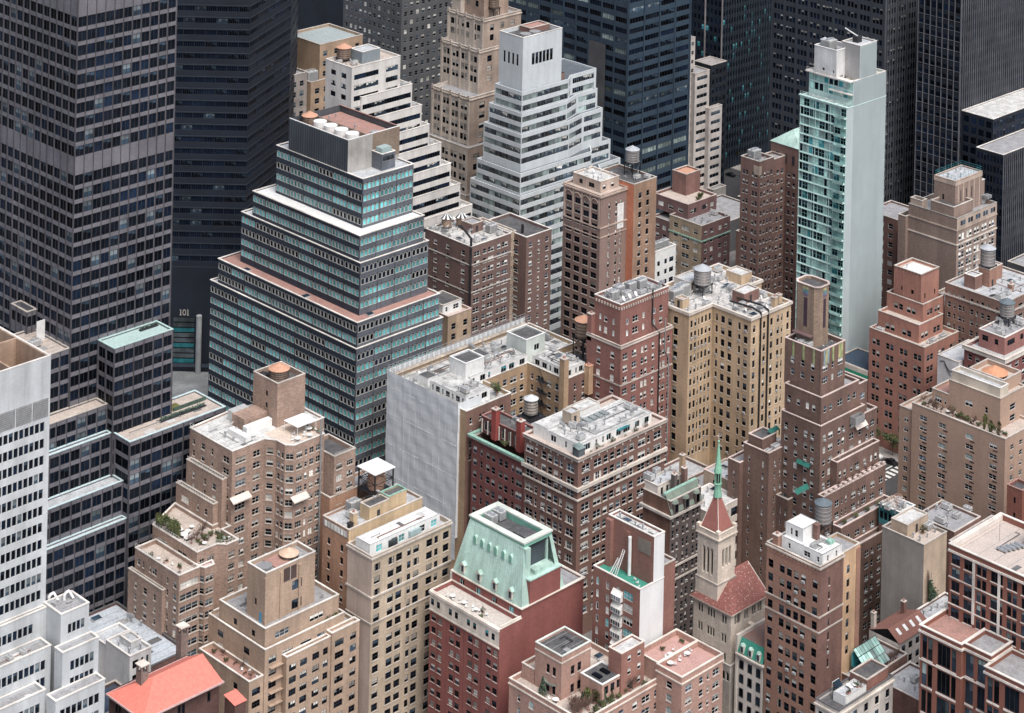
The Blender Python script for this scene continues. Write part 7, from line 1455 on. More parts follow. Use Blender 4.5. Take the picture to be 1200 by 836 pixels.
t = thing('low_building', 'white walled house end with black scrollwork between salmon tower and sand slab', 'building', (568, 378, 0)); M_(t, (573.5, 377.5, 590, 385), 38, wallm('white_wall_blue', (.66,.68,.71), .04, .1), {}, roof=RSILV, par=.3); pipe_run(t, [(573.4,384,36.5),(573.4,382.6,36.9),(573.4,381.4,35.2),(573.4,380.2,34.4),(573.4,379.2,35.1)], .12, BLACK, 'scroll'); pipe_run(t, [(573.4,382.4,36.2),(573.4,381.0,34.0),(573.4,380.0,33.2)], .1, BLACK, 'scroll'); finish(t)
t = thing('apartment_building', 'pinkish brick wing joining the mauve house and the salmon tower', 'building', (598.8, 400, 0)); M_(t, (599.6, 400, 618, 409), 41, wallm('brick_ochre', (.38,.26,.18), .2, .2), {3: Fac(".n.w.w.", **kk), 0: Fac(".w.w.w.", **kk)}, roof=RGREY, par=.6); finish(t)

# ------------------------------------------------------------------ tan tower with glazed roof rail, upper right
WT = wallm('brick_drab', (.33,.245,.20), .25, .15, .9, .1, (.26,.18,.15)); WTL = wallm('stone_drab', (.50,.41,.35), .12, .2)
t = bld('apartment_tower', 'drab tan tower with stepped blank west wall and white framed windows, upper right', 'W', 'building')
w_, wt_ = B['W'], B['Wt']; zw = w_[5]
kk = dict(fh=3.06, wh=2.0, top=5.2, var=(1,1,2,5,13), fm=FW, sill=WHITE)
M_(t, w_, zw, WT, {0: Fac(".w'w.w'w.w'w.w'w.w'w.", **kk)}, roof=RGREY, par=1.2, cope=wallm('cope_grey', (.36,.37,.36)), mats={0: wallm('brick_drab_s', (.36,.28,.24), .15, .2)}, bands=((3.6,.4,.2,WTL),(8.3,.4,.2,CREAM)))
wbox(t, 'attic_band', w_[0]-.02, w_[1]-.07, zw-3.55, w_[2]+.02, w_[1]-.003, zw-.1, WTL)
for k in range(5):
    for q in (0, 1.5): wbox(t, 'window_frame', w_[0]+2.0+k*4.4+q, w_[1]-.12, zw-2.6, w_[0]+3.2+k*4.4+q, w_[1]-.072, zw-1.1, G2)
M_(t, (wt_[0]-4.6, wt_[1]-2.6, wt_[0]+6.5, wt_[3]-2.0), zw+3.3, WT, {}, zw-1.2, roof=RTAR, par=.8, cope=COPE)
M_(t, wt_, wt_[5], WT, {0: None, 3: Fac("...n....", 9, 1.8, 5.2, {}, (0,), FD)}, zw-1.2, roof=RSILV, par=.3, cope=WTL, bands=((.2,1.2,.1,WTL),))
for k in range(5): x = wt_[0]+1.5+k*3.1; wbox(t, 'rib', x-.2, wt_[1]-.2, zw-1, x+.2, wt_[1]-.003, wt_[5]-1.5, WTL)
for k in range(3): wbox(t, 'slit', wt_[0]+3.0+k*3.2, wt_[1]-.05, zw+3, wt_[0]+3.5+k*3.2, wt_[1]-.003, zw+6.5, FD)
M_(t, (w_[0]+.4, w_[3]-5, wt_[0]-1.5, w_[3]-.4), zw+2, WTL, {}, zw-1, roof=RTAR, par=.6); M_(t, (wt_[2]+.02, wt_[1]+1.5, wt_[2]+4, wt_[3]-1), zw+6, WT, {}, zw-1, roof=RGREY, par=.3, cope=CWHITE); M_(t, (w_[0]-1.5, w_[3]+.02, w_[0]+8, w_[3]+3), zw-4, WT, {}, roof=RTAR, par=.6)
railing(t, [(wt_[0]+.2,wt_[3]-.2),(wt_[0]+.2,wt_[1]+.2),(wt_[2]-.2,wt_[1]+.2),(wt_[2]-.2,wt_[3]-.2),(wt_[0]+.2,wt_[3]-.2)], wt_[5]+.2, 1.5, GT2, 1.5)
finish(t)
scatter({'vent':5}, (wt_[0]+1,wt_[1]+1,wt_[2]-1,wt_[3]-1), wt_[5]-.3, 'the pale railed roof of the drab tan tower'); 
for k in range(2): put('goose', wt_[2]+1.2+k*1.4, wt_[1]+.6, zw-1, 'the side terrace of the drab tan tower', 0, 1.6)
t = thing('low_building', 'low blue walled building with cream roof between white slab and tan tower', 'building', (640, 445, 0)); M_(t, (648, 440, 668, 462), 36, plainm('blue_wall', (.05,.09,.16)), {}, roof=CREAM, par=.2, cope=CREAM); finish(t)
t = thing('apartment_building', 'sliver of dark brick house behind the corrugated white slab', 'building', (618, 440, 0)); M_(t, (626, 437.5, 640, 450), 52, LB2, {3: Fac(".w.w.w.", 3.1, 1.7, 2, {}, (0,2), FW), 0: Fac(".w.w.w.", 3.1, 1.7, 2, {}, (0,2,1), FW)}, roof=RGREY, par=.5); finish(t)

# ------------------------------------------------------------------ green glass residential tower with white blank slab
SLAB = wallm('metal_slab', (.50,.56,.57), .03, .08, .45, .05, (.50,.575,.58)); GLM = plainm('floor_edge_mint', (.56,.74,.70)); 
t = bld('apartment_tower', 'slim green glass tower with blank corrugated white south wall', 'X', 'building')
x_, xu, xc, xw = B['X'], B['Xu'], B['Xc'], B['Xw']
gv = (11,11,12,15,11,0,0,5,11,10)
def gl(n): return Fac("'"+"".join(random.choice(["s|","w|","W|"]) for _ in range(n)), 3.0, 2.55, .3, {'s':'pane','w':'pane2'}, gv, FTL, None, .1, 28)
M_(t, (x_[0], x_[1]+.02, x_[2], x_[3]), x_[5], GLM, {3: gl(9)}, roof=RTAN, par=.5, cope=GLM, mats={0: SLAB, 1: SLAB})
M_(t, (xu[0], xu[1]+.04, xu[2], xu[3]), xu[5], GLM, {3: Fac("'"+"s'"*9, 3.0, 2.4, .5, {}, gv, FTL, None, .1)}, x_[5]-.5, roof=RTAN, par=.6, cope=CWHITE, mats={0: SLAB, 1: SLAB})
M_(t, (xc[0], xc[1]+.06, xc[2], xc[3]), xc[5], wallm('metal_grey', (.36,.37,.38), .04, .06), {}, xu[5]-.6, roof=RSILV, par=.4, cope=CWHITE, mats={0: SLAB})
M_(t, (xw[0], xw[1]+2, xw[0]+9, xw[3]-.3), xw[5]-1, WG, {3: Fac("....w....n.", 9, .9, 6.5, {}, (5,), FG)}, xu[5]-.6, roof=RGREY, par=1.2, cope=WHITE)
for k in range(60):                                     # standing seams of the blank wall
    x = xu[0]+.3+k*(x_[2]-xu[0]-.5)/59; top = xc[5] if xc[0]+.1 < x < xc[2]-.1 else xu[5]
    wbox(t, 'rib', x-.05, x_[1]-.07, 20, x+.05, x_[1]+(.015 if top == x_[5] else .035 if top == xu[5] else .055), top-.3, SLAB)
nF = int((x_[5]-28)/3)
for k in range(nF+1):
    z_ = x_[5]-.15-k*3.0
    wbox(t, 'floor_edge', x_[0]-.28, x_[1]+.3, z_-.14, x_[0]-.003, x_[3]-.1, z_+.12, GLM)
    if k > 0: wbox(t, 'balcony', x_[0]-1.3, x_[1]+.1, z_-.1, x_[0]-.29, x_[1]+4.4, z_+.02, GLM); wbox(t, 'balustrade', x_[0]-1.32, x_[1]+.1, z_+.03, x_[0]-1.28, x_[1]+4.4, z_+.9, GP); wbox(t, 'balcony', x_[2]+.01, x_[1]+.5, z_-.1, x_[2]+1.0, x_[1]+4, z_+.02, GLM)
for y in (x_[1]+.2, x_[1]+6.5, x_[1]+12.5, x_[3]-.3): wbox(t, 'mullion', x_[0]-.2, y-.08, 28, x_[0]-.004, y+.08, x_[5]-.4, GLM)
wbox(t, 'terrace_slab', xu[0]-1.6, xu[1]+.2, xu[5]-.25, xu[0]-.01, xu[3]+.4, xu[5]+.15, CWHITE); wbox(t, 'terrace_slab', x_[0]-.5, x_[1]-.1, x_[5]+.21, x_[0]+.6, x_[3]+.3, x_[5]+.5, GLM); wbox(t, 'terrace_slab', xu[0]-1.3, xu[1]+.15, xu[5]-4.4, xu[0]-.01, xu[1]+9, xu[5]-4.1, CWHITE)
railing(t, [(xu[0]-1.4,xu[3]),(xu[0]-1.4,xu[1]+.4)], xu[5]+.15, 1.1, CWHITE, 1.2); railing(t, [(x_[0]+.1,x_[3]),(x_[0]+.1,x_[1]+.6),(xu[0],x_[1]+.6)], x_[5]+.5, 1.0, GLM, 1.2)
finish(t)
put('chiller', xw[0]+3, xw[1]+7, xw[5]-2, 'the white top box of the green glass tower', 0, 1.2); water_tank(xw[0]+3.5, xw[1]+9.4, xw[5]-2.1, 1.4, 2.4, .2, 'small grey tank on the white top box of the green glass tower', WHITE, CONEG, group=None)
cr = thing('window_hoist', 'black window cleaning hoist with white boom on top of the green glass tower', 'hoist', (xc[0]+4.5, xc[1]+4.6, xc[5]-.4)); b = MB(); b.box(-1.2,-1,0,1.2,1,1.9,BLACK); b.build('base', cr); b = MB(); b.bar((.4,0,1.7),(-3.4,2.4,4.6),.2,WHITE); b.build('boom', cr)
for k in range(6): put(random.choice(['planter','chair','round']), xu[0]+.9+k*.2, xu[1]+2+k*2.2, xu[5]-.6, 'the top terrace of the green glass tower', None, .8)
for k in range(6): put(random.choice(['planter','chair','ac','table']), x_[0]+1.5, x_[1]+3+k*2.4, x_[5]-.5, 'the lower terrace of the green glass tower', None, .9)

# ------------------------------------------------------------------ brown brick pair with green hipped roof
YB = wallm('brick_cocoa', (.225,.135,.115), .22, .2, .9, .12)
t = bld('apartment_tower', 'cocoa brown brick tower with green hipped copper roof, behind the green glass tower', 'Y1', 'building')
y1_, y2_ = B['Y1'], B['Y2']; kk = dict(fh=3.25, wh=1.6, top=4.0, var=(0,4,1,5,3), fm=FG, sill=COPE, zmin=8)
M_(t, (y1_[0], y1_[1], y1_[2]+1, y1_[3]), y1_[5], YB, {0: Fac(".w.w.w.w.", **kk), 3: Fac(".w,w..w,w.", **kk)}, roof=RGREY, par=1.0, cope=COPE); wbox(t, 'loggia', y1_[0]-.08, y1_[1]-.08, y1_[5]-4.6, y1_[0]+1.2, y1_[1]+2.4, y1_[5]-1.6, wallm('loggia_cream', (.52,.43,.36), .2, .2))
M_(t, (615.7, 470.8, 630, 483.6), 69.6, YB, {3: Fac("..w.w..w.w..", **dict(kk, top=9)), 0: Fac(".w.w..n..w.w.", **dict(kk, top=7.5))}, roof=None, par=0); M_(t, (y1_[2]+1.02, y1_[1]+1.5, 615.68, 483), 66, YB, {0: Fac(".w.w.w.", **kk)}, roof=RGREY, par=.6)
b = MB(); zz = 69.6; a0, b0, a1, b1 = 615.4-y1_[0], 470.5-y1_[1], 630.3-y1_[0], 483.9-y1_[1]; mx, my = (a0+a1)/2, (b0+b1)/2
R1, R2 = (a0+4.5,my,zz+4.6), (a1-4.5,my,zz+4.6); b.quad((a0,b0,zz),(a1,b0,zz),R2,R1,MINT); b.quad((a1,b1,zz),(a0,b1,zz),R1,R2,MINT); b.ngon([(a0,b1,zz),(a0,b0,zz),R1],MINT); b.ngon([(a1,b0,zz),(a1,b1,zz),R2],MINT); b.build('roof', t)
for k in range(3): wbox(t, 'arched_niche', 615.58, 473.2+k*3.4, 63.5, 615.697, 474.2+k*3.4, 66.6, FD)
finish(t)
put('chiller', y1_[0]+4, y1_[1]+5.5, y1_[5]-1, 'the cocoa brick tower roof', 0, 1.2); scatter({'vent':4,'ac':1}, (y1_[0],y1_[1],y1_[2],y1_[3]), y1_[5]-1, 'the cocoa brick tower roof')
# ------------------------------------------------------------------ buff and taupe prewar tower, centre
ZB = wallm('brick_taupe', (.285,.20,.175), .2, .15, .9, .08); ZL = wallm('stone_taupe', (.52,.42,.36), .1, .2); ZOR = plainm('salmon_strip', (.58,.22,.13), .8)
t = bld('apartment_building', 'taupe brick prewar house with salmon painted wall strip and a patch of white wall', 'Z')
z_, zt_, z2_ = B['Z'], B['Zt'], B['Z2']; kk = dict(fh=3.15, wh=1.85, top=3.2, var=(0,0,5,4), fm=FD, sill=COPE, zmin=8)
M_(t, z_, z_[5], ZB, {3: Fac(".W.W.W.W.", **dict(kk, kind={'W':'twin'})), 0: Fac("...n..n.n..", **dict(kk, var=(1,2)))}, roof=RTAN, par=.4, cope=ZL, bands=((.2,.5,.4,ZL),(10.3,.4,.2,ZL),(13.4,.3,.15,ZL)))
for k in range(5): y = z_[1]+.6+k*(z_[3]-z_[1]-1.2)/4; wbox(t, 'stone_pier', z_[0]-.16, y-.32, z_[5]-10.3, z_[0]-.003, y+.32, z_[5]-1, ZL)
for k in range(4): y = z_[1]+.6+(k+.5)*(z_[3]-z_[1]-1.2)/4; b = MB(); p_ = [(z_[0]-.17-z_[0], y-z_[1]+1.45*math.cos(a_), z_[5]-2.6+1.1*math.sin(a_)) for a_ in np.linspace(0, math.pi, 9)]; [b.bar(p_[i], p_[i+1], .17, ZL) for i in range(8)]; b.build('arch', t)
M_(t, (zt_[0]-.6, zt_[1]+.3, z_[2]-1, zt_[3]), zt_[5]+.2, ZL, {3: Fac("..w..W..", 3, 1.5, 1.2, {}, (0,), FD), 0: Fac(".w..w..", 3, 1.5, 1.2, {}, (0,1), FD)}, z_[5]-.4, roof=RWHITE, par=.5, cope=CREAM)
wbox(t, 'white_patch', z_[2]-4.6, z_[1]-.07, z_[5]-12.6, z_[2]-1.6, z_[1]-.003, z_[5]-4.5, WHITE)
M_(t, (z_[2]+.02, z2_[1], z2_[2], z_[1]+14), z_[5]+1.5, wallm('brick_umberbuff', (.27,.18,.145), .2, .15), {0: Fac("..w..w...", **kk)}, roof=RTAR, par=.6, mats={3: ZOR, 0: wallm('brick_ochre2', (.33,.215,.15), .22, .15)})
finish(t)
scatter({'dish':7,'vent':9,'goose':4,'ac':3}, (zt_[0],zt_[1]+.6,z_[2]-1.4,zt_[3]), zt_[5]-.3, 'the cluttered top roof of the taupe prewar house'); scatter({'vent':3,'ac':2}, (z_[2]+.4,z2_[1]+.5,z2_[2],z_[1]+5), z_[5]+.9, 'the lower black roof of the taupe prewar house')
water_tank(552.5, 491.5, z_[5]+1, 2.2, 4.0, 4.4, 'grey water tank on black trestle at the taupe prewar house', WOODG, CONEG)
# smaller mauve house with orange capped top, behind
t = bld('apartment_building', 'small mauve and buff setback house with orange topped lift tower, centre back', 'AA')
a_, a2, a3 = B['AA'], B['AA2'], B['AA3']; kk = dict(fh=3.2, wh=1.6, top=2.0, var=(0,4,1,2,3), fm=FW, sill=None, zmin=2)
M_(t, (a_[0], a_[1], a_[2], a_[3]+1), a_[5], wallm('brick_mauve2', (.20,.115,.115), .2, .2), {0: Fac(".w.w..w.w.", **kk), 3: Fac(".w.W.w.", **kk)}, roof=RGREY, par=.8, mats={3: wallm('brick_buff2', (.43,.34,.24), .2, .3)}, bands=((5.2,.4,.25,TEALM),)); M_(t, (a2[0]-2, a2[1], a2[2], a2[3]), a2[5], wallm('brick_mauve2', (.20,.115,.115)), {0: Fac(".W..W.w.", **kk), 3: Fac(".w.w.w.", **kk)}, a_[5]-.8, roof=RTAN, par=.8, cope=COP2); M_(t, (a3[0], a3[1], a3[2], a3[3]), a3[5], wallm('brick_mauve3', (.26,.145,.125), .2, .2), {}, a2[5]-.8, roof=TERRA, par=.5)
M_(t, (a_[0], a_[3]+1.02, a_[2]-3, a_[3]+9), a_[5]-2.5, wallm('brick_mauve2', (.20,.115,.115)), {3: Fac(".w.w.", **kk)}, roof=RGREY, par=.6)
b = MB(); b.box(6.5,9.2,a_[5]+.2,13,9.3+2.2,a_[5]+2.8,BLACK); b.build('black_awning', t); finish(t)
for k in range(4): put('round', a2[0]+6+k*1.3, a2[1]+2+k*.7, a2[5]-.8, 'the top terrace of the small mauve house', None, .9)
scatter({'vent':5,'ac':2}, (a_[0],a_[1],a_[2],a_[1]+8), a_[5]-.8, 'the lower roof of the small mauve house')
aw = B['AAw']; t = bld('town_house', 'little white box house between the taupe tower and mauve house', 'AAw'); M_(t, aw, aw[5], WHITE, {0: Fac(".w..w.W.", 3.4, 1.6, 3.4, {}, (0,5), FD)}, roof=RGREY, par=.4, cope=CWHITE); finish(t)
for k in range(3): put('chiller', aw[0]+2.2+k*2.9, aw[1]+3, aw[5]-.4, 'the little white box house', 0, .8)
t = thing('low_building', 'flat grey roofed house in front of the little white box', 'building', (556, 470, 0)); M_(t, (541, 462, 566, 482.5), 31, PB, {}, roof=RSILV, par=.6); M_(t, (500, 474, 530, 486), 14, PB, {}, roof=roofm('roof_navy', (.03,.05,.085), (.1,.1,.12), .4), par=.6); finish(t)
scatter({'vent':9,'ac':4,'hatch':3}, (541,462,566,482), 30.4, 'the flat grey roof before the little white box')
# ------------------------------------------------------------------ purple brown courtyard house
AP = wallm('brick_purple', (.195,.127,.115), .22, .18, .9, .1)
t = bld('apartment_building', 'purple brown brick courtyard house with black flue pipe, behind the teal windowed block', 'AB')
ab, ab2, abl = B['AB'], B['AB2'], B['ABl']; kk = dict(fh=2.95, wh=1.5, top=2.0, var=(1,0,13,5,1), fm=FW, sill=COPE, zmin=10)
M_(t, ab, ab[5], AP, {0: Fac(".W.w,W.w,W.", **kk), 3: Fac("...w...w....w..", **kk)}, roof=roofm('roof_white_dirty', (.66,.64,.61), (.26,.25,.24), .8), par=.5, cope=CWHITE, bands=((5.6,.35,.2,COPE),(14.3,.35,.15,COPE)))
M_(t, (ab[2]+.02, ab[1]+3.4, ab2[0]+8, ab[3]-2), ab[5]-1.5, BEI, {0: Fac(".w.n.w.n.w.", **kk)}, roof=RGREY, par=.6); M_(t, (ab2[0]+7.2, ab2[1]+10.5, ab2[2]+9, ab[3]-4), ab[5]-2, AP, {0: Fac(".w..n..w.", **kk), 3: Fac(".w.w.", **kk)}, roof=RTAR, par=.8, cope=CWHITE)
roofing(t, (ab[0]+.5,ab[1]+.5,ab[2]-.5,ab[3]-.5), ab[5]-.5, 2, 8)
pipe_run(t, [(ab[0]-.3,ab[1]-.3,10),(ab[0]-.3,ab[1]-.3,ab[5]-6),(ab[0]+.2,ab[1]+.2,ab[5]-3),(ab[0]+.3,ab[1]+.3,ab[5]+2.5),(ab[0]+1.5,ab[1]+6,ab[5]+4.5),(ab[0]+3,ab[1]+9,ab[5]+3.5)], .38, BLACK, 'flue')
pipe_run(t, [(ab[2]+8.4,ab[1]+3.2,10),(ab[2]+8.4,ab[1]+3.2,ab[5])], .45, BLACK, 'flue'); bulk(t, (ab[0]+9, ab[1]+9, ab[0]+14, ab[1]+14), ab[5]-.5, ab[5]+2.4, AP, RGREY, 'S'); finish(t)
wa = 'the white roof of the purple brown courtyard house'
scatter({'vent':12,'ac':4,'goose':4,'dish':4,'hatch':2}, (ab[0],ab[1],ab[2],ab[3]), ab[5]-.5, wa, [(ab[0]+9,ab[1]+9,ab[0]+14,ab[1]+14)]); put('chiller', ab[2]-3, ab[1]+6, ab[5]-.5, wa, 0, 1.0)
for k in range(2):
    d_ = (('left','right')[k]); ft = thing('water_tank', f'black and white striped umbrella cap tank, {"nearer the teal block" if k == 0 else "nearer the white stepped tower"}', 'water tank', (ab[0]+6.5+k*4.2, ab[3]-3-k*2.4, ab[5]-.5)); b = MB(); b.lathe(0,0,[(1.6,.6),(1.6,3.4)],WOOD,18); b.build('barrel', ft)
    for s2 in range(14):
        a0, a1 = s2*math.pi/7, (s2+1)*math.pi/7; b = MB(); b.ngon([(2*math.cos(a0),2*math.sin(a0),3.3),(2*math.cos(a1),2*math.sin(a1),3.3),(0,0,4.9)], WHITE if s2 % 2 else BLACK); b.build('roof_segment', ft)
    for sx in (-1,1):
        for sy in (-1,1): b = MB(); b.box(sx*1.1-.1,sy*1.1-.1,0,sx*1.1+.1,sy*1.1+.1,.62,BLACK); b.build('leg', ft)
t = bld('town_house', 'small tan house with dark roofed white penthouse beside the teal windowed block', 'ABl'); M_(t, abl, abl[5], wallm('brick_straw', (.46,.35,.25), .2, .3), {0: Fac(".w..w.", 3.2, 1.9, 2.6, {}, (0,), FG), 3: None}, roof=RTAN, par=.7, cope=COP2); M_(t, (abl[0]+.5, abl[1]+3, abl[2]-1.4, abl[3]+4), abl[5]+2.4, WHITE, {0: Fac(".n..W.", 3, 1.5, .8, {}, (0,), FW)}, abl[5]-.7, roof=RTAR, par=.2, name='penthouse'); finish(t)
# ------------------------------------------------------------------ white stepped office tower
ACW = wallm('white_brick', (.56,.60,.61), .05, .12, .7, .06, (.66,.70,.72)); ACR = roofm('roof_ac', (.10,.12,.14), (.2,.2,.2), .4)
t = thing('office_tower', 'white stepped office tower of ribbon windows with a cube on top, top centre', 'building', (546, 538, 0))
ac = B['AC']; rb = dict(fh=3.5, wh=1.95, top=1.2, var=(15,14,15,7,5,13), fm=FG, sill=None, kind={'R':'strip'})
M_(t, ac, ac[5], ACW, {0: Fac("...s's's's's's...", 99, 4.2, 6.2, {'s':'pane'}, (0,5), FG, None), 3: Fac("..s.s.s.s..", 99, 4.2, 6.2, {'s':'pane'}, (0,5), FG, None)}, 82, roof=RTAR, par=1.2, cope=CWHITE)
M_(t, (ac[0]+9, ac[1]+5.5, ac[2]-1, ac[3]-1), ac[5]+.6, LB2, {}, ac[5]-1.2, roof=RRED, par=.3)
tiers = [('ACa',82.8,0,581.3,585.0,549.9,598.5), ('ACb',76.2,0,578.4,586.3,548.0,597.3), ('ACc',69.7,0,577.7,586.8,545.4,597.5), ('ACd',57.3,0,589.2-2,591.5,545.6,602.3), ('ACe',50.6,0,590,593.5,543,605)]
prev = None
for i, (k, z_, _a, xa, xb, yb, xe) in enumerate(tiers):
    r = B[k]; zl = tiers[i+1][1]-1.0 if i < 4 else 0
    ye = r[3]+6
    pl = [(r[0],r[1]),(xa,r[1]),(xb,yb+1),(xe,yb+1),(xe,ye),(xa-8,ye),(xa-8,r[3]),(r[0],r[3])]
    nW = max(4, int((r[3]-r[1])/3.0)); nS = max(5, int((xa-r[0])/3.4))
    mass(t, poly_(t, pl), zl, z_, ACW, {0: Fac(","+"R"*nS+",", **rb), 1: Fac("'RR'", **rb), 2: Fac(".RR.", **rb), 7: Fac(","+"R"*nW+",", **rb)}, ACR, .5, ACW, cope_out=.02)
M_(t, (ac[0]+.3, ac[1]+.3, ac[2]+2, ac[3]), 82.9+1.8, wallm('brown_band', (.20,.13,.11)), {}, 82, roof=None, par=0)
finish(t)
for k in range(2):
    f = thing('cooling_fan', ('left','right')[k]+' of two round fan drums on the white stepped tower cube', 'cooling fan', (ac[0]+4.2+k*4.6, ac[1]+2.9, ac[5]-1.3)); b = MB(); b.lathe(0,0,[(1.9,0),(2.0,1.6),(1.75,1.6)],FG,20); b.build('drum', f); b = MB(); b.lathe(0,0,[(1.7,1.3),(.2,1.35)],WHITE,16); b.build('grille', f)
# ------------------------------------------------------------------ stone setback tower
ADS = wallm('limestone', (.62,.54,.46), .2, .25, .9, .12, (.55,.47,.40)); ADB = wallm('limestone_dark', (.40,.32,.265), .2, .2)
t = thing('office_tower', 'old limestone setback tower with paired windows left of the white stepped tower', 'building', (572, 590, 0))
kk = dict(fh=3.7, wh=2.3, top=2.6, var=(0,6,4,1), fm=FD, sill=None)
for key, zb, pw in (('AD3',0,".w'w.w'w.w'w.w'w."),('AD2',66,".w'w.w'w.w'w.w'w."),('AD1',81,".w'w.w'w.w'w.")):
    r = B[key]; zl = zb
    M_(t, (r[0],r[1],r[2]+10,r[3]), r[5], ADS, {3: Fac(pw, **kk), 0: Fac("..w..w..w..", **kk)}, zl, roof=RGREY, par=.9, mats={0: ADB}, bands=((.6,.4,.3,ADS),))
    for k in range(5): y = r[1]+.5+k*(r[3]-r[1]-1)/4; wbox(t, 'pier', r[0]-.3, y-.45, zl, r[0]-.003, y+.45, r[5]+.9, ADS)
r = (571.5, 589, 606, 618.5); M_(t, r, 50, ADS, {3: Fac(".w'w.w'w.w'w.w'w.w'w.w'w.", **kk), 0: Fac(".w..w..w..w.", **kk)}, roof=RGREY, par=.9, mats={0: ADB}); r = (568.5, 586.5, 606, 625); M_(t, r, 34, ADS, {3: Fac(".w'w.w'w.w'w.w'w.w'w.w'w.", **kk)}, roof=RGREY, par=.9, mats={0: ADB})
r = B['AD1']; M_(t, (r[0]+3, r[1]+3, r[2]+6, r[3]-4), 108, wallm('brick_buff3', (.40,.30,.24), .2, .2), {3: Fac("..w..w..", **kk)}, 92, roof=RGREY, par=.5); M_(t, (r[0]+1, r[3]-6, r[0]+5, r[3]-1), 97, ADS, {}, 92, roof=RGREY, par=.4)
finish(t)
water_tank(r[0]+7, r[1]+1.8, r[5]-.8, 1.9, 4.4, 4, 'dark water tank on top of the old limestone setback tower', WOOD, CONED)
# ------------------------------------------------------------------ white and black banded terraced building
AEW = wallm('white_band', (.70,.70,.685), .05, .2, .8, .08)
t = thing('office_building', 'white terraced building of black ribbon windows behind the teal windowed block', 'building', (487, 550, 0))
ae = B['AE']; rb = dict(fh=3.55, wh=1.7, top=2.6, var=(0,0,10,5,13), fm=FD, sill=None, kind={'R':'strip','X':'strip3'})
M_(t, ae, ae[5], AEW, {0: Fac(".RR...R.", **rb), 3: Fac("...X...X...", maxrows=3, **rb)}, roof=RTAN, par=.7, cope=CWHITE)
st = [(514.4, 92), (518.6, 84.2), (522, 77), (527.3, 69.8), (531.7, 61.8), (536, 54), (541.5, 45.6)]
px = ae[2]
for i, (xe, zz) in enumerate(st):
    M_(t, (ae[0]+4, ae[1]-.6-.45*i, xe, ae[3]-.5-i*.02), zz, AEW, {0: Fac(","+"R"*int(4+i*.8)+",", **rb)}, st[i+1][1]-.9 if i < 6 else 0, roof=RWHITE, par=.8, cope=CWHITE)
bulk(t, (ae[0]+7, ae[1]+3, ae[0]+15, ae[1]+9), ae[5]-.7, ae[5]+3.2, plainm('grey_frame', (.22,.26,.28)), RSILV, None, CWHITE, .2); finish(t)
water_tank(ae[0]+5, ae[1]+10, ae[5]-.5, 2.4, 3.6, .8, 'brown tank with orange cone on the white terraced building', WOOD, TERRA)
scatter({'vent':7,'ac':3,'dish':2}, (ae[0]+.5,ae[1]+.5,ae[0]+7,ae[3]-.5), ae[5]-.7, 'the top roof of the white terraced building'); 
for i, (xe, zz) in enumerate(st): put('ac', xe-2, ae[1]+1.5, zz-.8, 'the stepped terraces of the white building', 0, .9); put('vent', xe-4, ae[1]+2, zz-.8, 'the stepped terraces of the white building')
# ------------------------------------------------------------------ tan old building and grey tower, top left of centre
t = thing('office_building', 'old tan brick building with green roof box, upper left behind the white terraces', 'building', (505, 610, 0))
TA = wallm('brick_amber', (.40,.29,.20), .18, .2); af = B['AF']; kk = dict(fh=3.6, wh=1.9, top=2.6, var=(0,7,5), fm=FG, sill=None)
M_(t, (af[0],af[1]-6,545,640), 80.5, TA, {0: Fac(".w.w.w.w.w.w.w.", **kk), 3: Fac(".w.w.w.w.", **kk)}, roof=RGREY, par=.8); M_(t, (af[0]+5.5,af[1]-4,540,632), 92.5, TA, {0: Fac(".w..W.w..w.", **kk)}, 79.5, roof=roofm('roof_mintgrey', (.36,.42,.42), (.3,.3,.3)), par=.8); M_(t, (505.5,612.5,513.8,640), 84, wallm('stone_grey', (.32,.29,.27), .15, .2), {0: Fac(".w.w.", **kk)}, roof=RGREY, par=.6); finish(t)
scatter({'dish':4,'vent':5,'ac':3}, (af[0]+18,af[1]-5.5,544,616), 79.7, 'the tan building roof at upper left'); put('chiller', af[0]+3, af[1]-2, 79.7, 'the tan building roof at upper left', 0, 1.4)
def far_tower(name, label, r, z1, m, fS, fW, **k):
    t = thing(name, label, 'building', (r[0], r[1], 0)); M_(t, r, z1, m, {0: fS, 3: fW}, roof=RGREY, par=.5, **k); return t
GT_ = wallm('brick_ash', (.115,.115,.12), .2, .15, .8, .12, (.10,.105,.115)); kk = dict(fh=3.55, wh=1.8, top=2.2, var=(5,7,2,13,1,0), fm=FG, sill=None)
ag = B['AG']; t = far_tower('office_tower', 'ash grey masonry tower with small square windows, top left of centre', (ag[0],ag[1],ag[2]+6,ag[3]), 105, GT_, Fac("."+"w."*9, zmin=20, **kk), Fac("."+"w."*12, zmin=30, **kk)); finish(t)
M_b = wallm('far_dark', (.010,.018,.032), .2, .1, .6)
t = far_tower('office_tower', 'dark distant tower glimpsed between ash grey and black towers, top left', (560, 735, 620, 790) and (640, 742, 740, 830), 118, M_b, Fac("."+"s."*12, 4, 2.2, 2, {}, (10,), FD, zmin=40), None); finish(t)
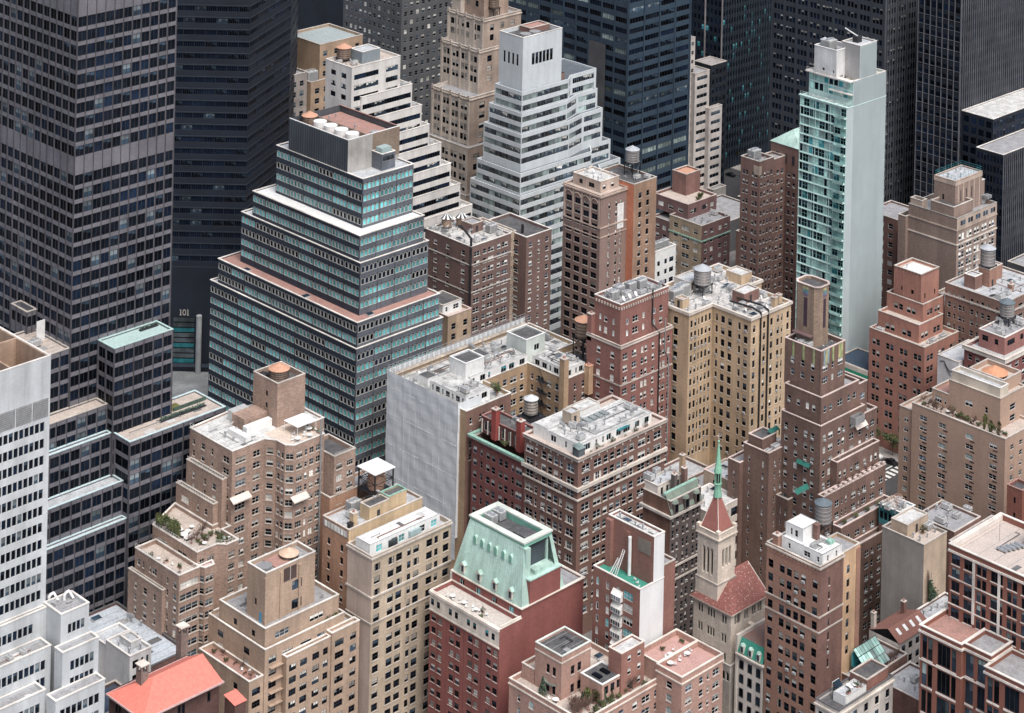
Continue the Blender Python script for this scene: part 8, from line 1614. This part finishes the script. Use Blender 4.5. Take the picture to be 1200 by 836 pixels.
# ------------------------------------------------------------------ steel blue office tower
AHB = wallm('blue_steel', (.035,.062,.092), .12, .12, .5, .1, (.04,.062,.09)); AHD = wallm('blue_steel_blank', (.085,.09,.10), .12, .1)
ah = B['AH']; k_ = dict(fh=3.95, wh=2.0, top=1.4, var=(0,10,10,5,7,0,15,5,14), fm=FD, sill=None, kind={'R':'strip'}, rowvar=(0,10,5,7,15,10,0))
t = far_tower('office_tower', 'steel blue office tower with wide ribbon bays behind the white stepped tower', ah, 112, AHB, Fac("'R'R'R'R'".replace("'", ","), **k_), Fac(",R"*10+",", **k_))
for k in range(5): x = ah[0]+(ah[2]-ah[0])*k/4; wbox(t, 'pier', x-.3 if k else x-.02, ah[1]-.3, 0, x+.3, ah[1]-.003, 111, AHB)
for k in range(11): y = ah[1]+.3+(ah[3]-ah[1]-.6)*k/10; wbox(t, 'pier', ah[0]-.3, y-.3, 0, ah[0]-.003, y+.3, 111, AHB)
wbox(t, 'blank_panel', ah[0]-.34, ah[1]+11.2, 0, ah[0]-.303, ah[1]+20, 79, AHD)
finish(t); t = thing('office_building', 'low dark block at the foot of the steel blue tower', 'building', (650, 548, 0)); M_(t, (655, 545, 690, 566), 12, AHD, {}, roof=RGREY, par=.5); finish(t)
# white concrete sliver tower
AIW = wallm('white_concrete_far', (.58,.55,.53), .06, .15); kk = dict(fh=3.6, wh=1.5, top=1.6, var=(5,0,7), fm=FG, sill=None, zmin=2, kind={'R':'strip3'})
t = thing('office_building', 'white concrete stepped sliver with wide windows right of the steel blue tower', 'building', (690, 580, 0)); M_(t, (691,582,700,600), 56, AIW, {0: Fac(".R.", **kk)}, roof=RGREY, par=.5); M_(t, (697.9,580,706,581.98), 41, AIW, {0: Fac(".R.", **kk), 3: None}, roof=RGREY, par=.5); M_(t, (690,584,693,600), 70, AIW, {0: Fac(".W.", **kk)}, roof=RGREY, par=.5); M_(t, (697.95,577,706,579.98), 9, STUC, {}, roof=RGREY, par=.4); finish(t)
t = thing('low_building', 'flat roofed slab with grey canopy roof beside the white concrete sliver', 'building', (712, 588, 0)); M_(t, (713,592,723,601), 53, wallm('far_ink', (.014,.02,.03)), {0: Fac(",s,s,s,s,", 3.8, 2.3, 2, {}, (10,5,10), FD)}, roof=roofm('roof_taupe', (.40,.37,.35)), par=.1); finish(t)
# ------------------------------------------------------------------ dark pinstriped and gridded towers, right half
AJD = wallm('ink_panel', (.009,.019,.036), .15, .1, .6); kk = dict(fh=3.8, wh=2.3, top=1.4, var=(10,0,5,10,10,12,10,10,10), fm=FD, sill=None, zmin=2, rec=.12)
aj = B['AJ']; t = far_tower('office_tower', 'ink dark tower with thin vertical ribs, top right of centre', (aj[0],aj[1],aj[2]+2,aj[3]+16), 100, AJD, Fac(",s"*22+",", **kk), Fac(",s"*14+",", **kk))
for k in range(23): x = aj[0]+(aj[2]+2-aj[0])*k/22; wbox(t, 'rib', x-.14, aj[1]-.4, 0, x+.14, aj[1]-.003, 99, wallm('rib_ink', (.03,.045,.065)))
for k in range(0, 15, 4): y = aj[1]+(aj[3]+16-aj[1])*k/14; wbox(t, 'rib', aj[0]-.5, y-.25, 0, aj[0]-.003, y+.25, 99, wallm('rib_pale', (.30,.28,.29)))
finish(t)
AKD = wallm('slate_brown', (.048,.058,.075), .15, .15, .6, .1); ak = B['AK']; kk = dict(fh=3.95, wh=2.2, top=1.5, var=(0,10,0,10,4,0,10,0,1), fm=FD, sill=None, zmin=8)
t = far_tower('office_tower', 'slate grey tower of grouped small windows behind the green glass tower', ak, 106, AKD, Fac(".s's's.s's's.s's's.", **kk), Fac("."+"s's's."*9, **kk)); 
for k in range(10): y = ak[1]+.3+(ak[3]-ak[1]-.6)*k/9; wbox(t, 'rib', ak[0]-.2, y-.25, 0, ak[0]-.003, y+.25, 105, AKD)
for k in range(14): x = ak[0]+.2+(ak[2]-ak[0]-.4)*k/13; wbox(t, 'rib', x-.1, ak[1]-.22, 0, x+.1, ak[1]-.003, 105, wallm('rib_steel', (.14,.15,.17)))
finish(t)
ALD = wallm('black_glass_panel', (.007,.013,.025), .15, .1, .6); RIBP = wallm('rib_silver', (.15,.16,.185), .05, .1); al = B['AL']; kk = dict(fh=3.7, wh=2.6, top=1.2, var=(10,0,10,10,12 if False else 5,10), fm=FD, sill=None, zmin=2, rec=.1)
t = thing('office_tower', 'black glass tower with silver vertical mullions and lower wings, upper right corner', 'building', (690, 440, 0))
M_(t, (al[0],al[1],al[2]+15,al[3]), 112, ALD, {0: Fac("'s"*30+"'", **kk), 3: Fac("'s"*7+"'", **kk)}, roof=RGREY, par=.4)
for k in range(46): x = al[0]+(al[2]+15-al[0])*k/45; wbox(t, 'mullion', x-.09, al[1]-.4, 0, x+.09, al[1]-.003, 111, RIBP)
for k in range(8): y = al[1]+(al[3]-al[1])*k/7; wbox(t, 'mullion', al[0]-.3, y-.1, 0, al[0]-.003, y+.1, 111, RIBP)
for k in range(22): wbox(t, 'floor_rail', al[0]-.1, al[1]+.02, 20+k*3.7, al[0]-.004, al[3], 20.2+k*3.7, RIBP)
a2, a3 = B['AL2'], B['AL3']
M_(t, (a2[0]+4,a2[1]+4,a2[2]+10,al[1]-.5), a2[5], ALD, {0: Fac("'s"*20+"'", **kk), 3: Fac("'s"*4+"'", **kk)}, roof=RWHITE, par=.2, cope=CWHITE); M_(t, (a3[0],a3[1],a3[2]+20,a2[1]+3.9), a3[5], ALD, {0: Fac("'s"*26+"'", **kk), 3: Fac("'s"*8+"'", **kk)}, roof=RGREY, par=.2, cope=CWHITE)
for k in range(40): x = a3[0]+(a3[2]+20-a3[0])*k/39; wbox(t, 'mullion', x-.09, a3[1]-.3, 0, x+.09, a3[1]-.003, a3[5]-.1, RIBP)
finish(t)
t = thing('low_building', 'low grey plaza roof with blue lit lobby at the far right', 'building', (690, 415, 0)); M_(t, (692,410,760,436), 22, AHD, {0: Fac("..W..W..W..W..", 9, 4, 1.5, {'W':'pane2'}, (9,12), FD)}, roof=RGREY, par=.4); finish(t)
# ------------------------------------------------------------------ street life
def m_car(col):
    def mk():
        t = thing('parked_car', '', 'car'); b = MB(); pr = [(-2.2,.35),(-2.2,.85),(-1.25,1.0),(-.75,1.42),(.75,1.45),(1.35,1.02),(2.2,.88),(2.25,.35)]
        for s_ in (-.88,.88): b.ngon([(x,s_,z) for x, z in (pr if s_ > 0 else pr[::-1])][::-1], col)
        for i in range(len(pr)): (xa,za),(xb,zb) = pr[i], pr[(i+1)%len(pr)]; b.quad((xa,-.88,za),(xa,.88,za),(xb,.88,zb),(xb,-.88,zb), col)
        b.build('body', t); g_ = MB()
        g_.quad((-1.2,-.75,1.03),(-1.2,.75,1.03),(-.78,.7,1.41),(-.78,-.7,1.41),G1); g_.quad((1.3,.75,1.06),(1.3,-.75,1.06),(.8,-.7,1.43),(.8,.7,1.43),G1)
        for s_ in (-.89,.89): g_.quad((-1.05,s_,1.0),(1.15,s_,1.0),(.7,s_,1.36),(-.7,s_,1.36),G1)
        g_.build('window', t)
        for x in (-1.4,1.4):
            for y in (-.8,.8): w2 = MB(); w2.bar((x,y-.1,.33),(x,y+.1,.33),.33,BLACK,12); w2.build('wheel', t)
        return t
    return mk
CC = {'white':(.7,.7,.68), 'black':(.02,.02,.025), 'grey':(.2,.21,.22), 'yellow':(.62,.38,.03), 'blue':(.05,.08,.16)}
for i, (x, y, c, lab) in enumerate(((558,402,'white','white car waiting at the crosswalk by the umber tower'),(562,403,'black','black car waiting at the crosswalk by the umber tower'),(567,404,'grey','grey car in the middle lane beyond the umber tower'),(555.6,409,'grey','grey car parked along the kerb beyond the umber tower'),(555.6,415,'black','black car parked along the kerb beyond the umber tower'),(572.4,406,'white','white car parked below the salmon brick tower'),(567,411,'blue','dark blue car behind the grey one on the avenue'),(562,410,'white','white van-like car on the avenue beyond the umber tower'),(572.4,413,'grey','grey car parked below the salmon brick tower'),(720.2,593.5,'yellow','yellow taxi in the far street right of the white sliver'),(737,600,'black','dark car in the far street by the planters'),(572.4,400.3,'black','black car parked at the corner below the salmon tower'))):
    o = place('car_'+c, m_car(plainm('paint_'+c+'_car', CC[c], .3)), (x, y, .02), lab, 'cars on the streets', math.pi/2 if i not in (9,) else 0, 1.0)
def m_tree():
    t = thing('street_tree', '', 'tree'); b = MB(); b.bar((0,0,0),(0,0,3.2),.14,TWIG,7); f = MB()
    cl = [(random.gauss(0,1.2),random.gauss(0,1.2),random.uniform(3.4,6.6)) for _ in range(16)]
    for c in cl: b.bar((0,0,2.6),c,.05,TWIG)
    def g(): c = random.choice(cl); return (c[0]+random.gauss(0,.5),c[1]+random.gauss(0,.5),c[2]+random.gauss(0,.4))
    leaf_cloud(f, 800, g, .17, LEAF, LEAFO); b.build('trunk', t); f.build('crown', t); return t
for k, (x, y) in enumerate(((735,586),(741,592),(749,600),(749,608),(712,596),(712,606),(744,612),(577,397),(577,403),(577,410))): place('stree', m_tree, (x, y, .1), 'small street tree in the far street canyon' if k < 7 else 'thin street tree by the salmon tower entrance', 'street trees in the far street' if k < 7 else 'street trees by the salmon tower', random.random()*6, 1.0)
t = thing('low_building', 'low shed roofs in the far street canyon', 'building', (700, 540, 0)); M_(t, (700,540,735,566), 9, AHD, {}, roof=roofm('roof_bluegrey', (.50,.55,.60)), par=.4); M_(t, (655,500,690,530), 16, PB, {}, roof=RSILV, par=.4); finish(t)
scatter({'ac':5,'vent':5}, (656,501,689,529), 15.6, 'the low roofs in the far street canyon')
for r in list(PENDING): finish(r)
